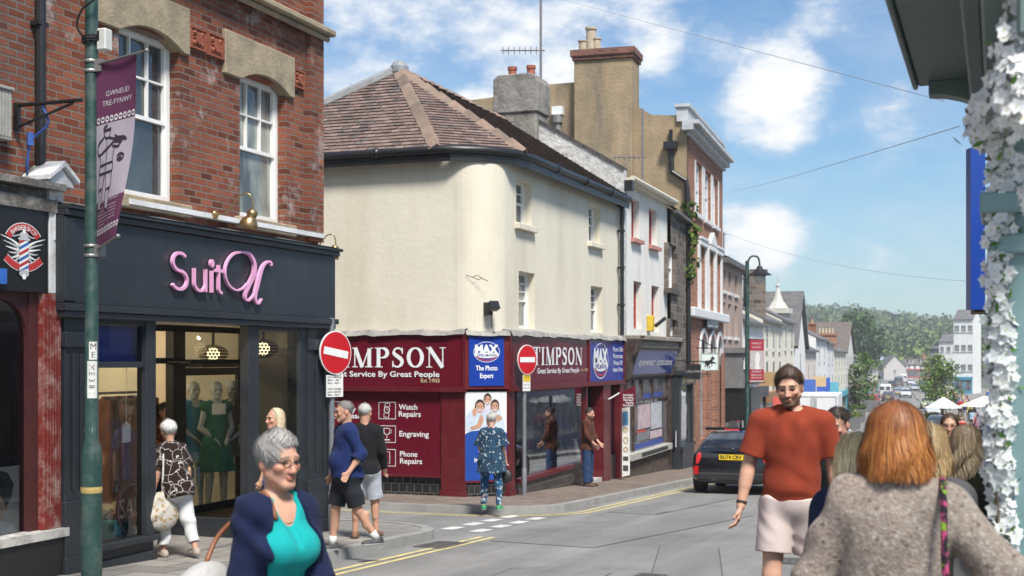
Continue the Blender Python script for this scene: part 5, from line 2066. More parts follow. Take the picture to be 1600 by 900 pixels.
# right shop window
YG=.12
wx0,wx1=FR.x(807,YG),FR.x(912,YG)
wz0=FR.z(815,749,YG)
wzb=lambda x:wz0+(FR.z(910,722,YG)-wz0)*(x-wx0)/(wx1-wx0)
mb=MB()
mb.prism([(wx0,GC(FR,wx0)-.3),(wx1,GC(FR,wx1)-.3),(wx1,wzb(wx1)-.05),(wx0,wzb(wx0)-.05)],.08,.3)
cb(mb,FR,'tiled_plinth',TILEB)
mb=MB()
mb.prism([(wx0,wzb(wx0)-.05),(wx1,wzb(wx1)-.05),(wx1,wzb(wx1)+.03),(wx0,wzb(wx0)+.03)],.03,.3)
mb.box(wx1,wx1+.12,.06,.2,GC(FR,wx1)-.2,CZA-.05)
mb.box(wx0,wx1,.1,.18,CZA-.09,CZA-.051)
sw=cb(mb,FR,'shop_window',MAROON)
mb=MB()
mb.quad((wx0,YG,wzb(wx0)),(wx1,YG,wzb(wx1)),(wx1,YG,CZA-.05),(wx0,YG,CZA-.05))
cb(mb,FR,'pane',M_glass('street_glass',refl=1.7)).parent=sw
# entrance
ex0,ex1=wx1+.12,FR.x(942,0)
gE=GC(FR,ex0)-.05
mb=MB()
mb.box(ex1,FR.x(953,0),-.02,.3,GC(FR,ex1)-.3,CZA-.05)
x2=FR.x(968,0)
mb.box(x2,YEND-.03,-.02,.3,GC(FR,YEND)-.3,CZA-.05)
cb(mb,FR,'pilaster',MAROON)
YD2=.75
mb=MB()
mb.box(ex0,ex0+.09,YD2,YD2+.06,gE+.1,gE+2.15)
mb.box(ex1-.09,ex1,YD2,YD2+.06,gE+.1,gE+2.15)
mb.box(ex0+.09,ex1-.09,YD2,YD2+.06,gE+2.05,gE+2.15)
mb.box(ex0+.09,ex1-.09,YD2,YD2+.06,gE+.1,gE+.4)
mb.box(ex0,ex1,YD2-.01,YD2+.07,gE+2.151,gE+2.25)
dr=cb(mb,FR,'door',MAROON)
mb=MB()
mb.quad((ex0+.05,YD2+.03,gE+.3),(ex1-.05,YD2+.03,gE+.3),(ex1-.05,YD2+.03,CZA),(ex0+.05,YD2+.03,CZA))
cb(mb,FR,'pane',GLASS).parent=dr
mb=MB()
mb.tube([(ex0+.14,YD2-.03,gE+.95),(ex0+.14,YD2-.03,gE+1.25)],.014,6)
cb(mb,FR,'handle',STEEL).parent=dr
mb=MB()
mb.box(ex0-.05,ex1,.02,YD2+.1,gE-.3,gE+.1)
cb(mb,FR,'door_step',M('pale_step',(.42,.41,.39),.8,.1))
x1s=FR.x(954,0)
mb=MB()
mb.box(x1s,x2,.1,.3,GC(FR,x2)-.3,gE+.55)
cb(mb,FR,'tiled_plinth',TILEB)
mb=MB()
mb.quad((x1s,.12,gE+.5),(x2,.12,gE+.5),(x2,.12,CZA),(x1s,.12,CZA),0)
cb(mb,FR,'pane',GLASS)
mb=MB()
mb.box(x1s+.05,x2,.16,.2,gE+.56,gE+1.9)
cb(mb,FR,'window_poster',M('navy_poster',(.012,.03,.2),.4,.2,4))
# room behind
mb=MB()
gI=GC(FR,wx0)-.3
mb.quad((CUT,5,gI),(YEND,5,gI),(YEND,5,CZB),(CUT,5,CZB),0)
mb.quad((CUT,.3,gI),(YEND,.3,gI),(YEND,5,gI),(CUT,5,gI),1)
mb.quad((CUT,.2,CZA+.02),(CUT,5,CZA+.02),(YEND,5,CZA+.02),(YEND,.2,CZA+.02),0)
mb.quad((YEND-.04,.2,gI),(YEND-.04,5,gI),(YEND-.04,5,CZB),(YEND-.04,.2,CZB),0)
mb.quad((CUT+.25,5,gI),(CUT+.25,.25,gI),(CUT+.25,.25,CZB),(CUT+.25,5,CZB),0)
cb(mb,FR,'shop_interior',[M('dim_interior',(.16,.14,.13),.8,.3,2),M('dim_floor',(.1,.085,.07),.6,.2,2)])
# display shelf with goods (each its own thing)
mb=MB()
mb.prism([(wx0,wzb(wx0)),(wx1,wzb(wx1)),(wx1,wzb(wx1)+.02),(wx0,wzb(wx0)+.02)],.2,.9)
cb(mb,FR,'display_shelf',M('shelf_white',(.5,.49,.46),.6))
mb=MB()
for k in range(5):
 mb.box(wx0+.5,wx1-.6,4.6,4.95,gI+.5+.4*k,gI+.53+.4*k)
for k in range(40):
 x=wx0+.55+(k%10)*.38
 z=gI+.53+.4*(k//10)
 mb.box(x,x+.25,4.65,4.8,z,z+.2+.08*((k*7)%3),1+k%4)
cb(mb,FR,'wall_display',[M('rack_grey',(.2,.2,.2)),M('goods_red',(.4,.04,.03)),M('goods_cream',(.5,.46,.4)),M('goods_blue',(.05,.1,.3)),M('goods_yellow',(.5,.38,.05))])
def good(name,label,cat,px,yy,group=None):
 x=FR.x(px,yy)
 return thing(name,label,cat,FR.world(x,yy,wzb(x)+.02),R(90),group)
GF=M('silver_frame',(.45,.45,.45),.35,.1,9,metal=.6)
for i,(px,w,h,lb)in enumerate(((868,.3,.34,'small square white photo frame in the shop window'),(880,.34,.5,'tallest leaning silver photo frame in the shop window'),(893,.3,.42,'dark photo frame near the right end of the shop window'),(904,.3,.46,'narrow silver photo frame at the right end of the shop window'))):
 t=good('photo_frame',lb,'picture frame',px,.42,None)
 mb=MB()
 Mx=Matrix.Rotation(R(-14),4,'X')
 for a in((-w/2,w/2,0,.05),(-w/2,w/2,h-.05,h),(-w/2,-w/2+.05,.05,h-.05),(w/2-.05,w/2,.05,h-.05)):
  mb.box(a[0],a[1],-.015,.015,a[2],a[3],0,Mx)
 mb.build('frame',[GF,LETW,BLACKP,GF][i],t)
 mb=MB()
 mb.box(-w/2+.05,w/2-.05,-.004,.01,.05,h-.05,0,Mx)
 mb.build('print',M('grey_print',(.3,.3,.29),.4,.4,9),t)
for i,(px,h,lb,mt)in enumerate(((843,.34,'silver trophy cup in the maroon shop window',GF),(854,.36,'gold trophy cup in the maroon shop window',M('gold',(.6,.42,.12),.3,.2,9,metal=.9)))):
 t=good('trophy',lb,'trophy',px,.45)
 mb=MB()
 mb.lathe([(.05,0),(.05,h*.15),(.015,h*.2),(.012,h*.5),(.03,h*.55),(.06,h*.75),(.065,h),(.058,h),(.03,h*.65),(0,h*.6)],n=14)
 mb.build('cup',mt,t,smooth=True)
 for s in(-1,1):
  mb=MB()
  mb.tube([(s*.055,0,h*.7),(s*.1,0,h*.78),(s*.1,0,h*.9),(s*.062,0,h*.93)],.008,5)
  mb.build('handle',mt,t)
t=good('cushion','pale oval printed cushion lying in the maroon shop window','cushion',838,.4)
mb=MB()
mb.ball((0,0,.09),.3,18,sq=(1,.6,.32))
tag(mb.build('cover',M('cushion_grey',(.5,.5,.5),.8,.2,14),t,smooth=True))
for i,(px,lb,c)in enumerate(((826,'white printed t-shirt on a stand in the maroon shop window',(.6,.58,.56)),)):
 t=good('tee_display',lb,'t-shirt',px,.6)
 mb=MB()
 mb.tube([(0,0,0),(0,0,.35)],.02,6)
 mb.build('stand',STEEL,t)
 mb=MB()
 mb.prism([(-.16,.33),(.16,.33),(.17,.75),(.27,.68),(.31,.78),(.14,.93),(.06,.9),(-.06,.9),(-.14,.93),(-.31,.78),(-.27,.68),(-.17,.75)],-.04,.04)
 mb.build('shirt',M('tee_white',c,.9,.1,8),t,bevel=.02)
 mb=MB()
 mb.box(-.1,.1,-.045,-.042,.42,.66)
 mb.build('shirt_print',M('tee_print',(.5,.12,.12),.8,.5,20),t)
t=good('star_garland','bright multicoloured paper flower display in the maroon shop window','decoration',855,.9)
cols=[M('paper_'+n_,c,.7)for n_,c in(('red',(.6,.05,.04)),('yellow',(.65,.5,.05)),('blue',(.05,.15,.5)),('green',(.05,.35,.1)),('orange',(.65,.22,.03)))]
mb=MB()
for k in range(60):
 mb.ball((random.gauss(0,.16),random.gauss(0,.08),.45+random.gauss(0,.17)),random.uniform(.03,.06),6,k%5)
mb.tube([(0,0,0),(0,0,.45)],.02,6,3)
mb.build('flowers',cols,t)
# floodlight with its lead
x,z=FR.px(784,483,WALL)
t=thing('floodlight','small black floodlight with a hanging cable on the cream wall','light',FR.world(.25,.25,z-.12),R(60))
mb=MB()
mb.box(-.05,.05,-.05,.12,0,.24)
mb.build('bracket',BLACKP,t,bevel=.01)
mb=MB()
Mx=Matrix.Translation((0,-.13,.16))@Matrix.Rotation(R(-25),4,'X')
mb.box(-.1,.1,-.06,.08,-.07,.09,0,Mx)
mb.build('lamp_head',BLACKP,t,bevel=.01)
mb=MB()
mb.tube(smooth([(.04,.0,.0),(.1,.0,-.3),(.5,.1,-.42),(1.2,.0,-.55)],6),.008,5)
mb.build('cable',BLACKP,t)
# the scratch-like crack in the cream render
mb=MB()
for pts in([(728,430),(738,433),(746,430),(755,436),(762,439)],[(738,433),(748,437),(754,434)]):
 mb.ribbon([FL.px(a,b,WALL-.003)for a,b in pts],.014,WALL-.003)
mb.xf(Matrix.Translation((0,0,0)))
cb(mb,FL,'render_crack',M('crack_dark',(.12,.1,.08),.9))
# --- no-entry signs
def no_entry(name_lbl,px,D,py_top,plate,tilt,yaw,ground_py,rr=.295,yc=None):
 X,Y=at(px,D)
 g=gz(X,Y)+PH
 z=lambda py:HC+(560-py)/FPX*D-g
 t=thing('no_entry_sign',name_lbl,'road sign',(X,Y,g),yaw)
 mb=MB()
 mb.tube([(0,0,0),(0,0,z(py_top))],.042,12)
 mb.lathe([(.05,0),(.05,.5),(.043,.52)],n=12)
 mb.build('post',M('galv_post',(.24,.26,.28),.5,.2,8,metal=.5),t,smooth=True,auto=40)
 c=z(yc)
 T=Matrix.Translation((0,-.07,c))@Matrix.Rotation(R(tilt),4,'Y')
 mb=MB()
 mb.prism([(rr*math.cos(R(9*i)),rr*math.sin(R(9*i)))for i in range(40)],-.01,.01,0,T)
 mb.box(-.25,.25,.012,.04,-.03,.03,2,T)
 q=MB()
 q.prism([(rr*.955*math.cos(R(9*i)),rr*.955*math.sin(R(9*i)))for i in range(40)],-.013,-.0101,1)
 q.box(-rr*.78,rr*.78,-.0165,-.0131,-rr*.17,rr*.17,0)
 mb.add([tuple(T@Vector(v))for v in q.v],[],0)
 b=len(mb.v)-len(q.v)
 for f,m in zip(q.f,q.m):
  mb.f.append(tuple(i+b for i in f));mb.m.append(m)
 mb.build('disc',[M('sign_white',(.72,.72,.72),.4,.05),M('sign_red',(.48,.012,.02),.35,.08,3),M('sign_back',(.3,.3,.3),.5)],t)
 a,b_,w,two=plate
 mb=MB()
 mb.box(-w/2,w/2,-.062,-.052,z(b_),z(a),0)
 hh_=z(a)-z(b_)
 if two:
  mb.box(-w/2+.01,w/2-.01,-.0645,-.0625,z(a)-hh_*.42,z(a)-.01,1)
  for i,s_ in enumerate(('NO LOADING','Mon - Sat','8am - 6pm')):
   mb.text(s_,0,z(a)-hh_*(.2 if not i else .45+.2*i),hh_*.09,w=w*.75,y=-.066,m=2,align='C')
 else:
  for i,s_ in enumerate(('No loading','Mon - Sat','8am - 6pm','','Disc badge','users exempt','8am - 6pm')):
   if s_:
    mb.text(s_,-w/2+.02,z(a)-hh_*(.13+.135*i),hh_*.09,w=w*(.82 if len(s_)>9 else .7),y=-.064,m=2,bold=.008)
 mb.build('plate',[M('plate_white',(.70,.70,.68),.5,.08,9),M('plate_yellow',(.7,.5,.03),.5),M('plate_ink',(.03,.03,.03),.6)],t)
 return t
no_entry('red no entry sign on a leaning grey post at the fashion shop corner',518,17.4,497,(586,620,.3,False),9,YAW+R(52),838,rr=.283,yc=551)
no_entry('red no entry sign with a yellow plate outside the maroon corner shop',819,25.3,540,(585,611,.22,True),0,YAW+R(50),778,rr=.283,yc=562)
# ================================================================ the row beyond the corner shop
def fline(y):
 return lkerb(y)-1.6+min(.5,max(0,y-60)*.006)
def fhit(px):
 """where the sight line at photo column px meets the left-hand facade line"""
 lo,hi=20.0,900.0
 r=ray(px,560)
 for _ in range(60):
  D=(lo+hi)/2
  if r.x*D>fline(r.y*D):
   lo=D
  else:
   hi=D
 return r.x*lo,r.y*lo
def frame_between(a,b,oz=None):
 ang=math.atan2(b[1]-a[1],b[0]-a[0])
 return Frame(a[0],a[1],gz(*a)if oz is None else oz,ang),math.hypot(b[0]-a[0],b[1]-a[1])
def wins_px(F,lst,y=0.0):
 return[(F.x(a,y),F.x(b,y),F.z((a+b)/2,d,y),F.z((a+b)/2,c,y))for a,b,c,d in lst]
SLATE=M('roof_slate',(.10,.10,.105),.7,.3,3,stain=(.16,.15,.12),stain_scale=1.2)
# --- white rendered house with red windows
p0,p1=(CX,CY+YEND+.02),fhit(1042.5)
p1=(p1[0]+.1,p1[1])
FW,LW=frame_between(p0,p1)
wh=fthing('white_shop_building','narrow white rendered building with red sash windows above a blue sign','building',FW)
WR=M('white_render',(.70,.69,.65),.85,.05,1.5,bump=.004,stain=(.4,.37,.32),stain_amt=.4,streak=True)
ws=wins_px(FW,[(986.5,999,312,374),(1014,1026.5,327,385),(990,1003,440,514),(1018,1030,447,519)],.1)
zeW=FW.z(1010,300)
mb=MB()
mb.wall(0,LW,FW.z(1010,545),zeW,ws,.1,reveal=.22)
mb.quad((LW,.1,0),(LW,8,0),(LW,8,zeW),(LW,.1,zeW))
mb.build('wall',WR,wh)
REDW=M('red_window_paint',(.33,.05,.04),.5,.1)
for i,W in enumerate(ws):
 sash(wh,W[0],W[1],W[2],W[3],.26,(2,2),(2,1),mat=REDW,fw=.07)
 if i<2:
  mb=MB()
  mb.box(W[0]-.08,W[1]+.1,-.02,.2,W[2]-.1,W[2]-.002)
  mb.build('sill',M('pink_sill',(.42,.2,.17),.7,.15,5),wh)
zrW=HC+5.95-gz(*p0)+.35
mb=MB()
mb.prism([(0,0),(.3,0),(.3,1),(0,1)],0,0)
mb=MB()
mb.quad((.25,-.05,zeW+.1),(LW+.05,-.05,zeW+.1),(LW+.05,3.1,zrW),(.25,3.1,zrW))
mb.quad((LW,3.1,zrW),(.25,3.1,zrW),(.25,6.5,zeW),(LW,6.5,zeW))
mb.build('roof',SLATE,wh)
PAR=M('limewashed_rubble',(.55,.55,.54),.9,.15,4,bump=.02,bscale=10,stain=(.15,.14,.13),stain_amt=.7,stain_scale=3)
mb=MB()
mb.add([(0,.0,zeW-.4),(0,3.1,zrW+.15),(0,6.5,zeW-.2),(.25,.0,zeW-.4),(.25,3.1,zrW+.15),(.25,6.5,zeW-.2),(0,0,zeW+.25),(.25,0,zeW+.25),(0,0,3.5),(.25,0,3.5),(0,6.5,3.5),(.25,6.5,3.5)],[(8,6,1,2,10),(9,11,5,4,7),(6,7,4,1),(1,4,5,2),(8,9,7,6)],0)
mb.build('party_parapet',PAR,wh)
mb=MB()
for i in range(9):
 a,b=i/9,(i+1)/9
 for(y,z)in(((0,zeW+.25),(3.1,zrW+.15)),):
  q0=(y[0]+(z[0]-y[0])*a,y[1]+(z[1]-y[1])*a)
  q1=(y[0]+(z[0]-y[0])*b,y[1]+(z[1]-y[1])*b)
  mb.prism([(-.04,0),(.3,0),(.3,.07),(-.04,.07)],0,1,0,Matrix(((1,0,0,0),(0,q1[0]-q0[0]-.02,0,q0[0]),(0,q1[1]-q0[1],1,q0[1]),(0,0,0,1))))
mb.build('coping',M('dark_coping',(.07,.065,.06),.9,.3,6),wh)
mb=MB()
mb.box(.25,LW+.06,-.12,.1,zeW-.02,zeW+.1)
mb.tube([(.2,-.16,zeW+.07),(LW+.06,-.16,zeW+.07)],.07,8)
mb.build('gutter',M('cream_gutter',(.6,.56,.45),.5),wh)
mb=MB()
mb.box(.0,.2,-.2,.02,zeW-.25,zeW+.0)
mb.build('hopper',BLACKP,wh)
# its shop: console, cornice, canted blue sign, window
GW=FW.ground(1.5)+PH
zc0,zc1=FW.z(1015,545),FW.z(1015,526)
BRN=M('dark_brown_paint',(.045,.028,.022),.45,.2,4,stain=(.2,.17,.15),stain_amt=.5,stain_scale=6)
mb=MB()
mb.box(.05,LW,-.4,.1,zc1-.12,zc1)
mb.box(.1,LW-.03,-.3,.1,zc0,zc1-.121)
mb.build('cornice',M('weathered_cornice',(.26,.24,.2),.9,.25,6,bump=.01,bscale=20,stain=(.08,.07,.06),stain_scale=4),wh,bevel=.02)
zs0,zs1=FW.z(1015,588,-.2),zc0
prof=[(.0,zs0-.1),(-.12,zs0),(-.16,zs0+.5),(-.3,zs1-.05),(-.42,zc1-.02),(.1,zc1-.02),(.1,zs0-.1)]
for a,b in((.06,.42),(LW-.3,LW-.06)):
 n=len(prof)
 V=[(a,y,z)for y,z in prof]+[(b,y,z)for y,z in prof]
 mb=MB()
 mb.add(V,[tuple(range(n)),tuple(range(2*n-1,n-1,-1))]+[((i+1)%n,i,n+i,n+(i+1)%n)for i in range(n)])
 mb.build('console',BRN,wh)
sgW=fthing('tmp',None,None,FW)
bpy.data.objects.remove(sgW)
mb=MB()
T_=lambda u,v,o=0.0:(.44+(LW-.78)*u,-.08-.2*v-o,zs0+.05+(zs1-zs0-.1)*v)
mb.quad(T_(0,0),T_(1,0),T_(1,1),T_(0,1))
sb=mb.build('sign_board',M('optician_blue',(.035,.06,.30),.12,.25,1.2),wh)
mb=MB()
for a,b,c,d in((-.02,1.02,-.08,0),(-.02,1.02,1,1.08)):
 mb.quad(T_(a,c,.01),T_(b,c,.01),T_(b,d,.01),T_(a,d,.01))
mb.build('sign_frame',BRN,sb)
mb=MB()
mb.text('eyewear opticians',0,.22,.3,w=.86,fn=lambda x,y,z:T_(.07+x,z+.16,.006),bold=.015)
mb.build('lettering',LETW,sb)
wx0_,wx1_=FW.x(992),FW.x(1040)
wz_=FW.z(1015,698)
mb=MB()
mb.box(.1,.35,-.05,.2,GW-.5,zs0-.1)
mb.box(LW-.32,LW-.05,-.05,.2,GW-.9,zs0-.1)
for px in(1005,1021):
 x=FW.x(px)
 mb.box(x-.03,x+.03,.0,.1,FW.z(px,622),zs0-.1)
mb.box(.36,LW-.33,.0,.1,FW.z(1015,622)-.04,FW.z(1015,622))
mb.box(wx0_-.08,wx0_,.0,.12,wz_,zs0-.1)
sw=mb.build('shop_window',BRN,wh)
mb=MB()
mb.quad((.4,.06,wz_-.1),(LW-.3,.06,wz_-.1),(LW-.3,.06,zs0-.1),(.4,.06,zs0-.1))
mb.build('pane',M_dark_glass('shop_dark',(.05,.05,.05),.03,(.10,.10,.11)),sw)
mb=MB()
mb.prism([(.36,wz_-.2),(LW-.33,wz_-.2),(LW-.33,wz_-.04),(.36,wz_-.04)],-.12,.1,0)
mb.prism([(.36,GW-.7),(LW-.33,GW-.9),(LW-.33,wz_-.201),(.36,wz_-.201)],.0,.2,1)
mb.build('stall_riser',[M('stone_sill_pale',(.38,.37,.34),.8,.15,8),M_brick('brown_plinth_brick',(.09,.06,.045),(.14,.10,.075),(.1,.09,.08))],wh)
mb=MB()
x_a,x_b=wx0_+.08,wx1_-.1
hz_=FW.z(1015,612)
for k,(u0,u1,v0,v1,m)in enumerate(((.0,1,.0,.1,0),(.3,.98,.86,.97,0),(.12,.55,.35,.78,1),(.56,.95,.3,.8,2),(.1,.5,.14,.3,3),(.52,.95,.13,.27,1),(.08,.4,.29,.33,4))):
 f=lambda u,v:(x_a+(x_b-x_a)*u,.052-.001*k,wz_+(hz_-wz_)*v)
 mb.quad(f(u0,v0),f(u1,v0),f(u1,v1),f(u0,v1),m)
mb.build('window_poster',[M('poster_navy',(.03,.06,.28),.4,.3,6),M('poster_pink',(.5,.4,.42),.5,.3,5),M('poster_pale',(.45,.47,.5),.5,.3,5),M('poster_grey',(.2,.2,.22),.5,.5,8),M('poster_red',(.5,.05,.05),.5)],sw)
mb=MB()
mb.quad(*[(x_a+(x_b-x_a)*u,-.125,wz_+v)for u,v in((.05,-.17),(.95,-.17),(.95,-.07),(.05,-.07))])
mb.build('sill_board',BLACKP,wh)
# --- grey-brown stone house
p2=fhit(1073)
FSt,LS=frame_between(p1,p2)
st=fthing('stone_building','narrow dark stone building squeezed between the white house and the brick bank','building',FSt)
ROUGH=M_brick('rough_stone',(.12,.10,.085),(.22,.185,.155),(.2,.18,.16),bw=.42,bh=.22,ms=.02,soot=.5)
wsS=wins_px(FSt,[(1044.5,1057,382,452),(1047,1058,499,526)],0)
zeS=FSt.z(1056,333)
mb=MB()
mb.wall(0,LS,-1,zeS,wsS,0,reveal=.2)
mb.build('wall',ROUGH,st)
for W in wsS:
 sash(st,*W,.14,(2,1),(1,1))
 mb=MB()
 mb.box(W[0]-.1,W[1]+.12,-.1,.1,W[2]-.14,W[2]-.003)
 mb.build('sill',M('dark_sill',(.08,.07,.065),.9),st)
mb=MB()
mb.quad((0,-.2,zeS),(LS,-.2,zeS),(LS,3,zeS+2),(0,3,zeS+2))
mb.quad((LS,3,zeS+2),(0,3,zeS+2),(0,6,zeS),(LS,6,zeS))
mb.box(0,LS,-.2,.0,zeS-.1,zeS-.005)
mb.build('roof',SLATE,st)
GS=FSt.ground(LS*.5)+PH
zf0,zf1=FSt.z(1065,602,-.25),FSt.z(1065,586,-.25)
mb=MB()
mb.box(.05,LS-.2,-.3,.0,zf0,zf1)
mb.box(.0,LS-.15,-.36,.0,zf1+.001,zf1+.12)
mb.box(.05,.3,-.25,.0,GS-.8,zf0-.001)
mb.box(LS-.5,LS-.25,-.25,.0,GS-.8,zf0-.001)
zr=FSt.z(1065,702,-.25)
mb.box(.301,LS-.501,-.3,.0,GS-.8,zr)
mb.box(.2,LS-.4,-.34,.0,zr+.001,zr+.08)
xm=FSt.x(1067,-.25)
mb.box(xm-.05,xm+.05,-.2,-.1,zr+.08,zf0)
mb.build('shop_front',DGREY,st)
mb=MB()
mb.quad((.3,-.15,zr),(LS-.5,-.15,zr),(LS-.5,-.15,zf0),(.3,-.15,zf0))
mb.build('pane',_MT['shop_dark'],st)
mb=MB()
mb.box(.4,LS-.7,-.31,-.302,zf0+.05,zf1-.03)
mb.build('sign_board',M('dull_gold',(.2,.16,.09),.6,.3,9),st)
for k,(pxa,pya,pxb,pyb,lb)in enumerate(((1055,640,1060,670,0),)):
 mb=MB()
 for i in range(5):
  mb.ball((xm-.5+.05*(i%2),-.1,zr+.35+.16*i),.05,8,i%2)
 mb.build('window_lights',[M('orange_glow',(.9,.45,.08),.5,emit=.6),M('red_glow',(.7,.08,.05),.5,emit=.4)],st)
mb=MB()
mb.prism([(xm-.9,zr+.09),(xm-.3,zr+.09),(xm-.4,zr+.7),(xm-.8,zr+.5)],-.16,-.152)
mb.build('window_display',M('display_pale',(.5,.5,.52),.6,.4,5),st)
# --- the tall brick bank with its rendered side wall
p3=fhit(1129)
FBk,LB=frame_between(p2,p3)
bank=fthing('brick_bank_building','tall red brick bank with white cornice, arches and a bare ochre side wall','building',FBk)
BRICK_B=M_brick('bank_brick',(.30,.10,.055),(.42,.17,.10),(.32,.25,.2),soot=.2)
zco=FBk.z(1075,213)
wU=wins_px(FBk,[(1086,1096.5,250,331),(1100,1110.5,268,346),(1113,1121.5,284,358)])
wM=wins_px(FBk,[(1091,1101,380,484),(1105.5,1114.5,393,488),(1117.5,1125,404,491)])
for l in(wU,wM):
 z0,z1=sum(w[2]for w in l)/3,sum(w[3]for w in l)/3
 for i,w in enumerate(l):
  l[i]=(w[0],w[1],z0,z1)
wA=wins_px(FBk,[(1093.5,1104,530,690),(1108,1117,530,690),(1120,1127.5,530,690)])
zA=FBk.z(1100,530)
gB=FBk.ground(LB/2)
wA=[(w[0],w[1],gB+.9,zA)for w in wA]
mb=MB()
mb.wall(0,LB,-1,zco,wU+wM+wA,0,reveal=.18)
mb.quad((LB,0,-1),(LB,9,-1),(LB,9,zco),(LB,0,zco))
mb.build('wall',BRICK_B,bank)
BWH=M('bank_white',(.62,.63,.64),.6,.06,4)
BGL=M_dark_glass('bank_pane',(.12,.14,.16),.05,(.2,.22,.24))
for w in wU+wM:
 sash(bank,*w,.1,(2,2),(2,2),mat=BWH,pane=BGL,fw=.09)
for w in wA:
 mb=MB()
 mb.quad((w[0],.12,w[2]),(w[1],.12,w[2]),(w[1],.12,w[3]),(w[0],.12,w[3]))
 mb.build('window',BGL,bank)
 mb=MB()
 c,r=(w[0]+w[1])/2,(w[1]-w[0])/2
 arc_=[(c+(r+.08)*math.cos(R(a)),w[3]-r*.7+(r+.08)*math.sin(R(a)))for a in range(0,181,15)]
 mb.ribbon([(w[1]+.08,w[3]-r*1.4)]+arc_+[(w[0]-.08,w[3]-r*1.4)],.17,-.05,depth=.12)
 mb.build('arch',BWH,bank)
 tymp=MB()
 tymp.poly([(w[1],.11,w[3])]+[(w[0],.11,w[3])]+[(c-r*math.cos(R(a)),.11,w[3]-r*.7+r*.7*math.sin(R(a)))for a in(10,40,70,90,110,140,170)])
for i in range(4):
 xs_b=[0.12,(wA[0][1]+wA[1][0])/2,(wA[1][1]+wA[2][0])/2,LB-.2][i]
 mb=MB()
 mb.box(xs_b-.16,xs_b+.16,-.1,-.001,gB-.6,wA[0][3]-.45)
 mb.build('pier',M_brick('pier_brick',(.26,.085,.05),(.36,.13,.08),(.30,.24,.2),soot=.2),bank)
mb=MB()
zb0=FBk.z(1100,494)
mb.box(-.05,LB+.1,-.25,-.001,zb0-.12,zb0+.18)
mb.build('string_course',BWH,bank,bevel=.03)
mb=MB()
for i,w in enumerate(wM):
 mb.box(w[0]-.12,w[1]+.12,-.12,-.001,w[3]+.02,w[3]+.2)
 if i==1:
  mb.prism([(w[0]-.15,w[3]+.201),(w[1]+.15,w[3]+.201),((w[0]+w[1])/2,w[3]+.65)],-.14,-.001)
 else:
  mb.box(w[0]-.15,w[1]+.15,-.16,-.001,w[3]+.201,w[3]+.28)
 for x in(w[0]-.1,w[1]+.1):
  mb.box(x-.06,x+.06,-.08,-.001,w[2],w[3]+.019)
for w in wU:
 mb.box(w[0]-.08,w[1]+.08,-.1,-.001,w[2]-.12,w[2]-.002)
 for x in(w[0]-.05,w[1]+.05):
  mb.box(x-.05,x+.05,-.04,-.001,w[2],w[3])
mb.build('window_surround',BWH,bank)
mb=MB()
for a,b,c in((-.1,0,.12),(-.25,.12,.3),(-.42,.3,.42)):
 mb.box(-.3 if a<-.2 else 0,LB+.12,a,.1,zco+b+.001,zco+c)
for i in range(40):
 x=LB*i/40
 mb.box(x,x+.09,-.24,-.1,zco+.13,zco+.2)
zp_=FBk.z(1075,170)
mb.box(-.1,LB,-.05,.3,zco+.421,zp_)
mb.box(-.16,LB+.05,-.12,.36,zp_+.001,zp_+.1)
mb.build('cornice',M('cornice_grey',(.45,.47,.49),.6,.1,4,stain=(.22,.22,.22),stain_scale=3),bank)
sgb=MB()
sx0_,sx1_=FBk.x(1103,-.1),FBk.x(1121,-.1)
sz0,sz1=FBk.z(1112,514,-.1),FBk.z(1112,498.5,-.1)
sgb.box(sx0_,sx1_,-.14,-.05,sz0,sz1)
sbo=sgb.build('sign_board',M('bank_dark_green',(.015,.03,.028),.4),bank)
mb=MB()
mb.text('LLOYDS',(sx0_+sx1_)/2,sz0+(sz1-sz0)*.22,(sz1-sz0)*.56,w=(sx1_-sx0_)*.86,y=-.145,align='C',bold=.03)
mb.build('lettering',LETW,sbo)
# side wall: frame turned 90 degrees, facing the camera
FSd=Frame(p2[0],p2[1],gz(*p2),FBk.a-R(90))
SI=FBk.M.inverted()@FSd.M
OCH=M('ochre_render',(.31,.235,.145),.9,.22,1.2,bump=.012,bscale=9,stain=(.11,.10,.085),stain_amt=.9,stain_scale=.8,streak=True)
pts=[(-12,-1),(.0,-1)]+[FSd.px(a,b)for a,b in((1073,180),(1042,180),(1017,179),(992,163),(905,128),(842,133))]+[FSd.px(800,148),(-12,FSd.z(780,170))]
pts[2]=(0,pts[2][1])
mb=MB()
mb.prism(pts,0,.3)
mb.xf(SI).build('side_wall',OCH,bank)
c0,c1=FSd.x(901),FSd.x(991)
zt=FSd.z(945,96)
mb=MB()
mb.box(c0,c1,-.35,.8,FSd.z(945,330),zt)
ck=mb.xf(SI).build('chimney',OCH,bank,bevel=.02)
mb=MB()
mb.box(c0-.05,c1+.05,-.42,.86,zt+.001,zt+.12)
mb.box(c0-.1,c1+.1,-.47,.9,zt+.121,zt+.32)
mb.xf(SI).build('chimney_cap',M_brick('cap_brick',(.22,.075,.05),(.3,.12,.08),(.2,.16,.14)),ck)
for px,h,r in((908,.45,.16),(920,.85,.17),(929,.5,.14)):
 mb=MB()
 mb.lathe([(r,0),(r*.9,h*.9),(r*1.1,h*.92),(r*1.1,h),(r*.7,h),(r*.7,h*.5)],(FSd.x(px),.3,zt+.32),n=12)
 mb.xf(SI).build('chimney_pot',M('buff_pot',(.42,.36,.27),.85,.2,8),ck,smooth=True,auto=40)
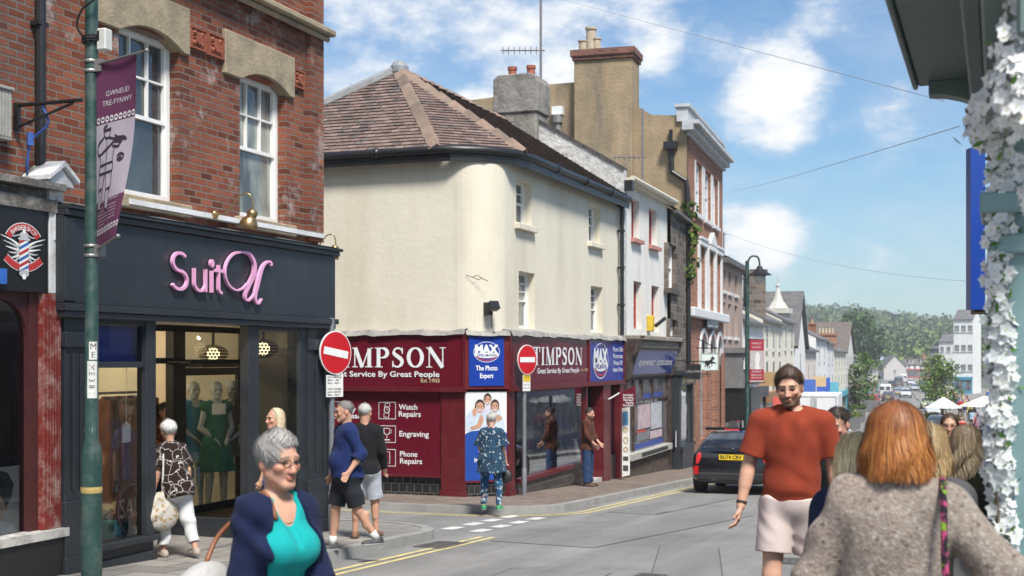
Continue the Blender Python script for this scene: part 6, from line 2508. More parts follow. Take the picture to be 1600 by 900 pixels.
 # soil pipe with a bright cowl, hopper and zigzag downpipe, ivy
mb=MB()
x,z=FSd.px(872,175,-.1)
mb.tube([(x,-.12,z-3.2),(x,-.12,z-.35)],.1,8)
mb.tube([(x,-.12,z-.35),(x,-.12,z-.1)],.16,8)
mb.xf(SI).build('vent_pipe',M('pipe_grey',(.2,.19,.19),.6),bank,smooth=True,auto=40)
mb=MB()
mb.box(x-.17,x+.17,-.25,.0,z-.1,z+.16)
mb.xf(SI).build('vent_cowl',M('cowl_white',(.75,.76,.78),.4),bank)
mb=MB()
x,z=FSd.px(1048,228,-.1)
P=lambda a,b:(FSd.x(a,-.1),-.1,FSd.z(a,b,-.1))
mb.box(x-.2,x+.2,-.3,-.02,z-.12,z+.12)
mb.tube([(x,-.1,z+.5),(x,-.1,z)],.06,6)
mb.tube([P(1048,232),P(1050,268),P(1072,282),P(1074,300),P(1076,640)],.085,8)
mb.xf(SI).build('downpipe',BLACKP,bank)
t=thing('ivy','green ivy climbing beside the black downpipe on the brick bank','ivy',FBk.world(-.1,-.15,FBk.z(1074,420)))
rg=np.random.default_rng(11)
cen=[((rg.random()-.5)*.3,(rg.random()-.5)*.3,2.4*k/16-.4)for k in range(17)]
V,F_,C=leaf_cloud(cen,[.13+.12*rg.random()for _ in cen],[20]*17,.09,[np.array((.09,.14,.03))*(.6+.8*rg.random())for _ in cen],rg)
vmesh('leaves',V,F_,C,LEAF,t)
# aerials
AER=M('aerial_metal',(.2,.19,.19),.5,metal=.4)
def aerial(label,px,D,py0,py1,pyb,L,side=-1):
 X,Y=at(px,D)
 z=lambda py:HC+(560-py)/FPX*D
 t=thing('tv_aerial',label,'aerial',(X,Y,z(py1)),YAW)
 h=z(py0)-z(py1)
 mb=MB()
 mb.tube([(0,0,0),(0,0,h)],.03,6)
 mb.build('mast',AER,t)
 zb=z(pyb)-z(py1)
 mb=MB()
 mb.tube([(side*L,0,zb),(.1,0,zb)],.018,5)
 n=int(L/.14)
 for i in range(n):
  x=side*(L-.05-i*.14)
  mb.tube([(x,-.02,zb-.1),(x,.02,zb+.1)],.01,4)
 mb.build('array',AER,t)
 return t
aerial('tall television mast with a long array behind the cement chimney',845,33.5,-30,160,79,1.0)
aerial('rusty television aerial standing in front of the ochre side wall',1004,38,170,298,246,.85)
aerial('distant thin television aerial above the pink-grey building roof',1131,52,363,400,366,.3)
# --- pink-grey house
p4=fhit(1160)
FPk,LP=frame_between(p3,p4)
pk=fthing('pink_grey_building','three storey pink-grey rendered building with a black bay beside the street lamp','building',FPk)
zeP=FPk.z(1145,410)
cols_x=[(FPk.x(a),FPk.x(b))for a,b in((1130.5,1134),(1138,1142.5),(1148,1152.5))]
rows=[(FPk.z(1140,457),FPk.z(1140,425)),(FPk.z(1140,526),FPk.z(1140,475))]
wP=[(a,b,c,d)for a,b in cols_x for c,d in rows]
PKM=M('pink_grey_render',(.34,.26,.225),.9,.12,1.2,stain=(.2,.16,.14),stain_amt=.5,streak=True)
mb=MB()
mb.wall(0,LP,-1,zeP,wP,0,reveal=.2)
mb.quad((LP,0,-1),(LP,9,-1),(LP,9,zeP),(LP,0,zeP))
mb.build('wall',PKM,pk)
for w in wP:
 sash(pk,*w,.14,(1,1),(1,1))
 mb=MB()
 mb.box(w[0]-.1,w[1]+.1,-.08,.1,w[2]-.12,w[2]-.003)
 mb.build('sill',M('white_sill',(.6,.6,.58),.6),pk)
mb=MB()
mb.quad((0,-.25,zeP),(LP,-.25,zeP),(LP,4,zeP+1.6),(0,4,zeP+1.6))
mb.quad((LP,4,zeP+1.6),(0,4,zeP+1.6),(0,9,zeP),(LP,9,zeP))
mb.box(0,LP,-.25,.0,zeP-.2,zeP-.01)
mb.build('roof',SLATE,pk)
gP=FPk.ground(LP/2)
zb0,zb1=FPk.z(1145,604),FPk.z(1145,552)
mb=MB()
mb.box(.3,LP-.2,-.7,-.001,zb0,zb1)
mb.box(.2,LP-.1,-.85,-.001,zb1+.001,zb1+.2)
mb.build('bay',M('bay_grey',(.16,.16,.16),.6,.2,4),pk)
for k in range(2):
 x0,x1=.5+k*(LP-.9)/2,.3+(k+1)*(LP-.9)/2
 sash(pk,x0,x1,zb0+.7,zb1-.15,-.75,(1,1),(1,1),d=.04)
mb=MB()
mb.box(.4,LP*.6,-1.0,-.001,zb0-1.2,zb0-.01)
mb.build('canopy_box',BLACKP,pk)
mb=MB()
mb.quad((.2,-.01,gP-.5),(LP-.2,-.01,gP-.5),(LP-.2,-.01,zb0-1.3),(.2,-.01,zb0-1.3))
mb.build('shop_window',_MT['shop_dark'],pk)
t=fthing('ramp_wall','low black wall with rail beside the brick bank entrance','wall',FPk)
mb=MB()
mb.prism([(-1.5,gB-.8+FBk.o.z-FPk.o.z),(LP,gP-.3),(LP,gP+1.5),(-.3,gP+.9)],-.9,-.75)
mb.build('panel',BLACKP,t)
mb=MB()
for k in range(8):
 mb.tube([(k*LP/8,-.8,gP),(k*LP/8,-.8,gP+1.9)],.015,5)
mb.tube([(0,-.8,gP+1.9),(LP,-.8,gP+1.9)],.02,5)
mb.build('railing',BLACKP,t)
# --- hanging signs
HS=fthing('hanging_shop_sign','maroon hanging sign with white service list outside the corner shop','sign',FR)
yo=-.75
mb=MB()
x_=FR.x(951)
q=[FR.px(a,b)for a,b in((969,613),(969,638),(993,634),(993,601))]
def hang(name,label,X,Y,rot,pts,mat,extra,arm=None):
 """a flat sign hung out from a wall; pts in its own x,z"""
 t=thing(name,label,'sign',(X,Y,0),rot)
 mb=MB()
 mb.prism(pts,-.02,.02)
 mb.build('panel',mat,t)
 if extra:
  extra(t)
 if arm:
  mb=MB()
  for a in arm:
   mb.tube(list(a),.016,6)
  mb.build('bracket',BLACKP if arm and len(arm)>1 else LETW,t)
 return t
bpy.data.objects.remove(HS)
def pxp(px,py,D):
 """x,z in a camera-facing upright plane D metres off, relative to its own centre column"""
 return((px-pxp.c)/FPX*D,HC+(560-py)/FPX*D)
def sign_at(name,label,pc,D,pxs,mat,extra=None,arm=None,turn=0.0):
 pxp.c=pc
 X,Y=at(pc,D)
 k=1/math.cos(turn)
 P=lambda a,b:(pxp(a,b,D)[0]*k,pxp(a,b,D)[1])
 return hang(name,label,X,Y,YAW+turn,[P(a,b)for a,b in pxs],mat,(lambda t:extra(t,P))if extra else None,[[(P(a,b)[0],0,P(a,b)[1])for a,b in seg]for seg in arm]if arm else None)
def ex1_(t,P):
 mb=MB()
 for i,s_ in enumerate(('Shoe Repairs','Key Cutting','Watch Repairs','Engraving','Phone Repairs')):
  a,b=P(989.5,618.5+i*4)
  mb.text(s_,a,b,.045,w=.24 if i!=3 else .17,y=-.023,align='R',bold=.01)
 mb.build('lettering',LETW,t)
sign_at('hanging_sign','maroon hanging sign with a white list of services beside the corner shop door',981,31.2,[(968.5,637),(992.5,633),(993,602),(968.5,615)],MARBRD,ex1_,[[(951,624),(968,614)]])
def ex2_(t,P):
 mb=MB()
 for i,(py,h,m)in enumerate(((643,21,0),(668,8,1),(682,12,2),(698,9,2),(713,7,3),(727,9,3))):
  x0,z1=P(973.3,py)
  x1,z0=P(981.5,py+h)
  if m in(0,3):
   mb.quad((x0,-.024,z0),(x1,-.024,z0),(x1,-.024,z1),(x0,-.024,z1),m)
  else:
   mb.ribbon([((x0+x1)/2+(x1-x0)*.38*math.cos(R(a)),(z0+z1)/2+(z1-z0)*.4*math.sin(R(a)))for a in range(0,360,30)],.03,-.024,m,closed=True)
 mb.build('print',[M('panel_blue',(.1,.3,.5),.5),M('panel_gold',(.5,.38,.15),.5),M('panel_tan',(.4,.28,.12),.5),M('panel_ink',(.05,.05,.05),.5)],t)
sign_at('vertical_sign','tall narrow white sign with blue top and picture list by the shop door',977.5,31.6,[(972,745),(984,742),(984,636),(972,638)],M('panel_white',(.66,.66,.64),.5),ex2_)
def ex3_(t,P):
 mb=MB()
 a,b=P(1083,582)
 mb.text('SALON',a,b,.06,w=.45,y=-.023,align='C')
 mb.build('lettering',M('dim_white',(.4,.4,.4),.5),t)
sign_at('hanging_sign','black rectangular hanging sign next to the horse sign',1083,38.5,[(1071.5,592),(1094.5,593),(1094.5,569),(1071.5,570)],BLACKP,ex3_,[[(1058,563.5),(1100,565)],[(1083,570),(1083,564)]])
def ex4_(t,P):
 mb=MB()
 horse=[(1099.5,570),(1100.5,565),(1103,563),(1107,563.5),(1110,562),(1111.5,558),(1113.5,556),(1114.5,558),(1116.5,560.5),(1116,562),(1113.5,561.5),(1113.5,565),(1116,565.5),(1118.5,567.5),(1118,569),(1115.5,567.5),(1112.5,568),(1108,568.5),(1106,572),(1105.5,576),(1104.5,576),(1104.5,571.5),(1103.5,570),(1102,574),(1100.8,573.5),(1102,568.5),(1101.5,566.5)]
 mb.poly([(P(a,b)[0],-.026,P(a,b)[1])for a,b in reversed(horse)])
 for seg in([(1112,567.5),(1112.5,571),(1110.5,573)],[(1108,568),(1107.5,572),(1109,576)],[(1101.5,565),(1098.7,565),(1098,568.5)]):
  mb.ribbon([P(a,b)for a,b in seg],.022,-.0265)
 mb.build('horse_emblem',BLACKP,t)
 mb=MB()
 a,b,c,d=P(1095.5,578),P(1122,578),P(1122,552.5),P(1095.5,552.5)
 mb.ribbon([(a[0],a[1]),(b[0],b[1]),(c[0],c[1]),(d[0],d[1])],.03,-.03,closed=True,depth=.06)
 mb.build('frame',M('pale_green_frame',(.3,.45,.36),.5),t)
sign_at('bank_sign','pale square hanging bank sign with a prancing black horse',1109,41.5,[(1096,577.5),(1121.5,577.5),(1121.5,553),(1096,553)],M('bank_sign_white',(.62,.70,.68),.4),ex4_,[[(1087,543.5),(1121,544)],[(1088,528),(1121,545)],[(1100,544),(1100,553)],[(1117,544),(1117,553)]])
# yellow alarm box on the white house
x,z=FW.px(1012,506,.1)
t=thing('alarm_box','yellow alarm box with a black camera on the white house','alarm',FW.world(x,.0,z-.2),FW.a)
mb=MB()
mb.box(-.13,.13,-.06,.1,0,.42)
mb.build('casing',M('alarm_yellow',(.6,.42,.03),.5),t,bevel=.02)
mb=MB()
mb.tube([(.1,-.1,.15),(.55,-.25,.36)],.05,8)
mb.build('camera',BLACKP,t)
# --- street lamp with red banner
X,Y=at(1167.5,37.5)
g=gz(X,Y)+PH
z=lambda py:HC+(560-py)/FPX*37.5-g
t=thing('street_lamp','dark green street lamp with a curved neck and bell lantern','street lamp',(X,Y,g),YAW)
mb=MB()
mb.lathe([(.1,0),(.1,1.1),(.065,1.2),(.055,z(408)),(0,z(407))],n=12)
k_=37.5/FPX
mb.tube(smooth([(.0,0,z(425)),(.02,0,z(412)),(.06,0,z(404)),(.16,0,z(400)),(.3,0,z(402)),(.345,0,z(410)),(.35,0,z(420))],5),.028,7)
mb.build('column',GREENP,t,smooth=True,auto=50)
mb=MB()
mb.lathe([(.0,z(415)),(.07,z(416)),(.09,z(420)),(.13,z(421)),(.16,z(424)),(.3,z(428)),(.34,z(430)),(.3,z(430)),(.1,z(426))],(.35,0,0),n=20)
mb.build('lantern_hood',BLACKP,t,smooth=True,auto=40)
mb=MB()
mb.lathe([(.17,z(430)),(.16,z(434)),(.11,z(441)),(.0,z(443))],(.35,0,0),n=16)
mb.build('lantern_glass',M('lantern_glass',(.5,.52,.52),.15,.05),t,smooth=True)
def ex5_(t,P):
 mb=MB()
 for(a,b,c,d,m)in((1171.5,1193,548,577,0),(1171.5,1193,594.5,597,0)):
  q0,q1=P(a,d),P(b,c)
  mb.quad((q0[0],-.023,q0[1]),(q1[0],-.023,q0[1]),(q1[0],-.023,q1[1]),(q0[0],-.023,q1[1]),0)
 fig=[(1179,577),(1180,570),(1179,562),(1180,555),(1182,550),(1185,550),(1187,556),(1187,564),(1185,570),(1187,577)]
 mb.poly([(P(a,b)[0],-.026,P(a,b)[1])for a,b in fig],1)
 for i,(s_,py,w)in enumerate((('MONMOUTH',538,.26),('TREFYNWY',544,.26),('ROCKFIELD',582,.24),('festival town',587,.3),('welcomes you',591,.3))):
  mb.text(s_,*P(1182,py),.05,w=w,y=-.024,m=1,align='C')
 mb.build('print',[M('banner_grey',(.40,.37,.38),.7),M('banner_white2',(.62,.6,.6),.7)],t)
sign_at('street_banner','red and grey banner hanging on the curved-neck street lamp',1182,37.45,[(1171,598),(1193.5,596),(1193.5,531),(1171,531)],M('banner_red',(.30,.018,.04),.7,.1,4),ex5_,[[(1167,530),(1195,531)],[(1167,599),(1195,597.5)]])
# --- overhead wires
def wire(label,a,b,Da,Db,sag,r=.006):
 A,B=ray(*a)*Da+Vector((0,0,HC)),ray(*b)*Db+Vector((0,0,HC))
 pts=[A.lerp(B,i/16)-Vector((0,0,sag*4*(i/16)*(1-i/16)))for i in range(17)]
 mb=MB()
 mb.tube([p-A for p in pts],r,4)
 o=mb.build('overhead_wire',M('wire_grey',(.25,.27,.3),.6),loc=A)
 tag(o,label,'wire')
wire('thin overhead wire crossing the sky from the top of the frame to the canopy',(865,-4),(1476,158),30,7,.0,.0022)
wire('thin overhead wire rising from the brick bank cornice towards the blossom',(1128,302),(1500,197),46,7,.05,.0025)
wire('faint low overhead wire sagging across the sky above the white houses',(1130,362),(1520,440),47,30,.3,.004)
# ================================================================ the white houses down the street
DKW=[M('far_frame',(.5,.5,.5),.6),M_dark_glass('far_pane',(.05,.055,.065),.08,(.1,.11,.12))]
GREYR=M('roof_grey',(.13,.13,.135),.8,.25,1.5)
BROWNR=M('roof_brown',(.13,.11,.095),.85,.25,1.5)
def house(label,F,L,H,wall,roof,nc=2,nr=2,shop=None,depth=6.5,pitch=.5,chim=True,gable=False,wh=1.15,ww=.8,ground=3.0,dormer=0,name='town_house',pots=(.4,.17,.09)):
 """a terraced house: x along the street, walls to height H above its foot"""
 t=fthing(name,label,'house',F)
 wm=M('house_wall_%02d%02d%02d'%tuple(int(c*99)for c in wall),wall,.85,.07,.8,stain=(.35,.33,.3),stain_amt=.35,streak=True)
 mb=MB()
 b=-1.2
 mb.box(.01,L-.01,0,depth,b,H)
 rh=depth/2*pitch
 if gable:
  pitch=min(pitch,6.5/L)
 nc=max(nc,int(L/4))if nc else 0
 if gable:
  mb.prism([(.01,H),(L-.01,H),(L/2,H+L/2*pitch)],0,depth)
 else:
  for x0,x1 in((.01,.2),(L-.2,L-.01)):
   mb.add([(x,y,z)for x in(x0,x1)for y,z in((0,H),(depth,H),(depth/2,H+rh-.05))],[(0,1,2),(5,4,3),(0,3,4,1),(1,4,5,2),(2,5,3,0)])
 mb.build('wall',wm,t)
 mb=MB()
 o=.25
 if gable:
  k=L/2*pitch
  for s0,s1 in((-o,L/2),(L+o,L/2)):
   z0=H-o*pitch
   q=[(s0,-o,z0+.02),(s0,depth,z0+.02),(s1,depth,H+k+.02),(s1,-o,H+k+.02)]
   mb.poly(q);mb.poly([(x,y,z+.15)for x,y,z in q]);mb.quad(q[0],q[3],(q[3][0],q[3][1],q[3][2]+.15),(q[0][0],q[0][1],q[0][2]+.15))
 else:
  for y0 in(-o,depth+o):
   z0=H-o*pitch
   q=[(0,y0,z0+.02),(L,y0,z0+.02),(L,depth/2,H+rh),(0,depth/2,H+rh)]
   mb.poly(q);mb.poly([(x,y,z+.12)for x,y,z in q])
   mb.quad(q[0],q[1],(q[1][0],q[1][1],q[1][2]+.12),(q[0][0],q[0][1],q[0][2]+.12))
   for e in((0,3),(1,2)):
    mb.quad(q[e[0]],q[e[1]],tuple(Vector(q[e[1]])+Vector((0,0,.12))),tuple(Vector(q[e[0]])+Vector((0,0,.12))))
 rf=mb.build('roof',roof,t)
 for k in range(dormer):
  x=L*(k+.5)/dormer
  mb=MB()
  y=depth*.12
  z=H+y*pitch
  mb.box(x-.6,x+.6,y,y+1.4,z,z+1.2,0)
  mb.prism([(x-.8,z+1.2),(x+.8,z+1.2),(x,z+1.9)],y-.15,y+1.8,1)
  mb.quad((x-.42,y-.01,z+.2),(x+.42,y-.01,z+.2),(x+.42,y-.01,z+1.05),(x-.42,y-.01,z+1.05),2)
  mb.build('dormer',[wm,roof,DKW[1]],t)
 if chim:
  mb=MB()
  x=L-.55
  zt=H+rh+1.1
  mb.box(x-.45,x+.45,depth/2-.35,depth/2+.35,H+rh*.6,zt)
  mb.box(x-.52,x+.52,depth/2-.42,depth/2+.42,zt+.001,zt+.15)
  c=mb.build('chimney',M('chimney_%d'%(int(pots[0]*100)),pots,.9,.3,3),t)
  for dx in(-.22,.2):
   mb=MB()
   mb.lathe([(.13,0),(.11,.45),(.13,.5)],(x+dx,depth/2,zt+.15),n=8)
   mb.build('chimney_pot',M('far_pot',(.40,.27,.16),.9,.2,5),c)
 me=None
 for r in range(nr):
  zc=ground+(H-ground)*(r+.52)/nr
  for i in range(nc):
   x=L*(i+.5)/nc
   if me is None:
    mb=MB()
    mb.box(-ww/2,ww/2,-.03,.06,-wh/2,wh/2,0)
    for a,c_ in((-ww/2+.07,-.02),(.02,ww/2-.07)):
     for d,e in((-wh/2+.07,-.02),(.02,wh/2-.07)):
      mb.quad((a,-.034,d),(c_,-.034,d),(c_,-.034,e),(a,-.034,e),1)
    mb.box(-ww/2-.08,ww/2+.08,-.12,.0,-wh/2-.1,-wh/2-.001,0)
    w=mb.build('window',DKW,t)
    me=w.data
   else:
    w=bpy.data.objects.new('window',me)
    COL.objects.link(w)
    w.parent=t
   w.location=(x,0,zc)
 if shop:
  sm=M('shop_%02d%02d%02d'%tuple(int(c*99)for c in shop),shop,.5,.15,3)
  g=F.ground(L/2)
  mb=MB()
  mb.box(.15,L-.15,-.3,-.001,2.45+g,2.95+g,0)
  mb.box(.2,L-.2,-.16,-.001,g-.3,g+.6,0)
  for x in(.2,L*.5,L-.4):
   mb.box(x,x+.2,-.17,-.001,g+.601,g+2.449,0)
  mb.quad((.25,-.1,g+.6),(L-.25,-.1,g+.6),(L-.25,-.1,g+2.45),(.25,-.1,g+2.45),1)
  mb.build('shop_front',[sm,DKW[1]],t)
 return t
W1_,W2_,W3_,CR_,PK_,BL_=(.70,.70,.69),(.62,.63,.64),(.55,.54,.52),(.66,.62,.52),(.62,.54,.50),(.50,.60,.68)
row=[(1160.5,1192,506,W1_,SLATE,2,1,(.05,.05,.06),dict(chim=True,pots=(.24,.20,.17)),'low white house with grey slates just past the pink-grey building'),(1192,1222,503,CR_,GREYR,3,2,(.30,.16,.08),dict(chim=False),'cream terraced house with six windows above a brown shop front'),(1222,1241,503,CR_,GREYR,2,2,(.55,.53,.5),dict(chim=True,pots=(.6,.6,.58)),'taller cream terraced house beside the white pinnacle'),(1241,1258,541,W1_,SLATE,1,1,None,dict(chim=False,gable=True,pitch=1.1,wh=2.0),'white house with a steep street gable and one tall window'),(1258,1275,548,PK_,SLATE,2,1,(.2,.2,.22),dict(dormer=2,chim=False),'pale pinkish house with two dormers in its slate roof'),(1275,1292,530,W1_,GREYR,2,2,(.04,.1,.3),dict(pots=(.34,.14,.08)),'white house with a blue shop front and tall brick stack'),(1292,1303,537,W2_,BROWNR,1,2,(.1,.1,.1),dict(chim=False),'narrow off-white house with a brown roof, fourth from the far end of the left row'),(1303,1321,549,CR_,GREYR,2,2,(.05,.3,.38),dict(pots=(.25,.10,.06)),'cream house with a turquoise shop front'),(1321,1334,552,W3_,BROWNR,2,2,(.02,.02,.02),dict(gable=True,chim=False),'grey-white gabled house with a black shop front'),(1334,1346,560,W1_,GREYR,2,2,(.35,.05,.05),dict(pots=(.30,.12,.07)),'white house with a red shop front near the far end of the left row'),(1346,1354,566,W3_,BROWNR,2,2,(.1,.12,.1),dict(chim=False),'grey house closing the far end of the left row'),]
for a,b,ey,wall,roof,nc,nr,shop,kw,lab in row:
 A,B=fhit(a),fhit(b)
 F,L=frame_between(A,B)
 house(lab,F,L,F.z((a+b)/2,ey),wall,roof,nc,nr,shop,ground=3.0+F.ground(L/2),**kw)
 # a stone stack and gable behind the first house, the white pinnacle, the tall chimney block
A=at(1183,64)
F=Frame(A[0],A[1],gz(*A),YAW)
t=fthing('stone_chimney_stack','broad grey-brown stone chimney stack behind the street lamp','chimney',F)
mb=MB()
mb.box(-.46,.42,0,1.2,0,F.z(1183,428))
mb.box(-.54,.5,-.08,1.28,F.z(1183,428)+.001,F.z(1183,421))
mb.build('stack',ROUGH,t)
A=fhit(1237)
F=Frame(A[0]-.4,A[1],gz(*A),R(90))
t=fthing('stone_pinnacle','slender pale stone pinnacle standing up from the white terrace','pinnacle',F)
z0,z1,z2=F.z(1236,560),F.z(1236,492),F.z(1236,452)
mb=MB()
mb.box(-.6,.6,-.2,1.0,-1,z1)
mb.box(-.75,.75,-.35,1.15,z1+.001,z1+.3)
mb.build('shaft',M('pinnacle_stone',(.5,.48,.44),.85,.15,3),t)
mb=MB()
mb.lathe([(.62,z1+.3),(.3,(z1+z2)/2),(.06,z2),(.0,z2)],(0,.4,0),n=8)
mb.ball((0,.4,z2+.1),.12,8)
mb.tube([(0,.4,z2),(0,.4,z2+.6)],.04,5)
mb.build('spire',M('pinnacle_stone',(0,0,0)),t)
A=fhit(1249)
F=Frame(A[0]-3.5,A[1],gz(*A),R(60))
t=fthing('white_chimney_block','plain white rendered chimney block behind the steep gabled house','chimney',F)
mb=MB()
mb.box(-1.0,1.0,0,2,0,F.z(1249,486))
mb.box(1.0,2.0,.2,1.8,0,F.z(1249,501))
mb.build('stack',WR,t)
A=at(1292,122)
F=Frame(A[0],A[1],gz(*A),YAW)
t=fthing('brick_chimney_stack','wide red brick stack crowded with buff pots above the left roofs','chimney',F)
zt=F.z(1292,524)
mb=MB()
mb.box(-.9,.9,0,.8,0,zt)
mb.box(-1.0,1.0,-.1,.9,zt+.001,zt+.2)
mb.build('stack',BRICK_B,t)
for i in range(5):
 mb=MB()
 mb.lathe([(.14,0),(.11,.5),(.14,.55)],(-.6+.3*i,.4,zt+.2),n=8)
 mb.build('chimney_pot',M('buff_pot',(0,0,0)),t)
 # houses that close the street, facing us, and the right-hand row
closing=[(1357,1372,330,566,W3_,BROWNR,2,1,None,dict(gable=False,chim=True),0,'grey roofed house just left of the pale blue gable'),(1364,1394,420,566,BL_,GREYR,2,1,(.3,.3,.32),dict(gable=True,chim=False,pitch=.7),-8,'pale blue gabled house closing the view down the street'),(1381,1416,380,573,(.46,.44,.43),GREYR,1,1,None,dict(gable=True,chim=False,pitch=1.0),4,'grey rendered gable with one dark window closing the street'),(1416,1452,400,570,W1_,BROWNR,4,1,(.35,.1,.1),dict(dormer=2,chim=True),0,'low white house with brown roof and dormers to the right of the grey gable'),(1394,1440,520,556,W3_,GREYR,3,1,None,dict(chim=True),0,'long grey roof behind the closing houses'),(1452,1467,330,545,(.07,.08,.09),SLATE,3,2,None,dict(chim=False,pitch=.2),-40,'dark slate coloured building with pale pilasters at the end of the right row'),(1467,1491,290,534,W1_,GREYR,3,2,(.1,.1,.12),dict(chim=True),-35,'white three storey house with a long sloping grey roof'),(1490,1514,225,499,W1_,GREYR,3,3,(.05,.25,.35),dict(chim=True),-30,'tall white three storey house nearest the blossom'),]
for a,b,D,ey,wall,roof,nc,nr,shop,kw,tw,lab in closing:
 A,B=at(a,D),at(b,D)
 ang=YAW+R(tw)
 L=math.hypot(B[0]-A[0],B[1]-A[1])/max(.5,math.cos(R(tw)))if tw>-20 else math.hypot(B[0]-A[0],B[1]-A[1])*1.25
 F=Frame(A[0],A[1],gz(*A),ang)
 house(lab,F,L,HC+(560-ey)/FPX*D-gz(*A),wall,roof,nc,nr,shop,ground=2.8 if shop else .8,**kw)
 # right-hand row between the canopy and the crowd (mostly hidden behind the blossom)
for i,(y0,y1,col,lab)in enumerate(((13,22,W1_,'white shop building directly beyond the teal shop'),(22,33,CR_,'cream shop building second beyond the teal shop'),(33,48,W2_,'pale grey shop building third beyond the teal shop'),(48,66,W1_,'long white shop building facing the street lamp'),(66,92,CR_,'long cream shop building beside the crowd'),(92,125,PK_,'long pinkish building at the bend of the right row'))):
 xr=lambda y:.9+.012*min(y,80)-max(0,y-80)*.02
 F=Frame(xr(y1),y1,gz(0,y1),R(-90)+math.atan((xr(y1)-xr(y0))/(y1-y0))*-1)
 house(lab,F,y1-y0,4.6,col,GREYR,4,1,(.1,.12,.2),chim=i%2==0,ground=3.0)
 # blue shop sign projecting beyond the canopy
F=Frame(*at(1522,8.5),gz(0,8),YAW)
t=fthing('blue_sign','tall narrow royal blue sign projecting beside the white blossom','sign',F)
mb=MB()
mb.box(F.x(1513.5),F.x(1536),-.04,.05,F.z(1520,484),F.z(1520,232))
mb.build('panel',M('royal_blue',(.01,.05,.30),.35,.1,2),t)
mb=MB()
mb.box(F.x(1530),.5,.0,.02,F.z(1520,250),F.z(1520,245))
mb.build('bracket',BLACKP,t)
mb=MB()
mb.box(F.x(1520),F.x(1538),-.03,.04,F.z(1520,491),F.z(1520,484.5))
mb.build('trim',BRN,t)
# ================================================================ teal shop front and its blossom, close on the right
TEAL=M('teal_paint',(.22,.34,.35),.4,.08,2,stain=(.3,.36,.36),stain_amt=.3,stain_scale=5)
TEALD=M('dark_teal_paint',(.14,.19,.18),.5,.1,2)
FT=Frame(0,5.0,gz(0,5.0)+PH,R(-90))
teal=fthing('teal_shop_building','teal painted shop front with a deep projecting canopy at the right edge','building',FT)
zs_=HC+1.27-FT.o.z
mb=MB()
mb.box(-.28,.1,.0,.42,0,zs_-.2)
for k in range(3):
 mb.box(-.28-.02,-.28,.08+.1*k,.12+.1*k,.3,zs_-.6)
 mb.box(-.2+.1*k,-.16+.1*k,-.02,-.001,.3,zs_-.6)
mb.box(-.32,.14,-.05,.46,0,.35)
for z,d in((HC+.36-FT.o.z,.03),(HC+.5-FT.o.z,.06)):
 mb.box(-.28-d,.1+d,-d,.42+d,z,z+.07)
mb.build('pillar',TEAL,teal,bevel=.008)
mb=MB()
mb.box(.11,2.5,.1,.4,0,.7)
mb.box(.11,.9,.12,.3,zs_-.5,zs_-.2)
mb.box(-5.5,-.6,.6,.9,0,zs_-.2)
mb.build('wall',TEAL,teal)
mb=MB()
mb.quad((.11,.2,.7),(2.5,.2,.7),(2.5,.2,zs_-.5),(.11,.2,zs_-.5))
mb.build('window',GLASS,teal)
xe=5.0-6.5
mb=MB()
mb.box(xe,.9,-.35,.34,zs_,zs_+.05)
mb.box(xe,.9,-.375,-.351,zs_-.015,zs_+.30)
mb.box(xe+.3,.9,-.40,-.376,zs_+.12,zs_+.5)
mb.box(xe+.02,.9,-.43,.34,zs_+.501,zs_+.6)
mb.build('canopy',TEALD,teal,bevel=.006)
mb=MB()
for a,b,c,d in((-.12,-.05,-.1,0),(-.05,.05,-.22,0),(.05,.12,-.34,0),(.12,.3,-.5,0)):
 mb.box(xe+.06,.9,a,b-.002,zs_+c,zs_-.002)
mb.build('cornice',TEALD,teal,bevel=.01)
mb=MB()
pr=[(-.3,-.002),(-.3,-.06)]+[(-.3+.42*math.sin(R(a)),-.06-.42*(1-math.cos(R(a))))for a in range(10,91,10)]+[(.2,-.55),(.2,-.002)]
V=[(x,y,zs_+z)for x in(xe+.0,xe+.12)for y,z in pr]
n=len(pr)
mb.add(V,[tuple(range(n)),tuple(range(2*n-1,n-1,-1))]+[((i+1)%n,i,n+i,n+(i+1)%n)for i in range(n)])
mb.build('bracket',TEALD,teal)
# blossom garland
t=thing('blossom_garland','thick garland of white silk blossom hanging down the teal pillar','garland',(-.08,5.3,FT.o.z))
rg=np.random.default_rng(21)
FV,FF,FC_=[],[],[]
PET=[np.array(c)for c in((.80,.80,.78),(.74,.75,.76),(.82,.80,.79))]
def blossom(c,r,nrm):
 nrm=nrm/np.linalg.norm(nrm)
 a=np.cross(nrm,(0.3,.2,1.0));a/=np.linalg.norm(a)
 b=np.cross(nrm,a)
 ph=rg.random()*6
 col=PET[rg.integers(3)]*(.9+.12*rg.random())
 for k in range(5):
  an=ph+k*1.2566
  d=a*math.cos(an)+b*math.sin(an)
  e=np.cross(nrm,d)
  pts=[c+nrm*.002,c+d*r*.55+e*r*.42+nrm*r*.16,c+d*r+nrm*r*.3,c+d*r*.55-e*r*.42+nrm*r*.16]
  i0=len(FV)
  FV.extend(pts);FF.append((i0,i0+1,i0+2,i0+3));FC_.extend([(*col,1)]*4)
 for k in range(4):
  i0=len(FV)
  q=c+nrm*r*.22
  s=r*.13
  an=k*1.57
  FV.extend([q,q+(a*math.cos(an)+b*math.sin(an))*s,q+(a*math.cos(an+.8)+b*math.sin(an+.8))*s*1.2,q+(a*math.cos(an+1.57)+b*math.sin(an+1.57))*s])
  FF.append((i0,i0+1,i0+2,i0+3));FC_.extend([(.6,.6,.3,1)]*4)
